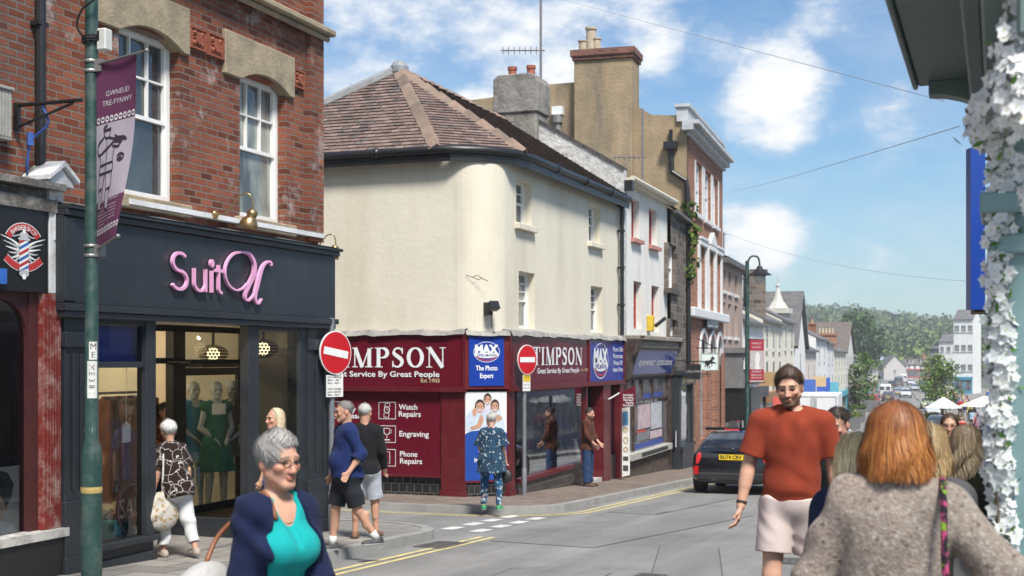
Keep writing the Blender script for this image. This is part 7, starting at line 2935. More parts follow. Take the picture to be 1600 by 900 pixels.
def garland(path,n,spread,r,leaf=.22):
 path=[np.array(p)for p in path]
 m=len(path)-1
 for k in range(n):
  u=rg.random()*m
  i=min(int(u),m-1)
  p=path[i]+(path[i+1]-path[i])*(u-i)
  d=rg.normal(size=3)
  d/=np.linalg.norm(d)
  lump=.65+.45*math.sin(u*5.3)*math.sin(u*13+1)
  c=p+d*spread*(.45+.6*rg.random())*(lump+.3)
  if rg.random()<leaf:
   a=rg.normal(size=3);a/=np.linalg.norm(a)
   b=np.cross(a,d)
   i0=len(FV)
   FV.extend([c,c+a*r*1.1+b*r*.4,c+a*r*2.0,c+a*r*1.1-b*r*.4]);FF.append((i0,i0+1,i0+2,i0+3))
   g=np.array((.09,.2,.04))*(.5+rg.random())
   FC_.extend([(*g,1)]*4)
  else:
   blossom(c,r*(.75+.5*rg.random()),d+np.array((-.15,-.5,.1)))
def gp(px,py,D):
 r_=ray(px,py)
 return(r_.x*D+.08,r_.y*D-5.3,HC+r_.z*D-FT.o.z)
garland([gp(1556,190,4.6),gp(1560,260,4.6),gp(1564,340,4.6),gp(1560,420,4.6),gp(1562,520,4.6),gp(1562,600,4.6),gp(1560,700,4.6),gp(1566,800,4.6),gp(1565,920,4.55)],1700,.046,.0225)
garland([gp(1598,-20,3.9),gp(1590,90,3.9),gp(1582,160,3.9),gp(1606,200,3.9)],330,.06,.022,.06)
garland([gp(1565,120,4.5),gp(1545,185,4.55),gp(1530,215,4.6)],160,.07,.026,.1)
garland([gp(1598,250,4.2),gp(1612,330,4.2)],60,.03,.024,.05)
vmesh('flowers',FV,FF,FC_,M_vcol('silk_petals',.6,var=.04,scale=30,spec=.2),t)
mb=MB()
mb.tube(smooth([gp(1508,196,4.6),gp(1514,185,4.6),gp(1512,172,4.6),(gp(1545,230,4.6)),gp(1558,420,4.6),gp(1552,600,4.6),gp(1562,900,4.55)],4),.007,5)
mb.build('stem',BARK,t)
# ================================================================ vehicles
RUB=M('tyre_rubber',(.02,.02,.021),.8,.2,20)
ALLOY=M('alloy',(.35,.35,.36),.35,.1,8,metal=.8)
CGL=M_dark_glass('car_glass',(.025,.03,.034),.03,(.05,.055,.06))
HEAD=M('headlight',(.6,.62,.65),.1,.05,9)
TAILR=M('tail_red',(.42,.01,.012),.2,.1,9)
PLY,PLW,INK=M('plate_y',(.75,.52,.01),.4,.03),M('plate_w',(.75,.75,.73),.4,.03),M('plate_ink2',(.015,.015,.015),.5)
def car(label,x,y,rz,col,kind='hatch',plate=None,tail='rear',rough=.22,fine=False,group=None,cat='car'):
 """body runs along local x; +x is the nose"""
 Lh,W,H={'hatch':(2.0,.86,1.46),'saloon':(2.3,.9,1.45),'suv':(2.3,.93,1.68),'van':(2.6,.98,2.15),'mini':(1.93,.90,1.42)}[kind]
 t=thing('parked_car' if kind!='van' else 'van',label,'van' if kind=='van' else cat,(x,y,gz(x,y)),rz,group)
 t.rotation_euler=(0,R(2.4)*math.sin(rz)*(1 if y<88 else 0),rz)
 bm=bmesh.new()
 belt=H*.62
 if kind=='van':
  belt=H*.56
 st={'hatch':[(-1,.78,.40,.72,0),(-.96,.93,.26,.98,.0),(-.8,1,.2,1.0,.80),(-.55,1,.2,1.0,.98),(-.1,1,.2,1.0,1.0),(.2,1,.2,1.0,.93),(.42,1,.2,.98,0),(.75,.97,.2,.86,0),(.95,.86,.26,.72,0),(1,.7,.36,.6,0)],'saloon':[(-1,.8,.40,.8,0),(-.95,.93,.26,.98,.0),(-.68,1,.2,1.02,.0),(-.42,1,.2,1.0,.93),(-.1,1,.2,1.0,1.0),(.15,1,.2,1.0,.95),(.42,1,.2,.98,0),(.75,.97,.2,.86,0),(.95,.86,.26,.72,0),(1,.7,.36,.6,0)],}
 st['suv']=st['hatch']
 st['mini']=[(-1,.80,.36,.70,0),(-.97,.95,.22,.98,.0),(-.88,1,.2,1.03,.0),(-.66,1.02,.2,1.03,.96),(-.1,1,.2,1.0,1.0),(.28,1,.2,1.0,.94),(.46,1,.2,.99,0),(.78,.97,.2,.90,0),(.95,.88,.26,.74,0),(1,.74,.36,.6,0)]
 st['van']=[(-1,.95,.24,1,.96),(-.98,1,.2,1,1.0),(-.6,1,.2,1,1.0),(-.2,1,.2,1.0,1.0),(.3,1,.2,1.0,.99),(.5,1,.2,1.0,.93),(.74,1,.2,.98,0),(.92,.96,.2,.84,0),(1,.82,.3,.6,0)]
 rings,glassy=[],[]
 for(u,w,s_,b_,r_)in st[kind]:
  X=u*Lh
  wb,zb=w*W,b_*belt
  rz_=max(r_*H,zb+.004)
  wr=wb*({'van':.9,'mini':.70}.get(kind,.76))if r_ else wb*.84
  z0=s_*H*.55+.05
  pts=[(0,z0),(wb*.86,z0),(wb*.97,z0+.12),(wb,(z0+zb)/2+.05),(wb*.97,zb-.04),(wb*.91,zb+.0),(wr+.02,rz_-.06 if r_ else zb+.02),(wr*.9,rz_-.01 if r_ else zb+.028),(0,rz_+(.02 if r_ else .03))]
  ring=[(X,p[0],p[1])for p in pts]+[(X,-p[0],p[1])for p in pts[-2:0:-1]]
  rings.append([bm.verts.new(p)for p in ring])
 n=len(rings[0])
 for i in range(len(rings)-1):
  for j in range(n):
   f=bm.faces.new((rings[i][j],rings[i][(j+1)%n],rings[i+1][(j+1)%n],rings[i+1][j]))
   a,b=st[kind][i][4],st[kind][i+1][4]
   jj=j if j<n//2 else n-1-j
   if kind=='van':
    g=(jj==5 and i in(4,5))or(jj in(5,6,7)and i==5)
   else:
    g=(jj==5 and a and b)or(jj in(5,6,7)and bool(a)!=bool(b))
   f.material_index=1 if g else 0
 bm.faces.new(rings[0][::-1])
 bm.faces.new(rings[-1])
 # cut the wheel arches as dark recesses: wheels sit slightly proud instead
 bm.normal_update()
 for f in bm.faces:
  f.smooth=True
 me=bpy.data.meshes.new('body')
 bm.to_mesh(me)
 bm.free()
 pm=M('paint_%02d%02d%02d'%tuple(int(c*99)for c in col),col,rough,.03,2,coat=.8,metal=.15)
 for m in(pm,CGL):
  me.materials.append(m)
 body=bpy.data.objects.new('body',me)
 COL.objects.link(body)
 body.parent=t
 sd=body.modifiers.new('smooth','SUBSURF')
 sd.levels=sd.render_levels=2 if fine else 1
 wr_=.33 if kind!='van' else .36
 for sx in(-.62,.66):
  for sy in(-1,1):
   mb=MB()
   Mx=Matrix.Translation((sx*Lh,sy*(W-.13),wr_))@Matrix.Rotation(R(90*-sy),4,'X')
   mb.lathe([(0,-.1),(wr_-.03,-.1),(wr_,-.07),(wr_,.1),(wr_-.03,.14),(wr_*.72,.145)],n=18,M=Mx)
   w=mb.build('wheel',RUB,t,smooth=True,auto=40)
   mb=MB()
   mb.lathe([(wr_*.7,.146),(wr_*.66,.13),(.06,.12),(0,.12)],n=14,M=Mx)
   mb.build('rim',ALLOY,w)
 xe_=-Lh-.005
 if kind=='van':
  for s in(-1,1):
   mb=MB()
   mb.box(xe_-.01,xe_+.05,s*W*.82-.07,s*W*.82+.07,.75,1.15)
   mb.build('tail_light',TAILR,t)
  mb=MB()
  for s in(-1,1):
   mb.box(xe_-.006,xe_+.02,s*W*.45-.3,s*W*.45+.3,1.25,1.75)
  mb.build('rear_window',CGL,t)
  mb=MB()
  mb.box(xe_-.008,xe_+.02,-.01,.01,.5,2.0)
  mb.build('door_seam',BLACKP,t)
 elif not fine:
  for s in(-1,1):
   mb=MB()
   mb.ball((-Lh*.95,s*W*.74,belt*.9),.12,8,sq=(.7,1.3,.9))
   mb.build('tail_light',TAILR,t)
 if kind!='van' or True:
  for s in(-1,1):
   mb=MB()
   mb.ball((Lh*.92,s*W*.66,belt*.74),.13,8,sq=(.8,1.3,.8))
   mb.build('headlight',HEAD,t)
   mb=MB()
   mb.ball((Lh*.34,s*(W+.08),belt+.08),.1,8,sq=(.7,1,.8))
   mb.build('door_mirror',pm if not fine else BLACKP,t)
 mb=MB()
 mb.box(Lh*.96,Lh*1.005,-.45,.45,belt*.32,belt*.52)
 mb.build('grille',BLACKP,t)
 for end in(-1,1):
  mb=MB()
  xp=end*(Lh+.015)if not(fine and end<0)else-Lh-.018
  zp=.55 if not fine else .74
  mb.box(xp-.01,xp+.01,-.26,.26,zp,zp+.115,0)
  if end<0 and plate:
   mb.text(plate,0,.022,.074,w=.46,m=1,align='C',bold=.03,fn=lambda X,Y,Z:(xp-.012,-X,zp+Z))
  mb.build('number_plate',[PLY if end<0 else PLW,INK],t)
 return t,Lh,W,H,belt
def zrot(y):
 """heading of the street at y"""
 d=4.0
 return math.atan2(2*d,lkerb(y+d)-lkerb(y-d))
 # the black hatchback
X,Y=at(1165,30.2)
mini,Lh,W,H,belt=car('glossy black compact hatchback with yellow number plate seen from behind',X,Y,R(91),(.010,.011,.014),'mini','BU74 CRV',rough=.12,fine=True)
MS=M('black_trim',(.02,.02,.021),.5)
for s in(-1,1):
 mb=MB()
 Mx=Matrix.Translation((-Lh*.955,s*W*.80,belt*.86))@Matrix.Rotation(R(-18),4,'Y')@Matrix.Rotation(R(s*14),4,'X')
 mb.prism([(-.04,-.13),(.04,-.1),(.05,.09),(.0,.13),(-.05,.09)],-.09,.09,0,Mx@Matrix.Rotation(R(90),4,'Z'))
 mb.build('tail_light',M('tail_red_lit',(.5,.02,.025),.2,.1,9,emit=.35),mini,bevel=.03,bseg=2)
 mb=MB()
 mb.box(-Lh-.012,-Lh+.05,s*W*.84-.05,s*W*.84+.05,.42,.6)
 mb.build('reflector',TAILR,mini)
mb=MB()
mb.prism([(-W*.66,H-.06),(W*.66,H-.06),(W*.62,H+.0),(-W*.62,H+.0)],.0,.3,0,Matrix.Translation((-Lh*.98,0,.015))@Matrix.Rotation(R(-90),4,'Z'))
mb.build('roof_spoiler',_MT[pm_]if(pm_:='paint_000101')in _MT else BLACKP,mini,bevel=.02)
mb=MB()
mb.box(-Lh*.99,-Lh*.985,-.16,.16,H-.045,H-.02)
mb.build('brake_light',M('tail_red_lit',(0,0,0)),mini)
mb=MB()
mb.tube([(-Lh*.985,-.02,belt+.1),(-Lh*.97,.4,belt+.15)],.014,5)
mb.ball((-Lh*.985,-.02,belt+.09),.04,8)
mb.build('rear_wiper',MS,mini)
mb=MB()
mb.box(-Lh-.02,-Lh+.1,-W*.78,W*.78,.3,.46)
for s in(-1,1):
 mb.box(-Lh-.03,-Lh+.05,s*.38-.06,s*.38+.06,.27,.34)
mb.build('bumper_trim',MS,mini,bevel=.02)
mb=MB()
mb.tube([(-Lh*.35,0,H+.02),(-Lh*.42,0,H+.1)],[.03,.008],6)
mb.build('aerial_fin',MS,mini)
cars=[(1467,99,1,'suv',(.06,.075,.08),None,'dark grey estate car with pale plate parked beside the white parasol'),(1294,66,0,'saloon',(.42,.50,.56),None,'pale blue-silver car parked behind the bearded man at the left kerb'),(1330,158,0,'van',(.72,.73,.74),None,'white van parked in the left line of cars'),(1364,172,0,'hatch',(.40,.02,.02),None,'bright red hatchback parked beside the planters'),(1388,188,0,'hatch',(.10,.10,.12),None,'dark grey hatchback parked ahead of the white van'),(1403,214,0,'hatch',(.25,.28,.31),None,'blue-grey hatchback parked ahead of the dark grey one'),(1415,206,1,'hatch',(.62,.63,.64),None,'silver hatchback driving towards us down the middle of the street'),(1376,232,0,'hatch',(.15,.36,.42),None,'turquoise hatchback far along the left kerb'),(1394,262,0,'suv',(.03,.03,.035),None,'black car far along the left line, ahead of the turquoise one'),(1404,290,0,'van',(.14,.15,.18),None,'dark blue van far down the street'),(1424,300,1,'hatch',(.68,.68,.68),None,'white car furthest down the open roadway'),(1437,262,1,'saloon',(.6,.62,.63),None,'pale silver saloon in the right-hand line far away'),(1449,236,1,'suv',(.05,.05,.055),None,'black car in the right-hand line beyond the young tree'),(1450,160,1,'hatch',(.5,.55,.3),None,'greenish car half hidden by the young tree'),(1459,140,1,'saloon',(.55,.58,.6),None,'silver car parked behind the white parasol'),(1263,78,0,'van',(.7,.71,.72),None,'white van parked just beyond the box truck'),(1430,245,1,'hatch',(.45,.47,.5),None,'mid grey car in the right-hand line of distant cars'),(1383,205,0,'van',(.66,.67,.68),None,'smaller white van in the left line beyond the red hatchback'),(1411,330,0,'van',(.7,.7,.7),None,'white van at the very end of the street'),]
for px,D,towards,kind,col,plate,lab in cars:
 X,Y=at(px,D)
 car(lab,X,Y,zrot(Y)+(math.pi if towards else 0),col,kind,plate)
 # white box truck behind the red T-shirt
X,Y=at(1272,60)
t=thing('box_truck','white box truck with double rear doors parked behind the man in the orange top','truck',(X,Y,gz(X,Y)),zrot(Y))
z=lambda py:HC+(560-py)/FPX*60-gz(X,Y)
mb=MB()
hw=36/FPX*60
mb.box(0,4.2,-hw,hw,.55,z(616))
mb.build('cargo_box',M('truck_white',(.7,.71,.73),.4,.05,3),t,bevel=.03)
mb=MB()
for y0,y1 in((-hw+.06,-.02),(.02,hw-.06)):
 mb.ribbon([(y0,.65),(y1,.65),(y1,z(616)-.1),(y0,z(616)-.1)],.05,0,closed=True,depth=.02)
for s in(-.1,.1):
 mb.box(s-.02,s+.02,-.02,.0,.7,z(616)-.15)
mb.xf(Matrix.Translation((-.02,0,0))@Matrix.Rotation(R(-90),4,'Z'))
mb.build('rear_door',M('truck_trim',(.42,.43,.45),.4),t)
mb=MB()
mb.box(4.25,5.7,-hw*.9,hw*.9,.5,z(625))
mb.build('cab',M('truck_white',(0,0,0)),t,bevel=.1)
for sx in(.8,4.9):
 for sy in(-1,1):
  mb=MB()
  mb.lathe([(0,-.12),(.38,-.12),(.38,.12),(0,.12)],n=14,M=Matrix.Translation((sx,sy*(hw-.15),.38))@Matrix.Rotation(R(90),4,'X'))
  mb.build('wheel',RUB,t)
  # ================================================================ planters, young trees, parasol, bins
PL=M('planter_slate',(.12,.12,.125),.8,.2,3)
def planter(px,D,w,h,lab,leaf=(.08,.13,.03)):
 X,Y=at(px,D)
 t=thing('planter',lab,'planter',(X,Y,gz(X,Y)+PH),YAW)
 mb=MB()
 mb.prism([(-w*.44,0),(w*.44,0),(w/2,h),(-w/2,h)],-.4,.4)
 mb.build('trough',PL,t,bevel=.02)
 rg=np.random.default_rng(int(px))
 cen=[((rg.random()-.5)*w,(rg.random()-.5)*.6,h+.15+.3*rg.random())for _ in range(8)]
 V,F_,C=leaf_cloud(cen,[.3]*8,[30]*8,.09,[np.array(leaf)*(.6+.8*rg.random())for _ in cen],rg)
 vmesh('foliage',V,F_,C,LEAF,t)
planter(1330,112,1.5,.9,'low planter of green leaves nearest on the left pavement',(.13,.17,.03))
planter(1341,125,1.2,1.1,'black square planter beside the litter bin on the left pavement')
planter(1357,150,2.2,1.2,'long grey planter box under the young trees')
planter(1349,155,1.8,1.6,'tall grey planter box behind the long one')
for i,(px,D,h,r,c,lab)in enumerate(((1338,140,5.5,1.5,(.10,.14,.06),'thin young street tree left of the two by the planters'),(1352,152,6.6,2.0,(.075,.14,.025),'fuller young street tree among the left-hand planters'),(1471,128,5.6,2.2,(.09,.15,.03),'young tree standing over the white parasol'),(1461,150,6.5,1.8,(.12,.16,.05),'young tree just behind the one at the parasol'))):
 X,Y=at(px,D)
 tree('street_tree',lab,X,Y,h,r,c,1000,.16,30+i)
X,Y=at(1474,112)
t=thing('parasol','white square cafe parasol on a dark pole beside the crowd','parasol',(X,Y,gz(X,Y)+PH),YAW)
zz_=lambda py:HC+(560-py)/FPX*112-gz(X,Y)-PH
mb=MB()
mb.lathe([(1.55,zz_(637)),(1.45,zz_(636)),(.1,zz_(621)),(0,zz_(620.5))],n=10)
mb.build('canopy',M('parasol_cloth',(.76,.76,.75),.8,.05,4),t)
mb=MB()
mb.tube([(0,0,0),(0,0,zz_(622))],.05,8)
mb.tube([(1.3,0,0),(1.3,0,zz_(636))],.035,6)
mb.build('pole',BLACKP,t)
for i,(px,D,w,lab)in enumerate(((1456,112,1.0,'yellow-green hedge planter to the left of the parasol pole'),(1484,113,1.6,'yellow-green hedge planter beneath the parasol'))):
 planter(px,D,w*1.4,.7,lab,(.22,.22,.04))
for i,(px,D,lab)in enumerate(((1540,60,'second white parasol half hidden by the blossom'),)):
 X,Y=at(px,D)
 t=thing('parasol',lab,'parasol',(X,Y,gz(X,Y)+PH),YAW)
 zq=HC+(560-626)/FPX*60-gz(X,Y)-PH
 mb=MB()
 mb.lathe([(1.2,zq-.25),(.1,zq+.2),(0,zq+.2)],n=10)
 mb.build('canopy',M('parasol_cloth',(0,0,0)),t)
 mb=MB()
 mb.tube([(0,0,0),(0,0,zq)],.04,8)
 mb.build('pole',BLACKP,t)
 # signs and awnings along the left-hand shops
for i,(px,D,py,w,h,c,lab)in enumerate(((1200,57,592,.8,.6,(.35,.22,.1),'brown hanging sign on the first cream house'),(1216,61,640,.5,1.2,(.55,.1,.08),'red upright pavement sign outside the cream houses'),(1238,70,606,.9,.6,(.62,.6,.55),'cream hanging sign below the white pinnacle'),(1262,84,604,1.0,.9,(.05,.12,.4),'royal blue hanging sign near the dormered house'),(1277,92,596,1.2,.7,(.5,.38,.2),'tan hanging sign on the white house with the brick stack'),(1286,96,601,1.0,1.0,(.04,.1,.42),'dark blue hanging sign beyond the tan one'),(1300,104,610,1.0,1.3,(.1,.35,.45),'turquoise upright sign board near the planters'))):
 X,Y=at(px,D)
 zc=HC+(560-py)/FPX*D
 t=thing('shop_sign',lab,'sign',(X,Y,zc-h/2),YAW)
 mb=MB()
 mb.box(-w/2,w/2,-.03,.03,0,h)
 mb.ribbon([(-w*.3,h*.6),(w*.3,h*.6)],h*.14,-.034)
 mb.ribbon([(-w*.3,h*.35),(w*.2,h*.35)],h*.1,-.034)
 mb.build('panel',M('shop_sign_%d'%i,c,.5,.1,4),t)
 mb=MB()
 mb.tube([(-w/2-.6,0,h*.9),(-w/2,0,h*.9)]if py<630 else[(0,0,-.8),(0,0,0)],.025,5)
 mb.build('bracket',BLACKP,t)
 # ================================================================ people
class Sdf:
 """signed-distance modelling: ordered unions and cuts on a grid, skinned by surface nets"""
 def __init__(s,h):
  s.h,s.ops=h,[]
 def cone(s,a,b,ra,rb,k=.02,clip=False,op='u'):
  a,b=np.array(a,float),np.array(b,float)
  s.ops.append(('cone',op,np.minimum(a-ra,b-rb),np.maximum(a+ra,b+rb),k,(a,b,ra,rb,clip)))
  return s
 def ell(s,c,r,k=.02,rot=None,op='u'):
  c,r=np.array(c,float),np.array(r,float)
  m=r if rot is None else np.full(3,r.max())
  s.ops.append(('ell',op,c-m,c+m,k,(c,r,None if rot is None else np.array(rot))))
  return s
 def cut(s,p,n):
  s.ops.append(('cut','c',None,None,0,(np.array(p,float),np.array(n,float)/np.linalg.norm(n))))
  return s
 def mesh(s,noise=None):
  h=s.h
  lo=np.min([o[2]for o in s.ops if o[1]=='u'],0)-4*h-.02
  hi=np.max([o[3]for o in s.ops if o[1]=='u'],0)+4*h+.02
  n=np.ceil((hi-lo)/h).astype(int)+1
  ax=[(lo[i]+h*np.arange(n[i])).astype(np.float32)for i in range(3)]
  v=np.full(n,.2,np.float32)
  for kind,op,l,u,k,arg in s.ops:
   if op=='c':
    p,nn=arg
    d=(ax[0][:,None,None]-p[0])*nn[0]+(ax[1][None,:,None]-p[1])*nn[1]+(ax[2][None,None]-p[2])*nn[2]
    np.maximum(v,d.astype(np.float32),out=v)
    continue
   pad=k+3*h+.005
   i0=np.clip(np.floor((l-pad-lo)/h).astype(int),0,n)
   i1=np.clip(np.ceil((u+pad-lo)/h).astype(int)+1,0,n)
   if np.any(i1<=i0):
    continue
   sl=tuple(slice(a,b)for a,b in zip(i0,i1))
   X,Y,Z=np.meshgrid(ax[0][sl[0]],ax[1][sl[1]],ax[2][sl[2]],indexing='ij')
   if kind=='cone':
    a,b,ra,rb,clip_=arg
    ab=b-a
    L2=max(1e-9,ab@ab)
    t0=((X-a[0])*ab[0]+(Y-a[1])*ab[1]+(Z-a[2])*ab[2])/L2
    t=np.clip(t0,0,1)
    d=np.sqrt((X-a[0]-t*ab[0])**2+(Y-a[1]-t*ab[1])**2+(Z-a[2]-t*ab[2])**2)-(ra+(rb-ra)*t)
    if clip_:
     d=np.maximum(d,(t0-1)*math.sqrt(L2))
   else:
    c,r,rot=arg
    P=np.stack([X-c[0],Y-c[1],Z-c[2]],-1)
    if rot is not None:
     P=P@rot
    k1=np.sqrt(((P/r)**2).sum(-1))+1e-9
    k2=np.sqrt(((P/(r*r))**2).sum(-1))+1e-9
    d=k1*(k1-1)/k2
   d=d.astype(np.float32)
   w=v[sl]
   if op=='u':
    hh=np.maximum(k-np.abs(w-d),0)/max(k,1e-6)
    v[sl]=np.minimum(w,d)-hh*hh*k*.25
   else:
    d=-d
    hh=np.maximum(k-np.abs(w-d),0)/max(k,1e-6)
    v[sl]=np.maximum(w,d)+hh*hh*k*.25
  if noise is not None:
   v+=noise(ax[0][:,None,None],ax[1][None,:,None],ax[2][None,None]).astype(np.float32)
  for a in range(3):
   idx=[slice(None)]*3
   for e in(0,-1):
    idx[a]=e
    v[tuple(idx)]=np.maximum(v[tuple(idx)],h)
  return nets(v,lo,h)
def nets(v,lo,h):
 s=v<0
 n=np.array(v.shape)
 cnt=np.zeros(n-1,np.int8)
 offs=[(i,j,k)for i in(0,1)for j in(0,1)for k in(0,1)]
 for i,j,k in offs:
  cnt+=s[i:n[0]-1+i,j:n[1]-1+j,k:n[2]-1+k]
 act=np.argwhere((cnt>0)&(cnt<8))
 idx=-np.ones(n-1,np.int64)
 idx[tuple(act.T)]=np.arange(len(act))
 pos=np.zeros((len(act),3))
 num=np.zeros(len(act))
 for a in range(3):
  for o in offs:
   if o[a]:
    continue
   o2=list(o)
   o2[a]=1
   c0,c1=act+o,act+o2
   f0,f1=v[tuple(c0.T)],v[tuple(c1.T)]
   m=(f0<0)!=(f1<0)
   t=np.where(m,f0/np.where(m,f0-f1,1),0)
   p=np.array(o,float)[None].repeat(len(act),0)
   p[:,a]+=t
   pos+=p*m[:,None]
   num+=m
 V=lo+h*(act+pos/np.maximum(num,1)[:,None])
 F=[]
 for a in range(3):
  b,c=(a+1)%3,(a+2)%3
  s0=[slice(1,-1)]*3
  s0[a]=slice(0,-1)
  s1=[slice(1,-1)]*3
  s1[a]=slice(1,None)
  A,B=s[tuple(s0)],s[tuple(s1)]
  for sgn,m in((1,A&~B),(0,~A&B)):
   e=np.argwhere(m)
   if not len(e):
    continue
   e=e+1
   e[:,a]-=1
   q=[]
   for db,dc in((-1,-1),(0,-1),(0,0),(-1,0)):
    w=e.copy()
    w[:,b]+=db
    w[:,c]+=dc
    q.append(idx[tuple(w.T)])
   q=np.stack(q,1)
   F.append(q if sgn else q[:,::-1])
 return V,np.concatenate(F)
SKIN=M_vcol('skin',.5,bump=.0006,bscale=260,var=.08,scale=26,sss=.12,spec=.35)
HAIR=M_vcol('hair',.5,var=.12,scale=40,spec=.4)
def fab(name,col,var=.1,bump=.002,bscale=350,**k):
 return M(name,col,.9,var,12,bump=bump,bscale=bscale,spec=.12,sheen=.04,**k)
def rotm(yaw=0,pitch=0,roll=0):
 return np.array(Matrix.Rotation(R(yaw),3,'Z')@Matrix.Rotation(R(pitch),3,'X')@Matrix.Rotation(R(roll),3,'Y'))
def limb(fwd,out,side):
 f,o=R(fwd),R(out)
 return np.array([side*math.sin(o),-math.sin(f)*math.cos(o),-math.cos(f)*math.cos(o)])
def folds(amp,fx=34,fz=22,seed=0.):
 """patchy creases: bands of wrinkle that come and go over the cloth"""
 def f(x,y,z):
  w=np.sin(11*x+5*z+seed)+np.sin(7*z-9*y+2*seed)
  a=np.sin(fz*z+2.2*w+9*x)*np.clip(np.sin(8*x+5*z+3*seed)*np.sin(7*z-8*y+seed),0,1)
  b=np.sin(fx*x-12*z+1.8*w)*np.clip(np.sin(6*z+7*x+seed)*np.sin(9*y+5*z-seed),0,1)
  return amp*(1.5*a+1.1*b)
 return f
class Person:
 """faces local -Y; its left side is +x. Limbs: (swing forward, swing out) in degrees."""
 def __init__(s,label,x,y,z,face,H,sex='m',g=1.0,belly=0.,bust=0.,lean=0,twist=0,la=((5,8),(15,4)),ra=((5,8),(15,4)),ll=((0,3),(0,2)),rl=((0,3),(0,2)),head=(0,0,0),skin=(.49,.275,.19),h=.007,sw=None,curl=.5,name='person',cat='person',group=None,age=0):
  s.t=thing(name,label,cat,(x,y,z),face,group)
  s.H,s.h,s.sex,s.skin=H,h,sex,np.array(skin)
  k=s.k=H/1.75
  s.g,s.belly,s.bust=g,belly,bust
  up=.43*k
  J=s.J={}
  P=np.array([0,0,0.])
  for nm,sd,(th,sh)in(('R',-1,rl),('L',1,ll)):
   hip=P+np.array([sd*.092*k*g**.5,0,-.03*k])
   kn=hip+limb(*th,sd)*up
   an=kn+limb(*sh,sd)*.415*k
   J['hip'+nm],J['kn'+nm],J['an'+nm]=hip,kn,an
   J['toe'+nm]=th[1]
  low=min(J['anR'][2],J['anL'][2])
  dz=.075*k-low
  for q in J:
   if isinstance(J[q],np.ndarray):
    J[q]=J[q]+np.array([0,0,dz])
  s.P=P+np.array([0,0,dz])
  s.T=rotm(twist,lean)
  sw=sw or(.172 if sex=='m' else .15)
  s.sw=sw*k
  for nm,sd,(ua,fa)in(('R',-1,ra),('L',1,la)):
   sh=s.tp((sd*sw,.0,.475))
   el=sh+(s.T@limb(*ua,sd)if lean<25 else limb(*ua,sd))*.285*k
   wr=el+limb(*fa,sd)*.25*k
   J['sh'+nm],J['el'+nm],J['wr'+nm]=sh,el,wr
  s.hr=np.array(s.T@rotm(head[0],head[1]-lean*.75,head[2]))
  s.hk=.98*k**.4
  nb=s.tp((0,.012,.53))
  s.hc=nb+s.hr@np.array([0,-.022,.178])*s.hk
  s.nb=nb
  s.curl=curl
  s.age=age
 def tp(s,p):
  return s.P+s.T@(np.array(p,float)*s.k)
 def hp(s,p):
  return s.hc+s.hr@(np.array(p,float)*s.hk)
 def torso(s,D,infl=0.,part='all',k=.05):
  K,g=s.k,s.g
  f=s.sex=='f'
  e=lambda c,r:D.ell(s.tp(c),np.array(r)*K+infl,k,s.T)
  e((0,0.005,0),(.165*g,.118*g,.13))
  e((0,0,.17),((.138 if f else .148)*g,.105*g,.17))
  if s.belly:
   e((0,-.05*s.belly,.12),(.14*g,.085+.055*s.belly,.15))
  e((0,0,.35),((.150 if f else .168)*g**.6,.112*g**.6,.19))
  D.cone(s.tp((-.12,.005,.465)),s.tp((.12,.005,.465)),.068*K+infl,.068*K+infl,k)
  for sd in(-1,1):
   D.cone(s.tp((sd*.04,.012,.52)),s.tp((sd*s.sw/K*.95,.0,.475)),.045*K+infl,.052*K+infl,k)
   e((sd*.08,.055,-.04),(.085*g,.09*g,.1))
   if s.bust:
    e((sd*.075,-.095*g**.5,.31),(.075,.05+.04*s.bust,.08))
  if s.bust and infl:
   e((0,-.085*g**.5,.31),(.10,.05+.035*s.bust,.075))
  return D
 def body(s):
  K,J=s.k,s.J
  D=Sdf(s.h)
  s.torso(D)
  w=.9 if s.sex=='f' else 1
  gg=s.g**.5
  for nm,sd in(('R',-1),('L',1)):
   D.cone(J['hip'+nm],J['kn'+nm],.085*K*gg,.055*K,.04)
   D.cone(J['kn'+nm],J['an'+nm],.053*K,.036*K,.03)
   c=J['kn'+nm]*.68+J['an'+nm]*.32+np.array([0,.018*K,0])
   D.cone(c+np.array([0,0,.06]),c-np.array([0,0,.07]),.045*K,.035*K,.03)
   an=J['an'+nm]
   D.cone(an+np.array([0,.03,-.04])*K,an+np.array([sd*.02,-.15,-.05])*K,.032*K,.026*K,.03)
   sh,el,wr=J['sh'+nm],J['el'+nm],J['wr'+nm]
   D.cone(sh,el,.052*K*w*gg,.04*K*w,.035)
   D.cone(el,wr,.042*K*w,.027*K*w,.02)
   D.cone(el*.8+wr*.2,el*.55+wr*.45,.042*K*w,.037*K*w,.02)
   # hand: palm, four unequal bent fingers, thumb off the side of the palm
   d=(wr-el)/np.linalg.norm(wr-el)
   fw=np.array([0,-1.,0])-d*(-d[1])
   fw/=np.linalg.norm(fw)+1e-9
   pn=np.cross(d,fw)*-sd
   hs=.95*K*(1 if s.sex=='m' else .92)
   kn_=wr+d*.085*hs
   for q in(-1,-.33,.33,1):
    D.cone(wr+fw*q*.016*hs,kn_+fw*q*.031*hs,.014*hs,.0125*hs,.012)
   for i,ln in enumerate((.072,.082,.076,.06)):
    b=kn_+fw*(.033-.022*i)*hs
    a1=s.curl*.7
    d1=d*math.cos(a1)+pn*math.sin(a1)
    a2=s.curl*1.7
    d2=d*math.cos(a2)+pn*math.sin(a2)
    m=b+d1*ln*.55*hs
    D.cone(b-d*.01,m,.0098*hs,.0088*hs,.004)
    D.cone(m,m+d2*ln*.5*hs,.0088*hs,.007*hs,.004)
   tb=wr+d*.03*hs+fw*.026*hs
   tm=tb+(fw*.6+d*.75+pn*.25)*.042*hs
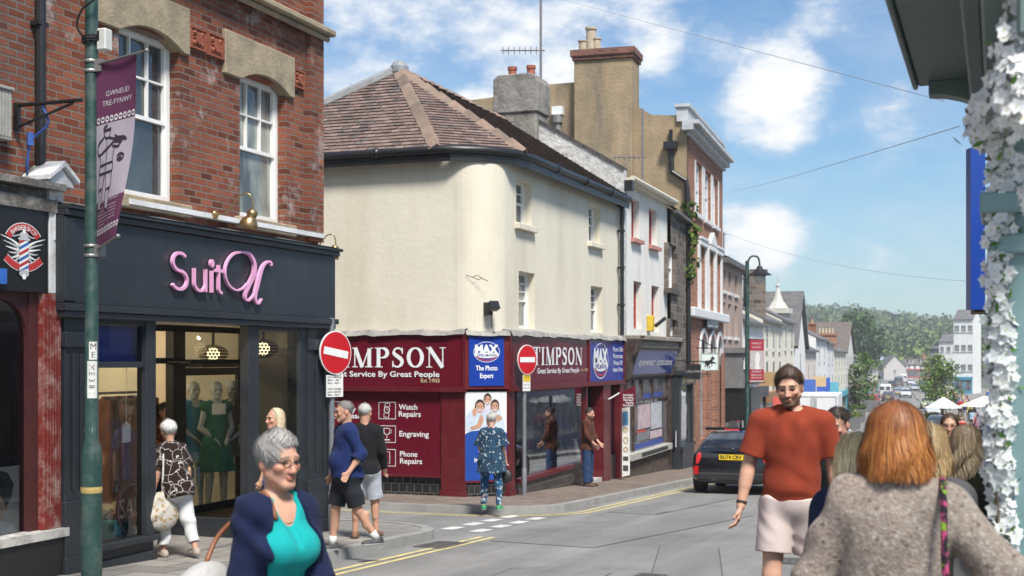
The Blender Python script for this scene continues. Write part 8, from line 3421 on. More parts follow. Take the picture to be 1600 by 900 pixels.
   D.cone(tb-fw*.01,tm,.014*hs,.0105*hs,.008)
   D.cone(tm,tm+(d*.9+pn*.4+fw*.1)*.034*hs,.0105*hs,.008*hs,.005)
   # neck and head
  H_,k=s.hp,s.hk
  e=lambda c,r,kk=.015,op='u':D.ell(H_(c),np.array(r)*k,kk,s.hr,op)
  nr=.058 if s.sex=='m' else .05
  D.cone(s.nb-s.T@np.array([0,0,.02]),H_((0,.022,-.05)),nr*K,nr*k*.97,.03)
  e((0,.014,.038),(.077,.098,.08))
  e((0,-.02,-.03),(.066,.076,.085),.03)
  for sd in(-1,1):
   D.cone(H_((sd*.052,-.005,-.055)),H_((sd*.018,-.066,-.098)),.02*k,.019*k,.025)
   e((sd*.043,-.066,-.024),(.024,.02,.017),.02)
  D.cone(H_((-.012,-.074,-.101)),H_((.012,-.074,-.101)),.017*k,.017*k,.02)
  D.cone(H_((-.038,-.082,.022)),H_((.038,-.082,.022)),.0125*k,.0125*k,.02)
  for sd in(-1,1):
   e((sd*.033,-.102,.0),(.02,.02,.0125),.014,'s')
   e((sd*.033,-.079,.0),(.0135,.0125,.0115),.003)
   D.cone(H_((sd*.02,-.089,.008)),H_((sd*.046,-.084,.008)),.005*k,.0045*k,.006)
   e((sd*.012,-.101,-.04),(.0095,.011,.008),.008)
   e((sd*.079,.014,-.012),(.012,.022,.032),.01)
  D.cone(H_((0,-.09,.012)),H_((0,-.113,-.036)),.0085*k,.0125*k,.012)
  e((0,-.094,-.062),(.024,.011,.0062),.006)
  e((0,-.092,-.073),(.021,.011,.0072),.006)
  D.cone(H_((-.02,-.108,-.0675)),H_((.02,-.108,-.0675)),.0035,.0035,.004,op='s')
  V,F=D.mesh()
  L=(V-s.hc)@s.hr/k
  col=np.tile(s.skin,(len(V),1))
  x,y,z=np.abs(L[:,0]),L[:,1],L[:,2]
  def paint(m,c,a=1.0):
   col[m]=col[m]*(1-a)+np.array(c)*a
  red=s.skin*np.array([1.12,.82,.8])
  head=(z>-.13)&(np.abs(y)<.2)&(x<.12)
  paint(head&(y<-.04)&(np.hypot(x-.045,z+.028)<.026),red,.5)
  paint(head&(y<-.1)&(z<-.01)&(z>-.05),red,.5)
  paint(head&(x>.072)&(z<.03),red,.5)
  paint(head&(y<-.08)&(x<.024)&(z>-.081)&(z<-.056),s.skin*np.array([.85,.55,.52]),.8 if s.sex=='f' else .45)
  paint(head&(y<-.08)&(x<.022)&(np.abs(z+.0675)<.0022),(.10,.04,.035),.8)
  eye=head&(y<-.074)&(np.hypot((x-.033)/.0155,z/.007)<1)
  paint(eye,(.13,.10,.085))  # eye whites painted dark, as if shaded by the brow
  paint(eye&(np.hypot(x-.033,z)<.0068),(.06,.045,.035))
  paint(head&(y<-.07)&(np.abs(z-.0095+(x-.033)**2*9)<.0032)&(np.abs(x-.033)<.018),s.skin*.35,.85)
  bz=.0255-(x-.03)**2*7
  s.brow=getattr(s,'brow',(.10,.065,.04))
  paint(head&(y<-.066)&(np.abs(z-bz)<.0056)&(x>.011)&(x<.058),s.brow,.9)
  paint(head&(y<-.066)&(np.hypot((x-.033)/1.5,z-.002)<.0145)&~eye&(z<.019),s.skin*np.array([.62,.55,.55]),.5)  # shade of the eye sockets painted into the skin colour
  b=getattr(s,'beard',None)
  if b:
   m=head&(z<-.052)&(z>-.125)&(y<-.0-.4*(z+.05))&~((x<.022)&(z>-.079)&(z<-.058))
   m|=head&(z<-.046)&(z>-.060)&(y<-.085)&(x<.03)
   paint(m,b[:3],b[3])
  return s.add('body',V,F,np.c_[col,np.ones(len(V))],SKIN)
 def add(s,name,V,F,C,mat,parent=None):
  return vmesh(name,V,F,C,mat,parent or s.t,smooth=True)
 hem=None
 def top(s,mat,sleeve=.6,long=0.,infl=.014,hem=-.08,neck=.062,vneck=0.,openf=0.,name='shirt',amp=.007,h=None,seed=0.,cuff=.012,drop=0.,flare=0.,hood=False):
  """sleeve: share of the upper arm covered; long: share of the forearm covered"""
  K,J=s.k,s.J
  s.hem=max(hem,s.hem or-9)if s.hem else hem
  D=Sdf(h or s.h)
  s.torso(D,infl)
  if not flare and hem<-.05:
   D.ell(s.tp((0,.005,hem)),np.array([.182*s.g,.142*s.g,.15])*K+infl,.05,s.T)
  if flare:
   D.cone(s.tp((0,0,.15)),s.tp((0,0,hem+.02)),(.12*s.g+flare*.4)*K,(.15*s.g+flare)*K,.06)
  D.cut(s.tp((0,0,hem)),s.T@np.array([0,0,-1.]))
  for nm in 'RL':
   sh,el,wr=J['sh'+nm],J['el'+nm],J['wr'+nm]
   w=(.9 if s.sex=='f' else 1)*s.g**.4
   if long<=0:
    D.cone(sh,sh+(el-sh)*sleeve,.056*K*w+infl,.047*K*w+infl+cuff,.03,True)
   else:
    D.cone(sh,el,.054*K*w+infl,.044*K*w+infl,.03)
    D.cone(el,el+(wr-el)*long,.045*K*w+infl,(.045-.017*long)*K*w+infl+.004+cuff*.3,.02,True)
  D.ell(s.nb+s.T@np.array([0,-.012,.045])*K,np.array([neck,neck*1.05,.055+vneck*.25])*K,.008,s.T,'s')
  if vneck:
   D.cone(s.tp((0,-.10,.52)),s.tp((0,-.17-.04*s.bust,.52-vneck)),.07*K,.012,.01,op='s')
  if openf:
   for z in np.linspace(-.32,.5,34):
    D.ell(s.tp((0,-.2,z)),np.array([openf*min(1,1-(z-.38)*2),.17+.03*s.belly,.06])*K,.002,s.T,'s')
  if openf:
   D.cone(s.tp((0,-.1,.57)),s.tp((0,-.24,.3)),.085*K,.1*K,.005,op='s')
  if hood:
   D.cone(s.tp((-.06,.075,.53)),s.tp((.06,.075,.53)),.04,.04,.03)
  V,F=D.mesh(folds(amp,seed=seed))
  return s.add(name,V,F,None,mat)
 def legs(s,mat,length=1.0,infl=.016,flare=.0,name='trousers',amp=.007,seed=3.,waist=.13):
  """length 0..2: 1 is the knee, 2 the ankle"""
  K,J=s.k,s.J
  D=Sdf(s.h)
  g=s.g
  D.ell(s.tp((0,0.005,0)),np.array([.167*g,.12*g,.13])*K+infl,.05,s.T)
  D.ell(s.tp((0,0,.1)),np.array([.14*g,.11*g,.12])*K+infl,.05,s.T)
  for sd in(-1,1):
   D.ell(s.tp((sd*.08,.055,-.04)),np.array([.086*g,.09*g,.1])*K+infl,.05,s.T)
  D.cut(s.tp((0,0,min(waist,(s.hem or 0)+.012))),s.T@np.array([0,0,1.]))
  gg=s.g**.5
  for nm in 'RL':
   hip,kn,an=J['hip'+nm],J['kn'+nm],J['an'+nm]
   a=min(1,length)
   D.cone(hip,hip+(kn-hip)*a,.087*K*gg+infl,(.087-.03*a)*K*gg+infl+flare,.04,length<=1)
   if length>1:
    c=kn*.68+an*.32+np.array([0,.02*K,0])
    D.cone(c+np.array([0,0,.08]),c-np.array([0,0,.06]),.047*K+infl,.04*K+infl,.03)
    D.cone(kn,kn+(an-kn)*(length-1),.066*K+infl,.042*K+infl+flare,.03,True)
  V,F=D.mesh(folds(amp,28,26,seed))
  return s.add(name,V,F,None,mat)
 def shoes(s,mat,sole=None,name='shoe',sock=None):
  K,J=s.k,s.J
  for nm,sd in(('R',-1),('L',1)):
   an=J['an'+nm]
   sh=J['kn'+nm]-an
   tip=max(0,math.atan2(-sh[1],sh[2]))*-1
   Rm=rotm(sd*8,0)
   q=lambda x,y,z:an+Rm@np.array([x,y,z])*K
   D=Sdf(.006)
   D.cone(q(0,.045,-.036),q(0,-.16,-.046),.042*K,.036*K,.03)
   D.cone(q(0,.02,.01),q(0,.01,-.03),.044*K,.046*K,.03)
   D.ell(q(0,-.13,-.045),np.array([.046,.07,.032])*K,.02)
   D.cut(q(0,0,-.072),(0,0,-1))
   D.cut(q(0,0,.022),(0,0,1))
   V,F=D.mesh()
   lo=V[:,2].min()
   c=np.where((V[:,2:]<lo+.024*K),np.array([sole or mat[1]]),np.array([mat[0]]))
   s.add(name,V,F,np.c_[c,np.ones(len(V))],M_vcol('shoe',.6,var=.15,scale=40))
   if sock is not None:
    mb=MB()
    d=sh/np.linalg.norm(sh)
    mb.tube([tuple(an),tuple(an+d*.10)],[.043*K,.046*K],12)
    mb.build('sock',M('sock_%02d'%int(sock[0]*99),sock,.9),s.t,smooth=True)
    # ---- hair
 def hair(s,kind,c1,c2,length=.2,n=900,seed=1,flare=.2,wave=.01,vol=1.0,face=45,lift=.02,root=None,part=0.0,width=.006):
  rg=np.random.default_rng(seed)
  c1,c2=np.array(c1),np.array(c2)
  D=Sdf(.007)
  H_=s.hp
  k=s.hk
  rx,ry,rz,cy,cz=.083*vol,.102*vol,.088*vol,.016,.04
  e=lambda c,r,kk=.02,op='u':D.ell(H_(c),np.array(r)*k,kk,s.hr,op)
  e((0,cy,cz),(rx,ry,rz))
  nrm=lambda p:s.hr@np.array(p,float)
  if kind=='short':
   D.cut(H_((0,0,-.045)),nrm((0,-.25,-1)))
   e((0,-.1,-.02),(.074,.083,.096),.012,'s')
   for sd in(-1,1):
    e((sd*.085,-.04,-.05),(.03,.05,.05),.01,'s')
    e((sd*.085,.012,-.02),(.016,.024,.034),.006,'s')
  else:
   zl=cz-length
   e((0,cy+.02,(cz+zl)/2+.03),(rx*(1+flare*.35),ry*.8,(cz-zl)/2+.05),.05)
   D.cut(H_((0,0,zl)),nrm((0,0,-1)))
   e((0,-.1,-.045),(.068,.1,.105+max(0,-.0-zl-.15)),.015,'s')
   D.cone(H_((0,-.12,-.1)),H_((0,-.13,-.5)),.075*k,.1*k,.02,op='s')
  D.ops=[(a,b,l,u,kk,((g[0],g[1]*.945,g[2])if a=='ell' and b=='u' else g))for a,b,l,u,kk,g in D.ops]
  fr=150.
  V,F=D.mesh(lambda x,y,z:.0012*np.sin(fr*x+30*z)*np.sin(fr*y+25*z))
  t=(.5+.5*np.sin(V[:,0]*190+3*np.sin(V[:,2]*20))*np.sin(V[:,1]*160+V[:,2]*15))[:,None]
  C=(c1*(.75-.25*t)+c2*(.25+.25*t))*.8
  o=s.add('hair',V,F,np.c_[C,np.ones(len(V))],HAIR)
  # locks: thin ribbons laid over the mass
  K=9
  ph=rg.uniform(-math.pi,math.pi,n)
  th0=np.arccos(1-rg.random(n)*(1-math.cos(1.45)))
  lay=1.0+.09*np.abs(rg.normal(0,.6,n))-.03
  u=np.linspace(0,1,K)[None]
  if kind=='short':
   zz=cz+rz*np.cos(th0)
   ok=~((np.abs(ph)<R(64))&(zz<.082-.012*np.cos(ph)))&(zz>-.03)
   ph,th0,lay=ph[ok],th0[ok],lay[ok]
   n=len(ph)
   back=np.where(np.abs(ph)<R(75),-1.,1.)[:,None]*np.where(np.abs(ph)<R(75),1-.3*rg.random(n),1)[:,None]
   th=th0[:,None]+back*u*(length/.1)*rg.uniform(.6,1.2,n)[:,None]
   phs=ph[:,None]+u*rg.normal(part,.35,n)[:,None]
   rr=lay[:,None]+lift*10*u*(1-.35*u)*rg.uniform(.3,1,n)[:,None]*(np.cos(phs)*.6+.7)
   P=np.stack([rx*rr*np.sin(th)*np.sin(phs),-ry*rr*np.sin(th)*np.cos(phs)+cy,rz*rr*np.cos(th)+cz],-1)
  else:
   S1=(math.pi/2-th0)[:,None]*.095
   tot=S1+length*rg.uniform(.62,1.08,n)[:,None]
   sA=u*tot
   on=np.minimum(sA,np.maximum(S1,0))
   th=th0[:,None]+on/.095
   drop=np.maximum(sA-np.maximum(S1,0),0)
   fa=R(face)
   w=np.clip(np.sin(th),0,1)**2
   aph=np.abs(ph)[:,None]
   phs=np.sign(ph)[:,None]*np.where(aph<fa,aph+(fa+.35*(aph/fa)-aph)*w,aph)
   rr=lay[:,None]*(1+flare*(drop/max(length,.01))*(1-.45*(drop/length)**2))
   wv=wave*np.sin(drop*42+ph[:,None]*5+rg.random(n)[:,None]*1.5)*np.clip(drop*12,0,1)
   P=np.stack([(rx*rr*np.sin(th)+wv)*np.sin(phs)+wv*.6*np.cos(phs),-(ry*(1+(rr-1)*.5)*np.sin(th)+wv)*np.cos(phs)+cy,rz*lay[:,None]*np.cos(th)+cz-drop],-1)
  tan=np.stack([np.cos(phs),np.sin(phs),0*phs],-1)
  wd=width*(.5+.8*rg.random(n))[:,None,None]*(1-.75*u[...,None]**3)
  P+=rg.normal(0,.003,(n,1,3))+np.cumsum(rg.normal(0,.0011,(n,K,3)),1)
  A,B=P-tan*wd/2,P+tan*wd/2
  V=np.stack([A,B],2).reshape(-1,3)
  V=s.hc+(V*k)@s.hr.T
  b=(np.arange(n)[:,None]*K+np.arange(K-1)[None]).reshape(-1)*2
  F=np.stack([b,b+1,b+3,b+2],1)
  m=rg.random(n)[:,None,None]
  C=c1*(1-m)+c2*m
  C=np.broadcast_to(C,(n,K,3)).copy()
  if root is not None:
   f=np.clip(1-u[...,None]*2.2,0,1)
   C=C*(1-f)+np.array(root)*f
  C=np.repeat(C.reshape(-1,3),2,0)
  s.add('lock',V,F,np.c_[C,np.ones(len(C))],HAIR,o)
  return o
 def glasses(s,sun=False):
  mb=MB()
  for sd in(-1,1):
   mb.ribbon([(sd*.034+.021*math.cos(R(a)),.0+.016*math.sin(R(a)))for a in range(0,360,30)],.003,-.108,closed=True,depth=.003)
   mb.tube([(sd*.054,-.106,.004),(sd*.079,-.06,.004),(sd*.08,.015,.0)],.0016,5)
  mb.tube([(-.013,-.108,.002),(.013,-.108,.002)],.0016,5)
  Mx=Matrix(s.hr.tolist()).to_4x4()
  Mx.translation=Vector(s.hc)
  mb.xf(Mx)
  mb.build('glasses',BLACKP,s.t)
def person_at(label,px,D,face,H,dz=PH,**k):
 """face: degrees from looking at the camera, positive turns to the picture's right"""
 X,Y=at(px,D)
 z=gz(X,Y)+dz
 to_cam=math.atan2(-Y,-X)+math.pi/2
 return Person(label,X,Y,z,to_cam+R(face),H,**k)
 # ================================================================ the cast
def M_pat(name,cols,kind,scale,bump=.002,edges=(.35,.55)):
 """printed or woven cloth: 'spots', 'lines' (white squiggles), 'plaid' or 'tweed'"""
 m,nt,N,L,b=nodes_mat(name)
 ob=objcoord(N,L)
 if kind=='plaid':
  c=cols[0]
  for ax,sc,col,w in(((1,0,0),scale,cols[1],.5),((0,0,1),scale,cols[1],.5),((1,0,0),scale*.5,cols[2],.8),((0,0,1),scale*.5,cols[2],.8)):
   v=objcoord(N,L,ax)
   t=N.new('ShaderNodeTexWave')
   t.bands_direction='X' if ax[0]else 'Z'
   t.inputs['Scale'].default_value=sc
   L.new(v,t.inputs['Vector'])
   r=N.new('ShaderNodeMapRange')
   r.inputs['From Min'].default_value=w
   r.inputs['From Max'].default_value=w+.12
   L.new(t.outputs['Fac'],r.inputs['Value'])
   c=mixc(N,L,mixf(N,L,r.outputs[0],.6),c,col)
 else:
  v=N.new('ShaderNodeTexVoronoi')
  v.inputs['Scale'].default_value=scale
  wob=N.new('ShaderNodeTexNoise')
  wob.inputs['Scale'].default_value=scale*1.5
  L.new(ob,wob.inputs['Vector'])
  vm=N.new('ShaderNodeVectorMath')
  vm.operation='MULTIPLY_ADD'
  L.new(wob.outputs['Color'],vm.inputs[0])
  k=1.2/scale
  vm.inputs[1].default_value=(k,k,k)
  L.new(ob,vm.inputs[2])
  L.new(vm.outputs[0],v.inputs['Vector'])
  if kind=='lines':
   v.feature='DISTANCE_TO_EDGE'
  r=N.new('ShaderNodeMapRange')
  r.inputs['From Min'].default_value,r.inputs['From Max'].default_value=edges
  L.new(v.outputs['Distance'],r.inputs['Value'])
  if kind=='lines':
   c=mixc(N,L,r.outputs[0],cols[1],cols[0])
  else:
   ramp=N.new('ShaderNodeValToRGB')
   ramp.color_ramp.interpolation='CONSTANT' if kind=='spots' else 'LINEAR'
   L.new(v.outputs['Color'],ramp.inputs[0])
   es=ramp.color_ramp.elements
   while len(es)<len(cols)-1:
    es.new(.5)
   for i,cc in enumerate(cols[1:]):
    es[i].position=i/(len(cols)-1)+(.1 if i else 0)
    es[i].color=rgb(cc)
   c=mixc(N,L,r.outputs[0],ramp.outputs[0],cols[0])
 f=noise_fac(N,L,ob,30,4,.6)
 c=mixc(N,L,mixf(N,L,f,.3),c,tuple(x*.6 for x in cols[0]))
 L.new(c,b.inputs['Base Color'])
 b.inputs['Roughness'].default_value=.9
 b.inputs['Specular IOR Level'].default_value=.15
 b.inputs['Sheen Weight'].default_value=.04
 h=noise_fac(N,L,ob,90 if kind=='tweed' else 300,4,.7,.2,.8)
 bumpn(N,L,b,h,bump)
 return m
def bag(name,label,w,h,d,mat,strap,path,root,cat='bag'):
 """a soft bag hung at root's coordinates: path lists the strap's points and ends at the bag's mouth"""
 t=thing(name,label,cat)
 t.matrix_world=root.t.matrix_basis.copy()
 D=Sdf(.009)
 c=np.array(path[-1],float)-np.array([0,0,h*.5])
 D.ell(c,(w*.5,d*.5,h*.52),.02)
 D.ell(c-np.array([0,0,h*.15]),(w*.52,d*.55,h*.36),.04)
 V,F=D.mesh(folds(.004,40,25,2))
 vmesh('pouch',V,F,None,mat,t,smooth=True)
 mb=MB()
 mb.tube(smooth([tuple(p)for p in path],5),.011,6)
 mb.build('strap',strap,t,smooth=True)
 return t
NAVY=fab('navy_knit',(.012,.018,.055),.2,.004,160)
# woman in turquoise
Person.beard=None
p=person_at('woman in a turquoise top and navy cardigan walking past in the foreground',432,5.6,36,1.55,sex='f',g=.96,bust=.9,dz=.02,h=.0055,la=((14,9),(24,5)),ra=((-4,8),(10,2)),head=(0,2,0),skin=(.53,.29,.205),sw=.138)
p.brow=(.22,.16,.12)
p.body()
p.top(fab('turquoise_jersey',(.010,.32,.32),.06,.0015),.03,cuff=0,infl=.012,hem=-.12,vneck=.2,neck=.08,amp=.006,name='top')
p.top(NAVY,long=.3,infl=.026,hem=-.26,openf=.145,neck=.1,amp=.006,seed=2,name='cardigan',cuff=.02)
p.legs(fab('pale_denim',(.33,.38,.45)),1.95)
p.shoes(((.3,.3,.32),(.6,.6,.6)))
p.hair('short',(.18,.17,.165),(.46,.44,.42),length=.12,n=3800,lift=.016,vol=1.05,part=.8,width=.0032,seed=4)
p.glasses()
mb=MB()
mb.tube([tuple(p.hp((.03*math.cos(R(a))*2,-.02-.07*math.sin(R(a)),-.2-.07*math.sin(R(a)))))for a in range(0,181,20)],.0016,5)
mb.build('necklace',BRASS,p.t)
q=p.J['shR']
bag('shoulder_bag','white shoulder bag with brown strap hanging behind the turquoise woman',.34,.34,.16,M('white_leather',(.36,.35,.34),.5,.12,6,bump=.003,bscale=60),M('tan_strap',(.2,.07,.03),.5),[q+(.055,-.09,-.02),q+(.045,-.02,.085),q+(.02,.1,.0),q+(-.06,.16,-.1),q+(-.13,.14,-.2)],p)
# man in the blue sweatshirt
p=person_at('man in a blue sweatshirt and black shorts with one hand in his pocket',541,14.9,-72,1.665,g=1.1,belly=1.0,dz=PH,h=.008,la=((-22,14),(38,4)),ra=((6,14),(14,6)),ll=((-14,3),(-34,2)),rl=((13,3),(4,2)),head=(-8,4,0))
p.body()
p.top(fab('blue_sweat',(.014,.026,.10),.12),long=.3,infl=.022,hem=-.06,neck=.066,cuff=.02)
p.legs(fab('black_sport',(.018,.02,.026)),.88,infl=.028,flare=.012,name='shorts')
p.shoes(((.05,.05,.055),(.5,.5,.5)),sock=(.6,.6,.6))
p.hair('short',(.16,.15,.14),(.36,.34,.32),length=.03,n=700,lift=.004,vol=1.0)
p.glasses()
# man behind him
p=person_at('man with white hair in a black jumper and pale shorts seen from behind',570,16.4,165,1.63,g=1.05,h=.009,la=((5,10),(35,4)),ra=((5,10),(30,0)),rl=((10,3),(2,2)))
p.body()
p.top(fab('black_knit',(.014,.014,.016)),long=.95,infl=.02,hem=-.08)
p.legs(fab('pale_shorts',(.42,.45,.50)),.92,infl=.028,flare=.014,name='shorts')
p.shoes(((.16,.09,.05),(.12,.08,.05)))
p.hair('short',(.5,.49,.47),(.66,.65,.63),length=.035,n=600,lift=.005)
# blonde by the window
p=person_at('woman with long fair hair in a blue top passing the right-hand display window',431,14.5,-62,1.55,sex='f',h=.009,la=((10,8),(22,0)),ra=((5,8),(18,0)))
p.body()
p.top(M_pat('blue_print',((.02,.05,.28),(.5,.5,.6),(.02,.1,.4)),'spots',60),.6,hem=-.1)
p.legs(fab('dark_denim',(.03,.045,.09)),1.95)
p.shoes(((.1,.1,.1),(.4,.4,.4)))
p.hair('long',(.50,.38,.22),(.72,.62,.44),length=.26,n=900,flare=.25,face=75)
# old lady at the door
p=person_at('elderly woman with white hair in a dark patterned blouse entering the fashion shop',276,14.1,-148,1.42,sex='f',g=1.1,lean=18,dz=PH,h=.008,la=((12,12),(10,6)),ra=((0,12),(10,8)),ll=((14,2),(2,2)),rl=((-10,2),(-26,2)),head=(-12,0,0))
p.body()
p.top(M_pat('brown_squiggle',((.022,.012,.010),(.62,.58,.54)),'lines',9,edges=(.012,.03)),.75,infl=.022,hem=-.16,flare=.04,cuff=.035,name='blouse')
p.legs(fab('white_capri',(.60,.60,.60)),1.75,infl=.018,flare=.01)
p.shoes(((.33,.28,.24),(.3,.28,.25)))
p.hair('short',(.62,.61,.58),(.78,.77,.74),length=.075,n=900,lift=.02,vol=1.06)
q=p.J['shL']
bag('tote_bag','pale patterned tote bag on the shoulder of the elderly woman',.36,.40,.14,M_pat('tote_print',((.50,.47,.42),(.35,.24,.10),(.5,.45,.38),(.28,.18,.08)),'spots',22),M('cream_strap',(.52,.5,.46),.8),[q+(-.0,-.11,-.3),q+(.0,-.06,-.05),q+(-.01,.0,.075),q+(.02,.09,-.05),q+(.05,.12,-.42)],p)
# woman in the print tunic
p=person_at('woman in a blue print tunic and leggings facing the photo poster',768,21.7,172,1.54,sex='f',g=1.28,dz=.1,h=.009,la=((8,14),(50,-4)),ra=((2,15),(26,6)),ll=((3,4),(0,2)),rl=((-4,4),(-6,2)),head=(18,6,0),skin=(.58,.34,.27))
p.body()
p.top(M_pat('tunic_print',((.02,.05,.09),(.42,.48,.50),(.03,.10,.16),(.02,.03,.06),(.25,.33,.36)),'spots',26,edges=(.3,.5)),.85,infl=.03,hem=-.24,flare=.09,cuff=.04,neck=.075,name='tunic')
p.legs(M_pat('legging_print',((.02,.08,.17),(.55,.6,.62),(.03,.12,.24),(.3,.4,.5)),'spots',20),1.93,infl=.006)
p.shoes(((.03,.24,.10),(.6,.6,.6)))
p.hair('short',(.42,.41,.39),(.66,.65,.62),length=.05,n=600,lift=.012)
bag('purse','small black purse in the hand of the woman in the print tunic',.2,.2,.07,M('black_leather',(.015,.015,.016),.5),BLACKP,[p.J['wrR']+(0,0,-.08),p.J['wrR']+(0,.0,-.16)],p)
# man in the plaid shirt
p=person_at('bearded man in a dark plaid shirt and jeans standing in profile at the shop door',919,28.7,72,1.66,h=.01,dz=PH,la=((10,8),(46,-16)),ra=((8,8),(42,-16)),head=(0,8,0),skin=(.5,.29,.21))
p.beard=(.06,.045,.035,.8)
p.body()
p.top(M_pat('plaid_shirt',((.10,.03,.02),(.02,.015,.015),(.16,.06,.03)),'plaid',9),long=.6,infl=.02,hem=-.12)
p.legs(fab('blue_jeans',(.025,.05,.12)),1.97,infl=.02,flare=.01)
p.shoes(((.09,.05,.035),(.04,.03,.03)))
p.hair('short',(.03,.022,.018),(.08,.06,.05),length=.05,n=500)
# the man in the orange T-shirt
p=person_at('tall man in an orange-red T-shirt and pale shorts walking towards us',1237,8.9,-4,1.915,dz=PH,h=.0055,g=1.0,belly=.25,la=((-6,13),(4,8)),ra=((4,15),(16,9)),ll=((-12,3),(-26,2)),rl=((9,3),(4,2)),head=(-4,10,-3),skin=(.55,.32,.23),sw=.186)
p.brow=(.05,.03,.02)
p.beard=(.09,.055,.04,.85)
p.body()
p.top(fab('orange_tee',(.25,.044,.023),.08,.0015),.74,infl=.02,hem=.0,neck=.066,cuff=.018,amp=.007,seed=5,name='t_shirt')
p.legs(fab('pink_white_cotton',(.60,.50,.48),.06),.68,infl=.02,flare=.026,name='shorts',amp=.008)
p.shoes(((.5,.5,.5),(.6,.6,.6)))
p.hair('short',(.035,.02,.013),(.11,.065,.04),length=.085,n=3200,lift=.026,vol=1.03,part=.3,width=.0032,seed=9)
mb=MB()
d=p.J['wrR']-p.J['elR']
w_=p.J['wrR']-d*.1
Mx=d/np.linalg.norm(d)
mb.tube([tuple(w_-Mx*.008),tuple(w_+Mx*.008)],.036,14)
mb.build('bracelet',M('dark_bracelet',(.04,.025,.02),.5),p.t)
# man behind
p=person_at('man with dark hair and moustache looking down behind the orange T-shirt',1314,9.7,-22,1.71,dz=.05,h=.006,head=(-6,16,0),skin=(.55,.32,.24))
p.beard=(.07,.045,.035,.55)
p.brow=(.03,.02,.015)
p.body()
p.top(fab('charcoal_top',(.03,.03,.035)),long=.9,infl=.018)
p.legs(_MT['dark_denim'],1.95)
p.shoes(((.05,.05,.05),(.3,.3,.3)))
p.hair('short',(.025,.018,.015),(.07,.05,.04),length=.05,n=1100,lift=.008,seed=6)
# fair-haired woman in navy
p=person_at('woman with a fair bob and navy jacket seen from behind beside the tweed cardigan',1338,5.5,152,1.48,sex='f',g=1.1,h=.007,head=(-14,4,0))
p.body()
p.top(fab('navy_jacket',(.014,.020,.055),.15),long=.98,infl=.035,hem=-.16,amp=.006,name='jacket',hood=True)
p.legs(_MT['dark_denim'],1.95)
p.shoes(((.05,.05,.05),(.3,.3,.3)))
p.hair('bob',(.66,.48,.25),(.95,.80,.54),length=.14,n=3200,flare=.2,wave=.004,vol=1.0,face=60,seed=3,width=.006,root=(.5,.36,.17))
# woman behind the redhead
p=person_at('woman with light brown hair mostly hidden behind the red-haired woman',1450,6.0,170,1.52,sex='f',h=.009)
p.body()
p.top(fab('grey_coat',(.10,.10,.11)),long=.98,infl=.03,hem=-.16,name='coat')
p.legs(_MT['dark_denim'],1.95)
p.shoes(((.05,.05,.05),(.3,.3,.3)))
p.hair('long',(.46,.31,.15),(.68,.50,.28),length=.2,n=1200,flare=.3,vol=1.1,seed=13)
# red-haired woman in tweed
p=person_at('red-haired woman in a beige boucle cardigan seen from behind in the foreground',1401,4.35,178,1.595,sex='f',g=1.2,h=.0065,la=((4,24),(16,14)),ra=((-18,40),(40,-30)),head=(8,3,0),sw=.172)
p.body()
p.top(M_pat('tweed',((.40,.31,.26),(.55,.46,.41),(.44,.35,.30),(.28,.21,.18),(.6,.52,.46),(.15,.115,.10)),'tweed',75,.009,(.35,.8)),long=.9,infl=.034,hem=-.2,amp=.012,neck=.07,name='cardigan',cuff=.03,h=.006,seed=1)
p.legs(fab('navy_trousers',(.012,.014,.03)),1.95,infl=.02)
p.shoes(((.05,.05,.05),(.3,.3,.3)))
p.hair('long',(.30,.085,.018),(.60,.25,.07),length=.165,n=6500,flare=.42,wave=.010,vol=1.12,face=60,seed=5,width=.0042,root=(.2,.07,.03))
q=p.J['shR']
bag('floral_bag','pink floral bag with a green and pink strap on the tweed shoulder',.40,.42,.15,M_pat('floral_print',((.03,.02,.03),(.60,.04,.16),(.62,.26,.36),(.24,.40,.03),(.04,.05,.04),(.55,.10,.25)),'spots',24,edges=(.42,.6)),M_pat('floral_strap',((.03,.02,.03),(.60,.08,.2),(.3,.5,.05)),'spots',30),[q+(.03,-.13,-.3),q+(.02,-.1,.0),q+(.015,.0,.1),q+(.01,.14,.03),q+(.0,.225,-.2),q+(-.06,.25,-.30)],p)
# long-haired woman on the right
p=person_at('woman with long streaked fair hair and dark olive coat walking away by the blossom',1510,7.9,168,1.50,sex='f',g=1.1,h=.008)
p.body()
p.top(fab('olive_coat',(.035,.032,.022),.25),long=.98,infl=.04,hem=-.3,amp=.007,name='coat',hood=True)
p.legs(_MT['dark_denim'],1.95)
p.shoes(((.05,.05,.05),(.3,.3,.3)))
p.hair('long',(.30,.20,.10),(.74,.58,.38),length=.30,n=2200,flare=.4,wave=.02,vol=1.1,seed=8,width=.0065,root=(.2,.14,.09))
# woman with glasses
p=person_at('woman in glasses and a dark teal jacket facing us beyond the long-haired woman',1484,13.2,8,1.6,sex='f',h=.009,head=(-10,2,0))
p.body()
p.top(fab('teal_jacket',(.012,.05,.07)),long=.98,infl=.03,hem=-.15,name='jacket',openf=.06)
p.top(_MT['white_capri'],.5,infl=.014,hem=-.1)
p.legs(_MT['dark_denim'],1.95)
p.shoes(((.05,.05,.05),(.3,.3,.3)))
p.hair('long',(.05,.03,.02),(.13,.08,.06),length=.15,n=700,flare=.2,face=70,seed=12)
p.glasses()
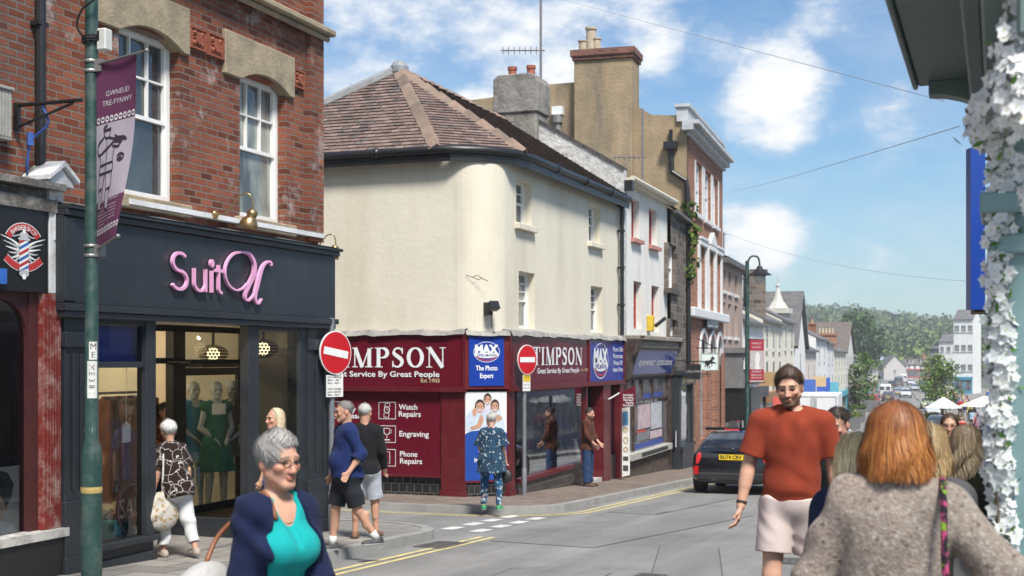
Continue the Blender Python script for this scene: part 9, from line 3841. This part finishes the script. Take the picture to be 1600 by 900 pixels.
# shop mannequins and the customer inside
MSK=(.42,.45,.45)
for lab,px,D,face,mat,gn in(('pale mannequin in a dark green bubble dress behind the shop door',338,17.45,14,fab('green_satin',(.02,.15,.11),.3,.003,60),1),('pale mannequin in a slate top standing behind the green dress',364,17.75,-20,fab('slate_dress',(.10,.13,.14)),0),('pale mannequin in a sky blue top at the left of the green dress',302,17.6,30,fab('sky_dress',(.06,.25,.38)),0)):
 X,Y=at(px,D)
 p=person_at(lab,px,D,face,1.70,sex='f',g=.88,dz=-.30-gz(X,Y),h=.009,name='mannequin',cat='mannequin',group=None,skin=MSK,la=((5,10),(55,-25)),ra=((4,14),(40,-40)),ll=((0,2),(0,1)),rl=((10,3),(-6,2)))
 p.brow=MSK
 p.body()
 p.top(mat,.02,infl=.014,hem=-.38 if gn else-.2,flare=.13 if gn else .04,neck=.085,vneck=.05,name='dress',amp=.007)
 if gn:
  mb=MB()
  mb.prism([(-.09,0),(.09,0),(.09,.14),(-.09,.14)],-.005,.005,0,Matrix.Translation(tuple(p.tp((0,-.14,.38)))))
  mb.build('price_card',M('card_white',(0,0,0)),p.t)
p=person_at('shop customer with dark hair and a rust patterned top inside the fashion shop',255,17.2,60,1.62,sex='f',h=.011,dz=.1)
p.body()
p.top(M_pat('rust_print',((.16,.04,.015),(.45,.14,.03),(.08,.02,.01)),'spots',16),long=.9,infl=.03,hem=-.25)
p.legs(_MT['dark_denim'],1.95)
p.shoes(((.05,.05,.05),(.3,.3,.3)))
p.hair('short',(.02,.014,.012),(.05,.035,.03),length=.06,n=400)
t=fthing('display_platform','low white platform under the mannequins behind the shop door','platform',FS)
mb=MB()
mb.box(FS.x(295,YD+.35),ix1-.03,YD+.25,YD+1.3,fl_z,-.31-FS.o.z)
mb.build('top',WR,t)
t=thing('door_notices','small white notices stuck low on the fashion shop door','notice',FS.world(FS.x(302,YD),YD-.005,FS.z(302,745,YD)),FS.a)
mb=MB()
for x0,x1,z0,z1 in((-.12,.1,.18,.3),(-.12,.02,-.02,.1),(.06,.14,-.1,.12),(-.08,.02,-.16,-.06)):
 mb.quad((x0,0,z0),(x1,0,z0),(x1,0,z1),(x0,0,z1))
mb.build('paper',M('notice_paper',(.42,.44,.44),.6,.25,12),t)
# ---- the crowd down the street
CROWD=M_vcol('crowd_cloth',.85,var=.2,scale=6,objcol=True)
def crowd_proto(i):
 sex='fm'[i%2]
 rgx=np.random.default_rng(50+i)
 J=dict(la=((rgx.uniform(-25,25),9),(30,3)),ra=((rgx.uniform(-25,25),9),(30,3)),ll=((rgx.uniform(-18,18),3),(-8,2)),rl=((rgx.uniform(-18,18),3),(-8,2)))
 p=Person('x',0,0,0,0,1.66 if sex=='f' else 1.76,sex,g=rgx.uniform(.95,1.2),**J)
 D=Sdf(.024)
 p.torso(D,.02)
 K=p.k
 for nm in 'RL':
  j=p.J
  D.cone(j['hip'+nm],j['kn'+nm],.095*K,.07*K,.03)
  D.cone(j['kn'+nm],j['an'+nm],.068*K,.05*K,.03)
  D.cone(j['an'+nm],j['an'+nm]+np.array([0,-.13,-.04]),.045,.035,.02)
  D.cone(j['sh'+nm],j['el'+nm],.062*K,.05*K,.03)
  D.cone(j['el'+nm],j['wr'+nm],.045*K,.035*K,.02)
  D.ell(j['wr'+nm]-np.array([0,0,.07]),(.03,.045,.075),.02)
 D.cone(p.nb,p.hc,.055,.055,.02)
 D.ell(p.hc+np.array([0,0,-.01]),(.078,.098,.115),.02)
 D.ell(p.hc+np.array([0,.02,.035]),(.09,.105,.09),.01)
 if sex=='f':
  D.ell(p.hc+np.array([0,.06,-.06]),(.10,.06,.13),.02)
 V,F=D.mesh()
 hd=V[:,2]>p.nb[2]-.02
 C=np.tile(np.array([0,0,0,0.]),(len(V),1))
 C[V[:,2]<p.P[2]+.02]=(*[(.03,.04,.08),(.1,.09,.08),(.35,.35,.36),(.02,.02,.025)][i%4],1)
 for nm in 'RL':
  C[np.linalg.norm(V-(p.J['wr'+nm]-np.array([0,0,.06])),axis=1)<.12]=(.5,.3,.22,1)
 C[hd]=(.55,.33,.25,1)
 L=V-p.hc
 hair=hd&((L[:,2]>.05)|(L[:,1]>.02)&(L[:,2]>-.2)|((np.abs(L[:,0])>.07)&(L[:,1]>-.03)))
 C[hair]=(*[(.03,.02,.015),(.08,.05,.03),(.5,.38,.2),(.35,.33,.3)][i%4],1)
 o=vmesh('person',V,F,C,CROWD,None,smooth=True)
 bpy.data.objects.remove(p.t)
 return o
protos=[crowd_proto(i)for i in range(4)]
hair_w=('dark','brown','fair','grey')
tops=(('red',(.45,.03,.03)),('white',(.68,.68,.67)),('navy',(.02,.03,.1)),('black',(.015,.015,.017)),('royal blue',(.02,.08,.4)),('pink',(.6,.25,.32)),('yellow',(.6,.48,.1)),('grey',(.25,.25,.26)),('pale blue',(.35,.48,.6)))
rg=np.random.default_rng(5)
used=0
for i in range(54):
 hi,(cn,cc)=i%4,tops[(i*5+i//36+i//9)%9]
 D=62+130*((i*0.618)%1)**.8
 left=1476+max(0,(118-D))*.36
 px=left+(1545-left)*((i*.377+.13)%1)
 X,Y=at(px,D)
 src=protos[hi]
 o=src if i<4 else src.copy()
 if i>=4:
  COL.objects.link(o)
 o.location=(X,Y,gz(X,Y)+PH)
 o.rotation_euler=(0,0,YAW+(math.pi if i%3 else 0)+rg.normal()*.5)
 o.color=(*cc,1)
 tag(o,'person with %s hair and a %s top in the crowd along the right-hand pavement'%(hair_w[hi],cn),'person','crowd on the right-hand pavement')
for i,(px,D,hi,cn,cc,wh)in enumerate(((1318,118,2,'lilac',(.45,.3,.4),'by the nearest left planter'),(1327,130,0,'dark green',(.03,.08,.05),'between the left planters'),(1357,190,1,'turquoise',(.03,.3,.35),'far along the left pavement'),(1304,92,3,'brown',(.12,.07,.04),'outside the left shops near the box truck'))):
 X,Y=at(px,D)
 o=protos[hi].copy()
 COL.objects.link(o)
 o.location=(X,Y,gz(X,Y)+PH)
 o.rotation_euler=(0,0,YAW+i*1.7)
 o.color=(*cc,1)
 tag(o,'person with %s hair and a %s top %s'%(hair_w[hi],cn,wh),'person','walkers on the left-hand pavement')
 # two people dimly seen inside the maroon shop
for px,yy,hi,cn,cc,lab in((858,1.6,0,'',(.25,.03,.03),'shop assistant with dark hair and a red top inside the corner shop window'),(838,2.2,2,'',(.5,.48,.45),'fair-haired customer in a pale top inside the corner shop window')):
 o=protos[hi].copy()
 COL.objects.link(o)
 x=FR.x(px,yy)
 o.location=FR.world(x,yy,gI+.1)
 o.rotation_euler=(0,0,YAW+.6)
 o.color=(*cc,1)
 tag(o,lab,'person')
 # ================================================================ the air between here and the hill
mb=MB()
mb.box(-420,330,-60,1150,-9,62)
hz=mb.build('haze',bpy.data.materials.new('haze_air'))
_m=hz.data.materials[0]
_m.use_nodes=True
_n,_l=_m.node_tree.nodes,_m.node_tree.links
_n.remove(_n['Principled BSDF'])
_v=_n.new('ShaderNodeVolumePrincipled')
_v.inputs['Color'].default_value=(.86,.92,1,1)
_v.inputs['Density'].default_value=.0004
_l.new(_v.outputs[0],_n['Material Output'].inputs['Volume'])
tag(hz,kind='stuff')
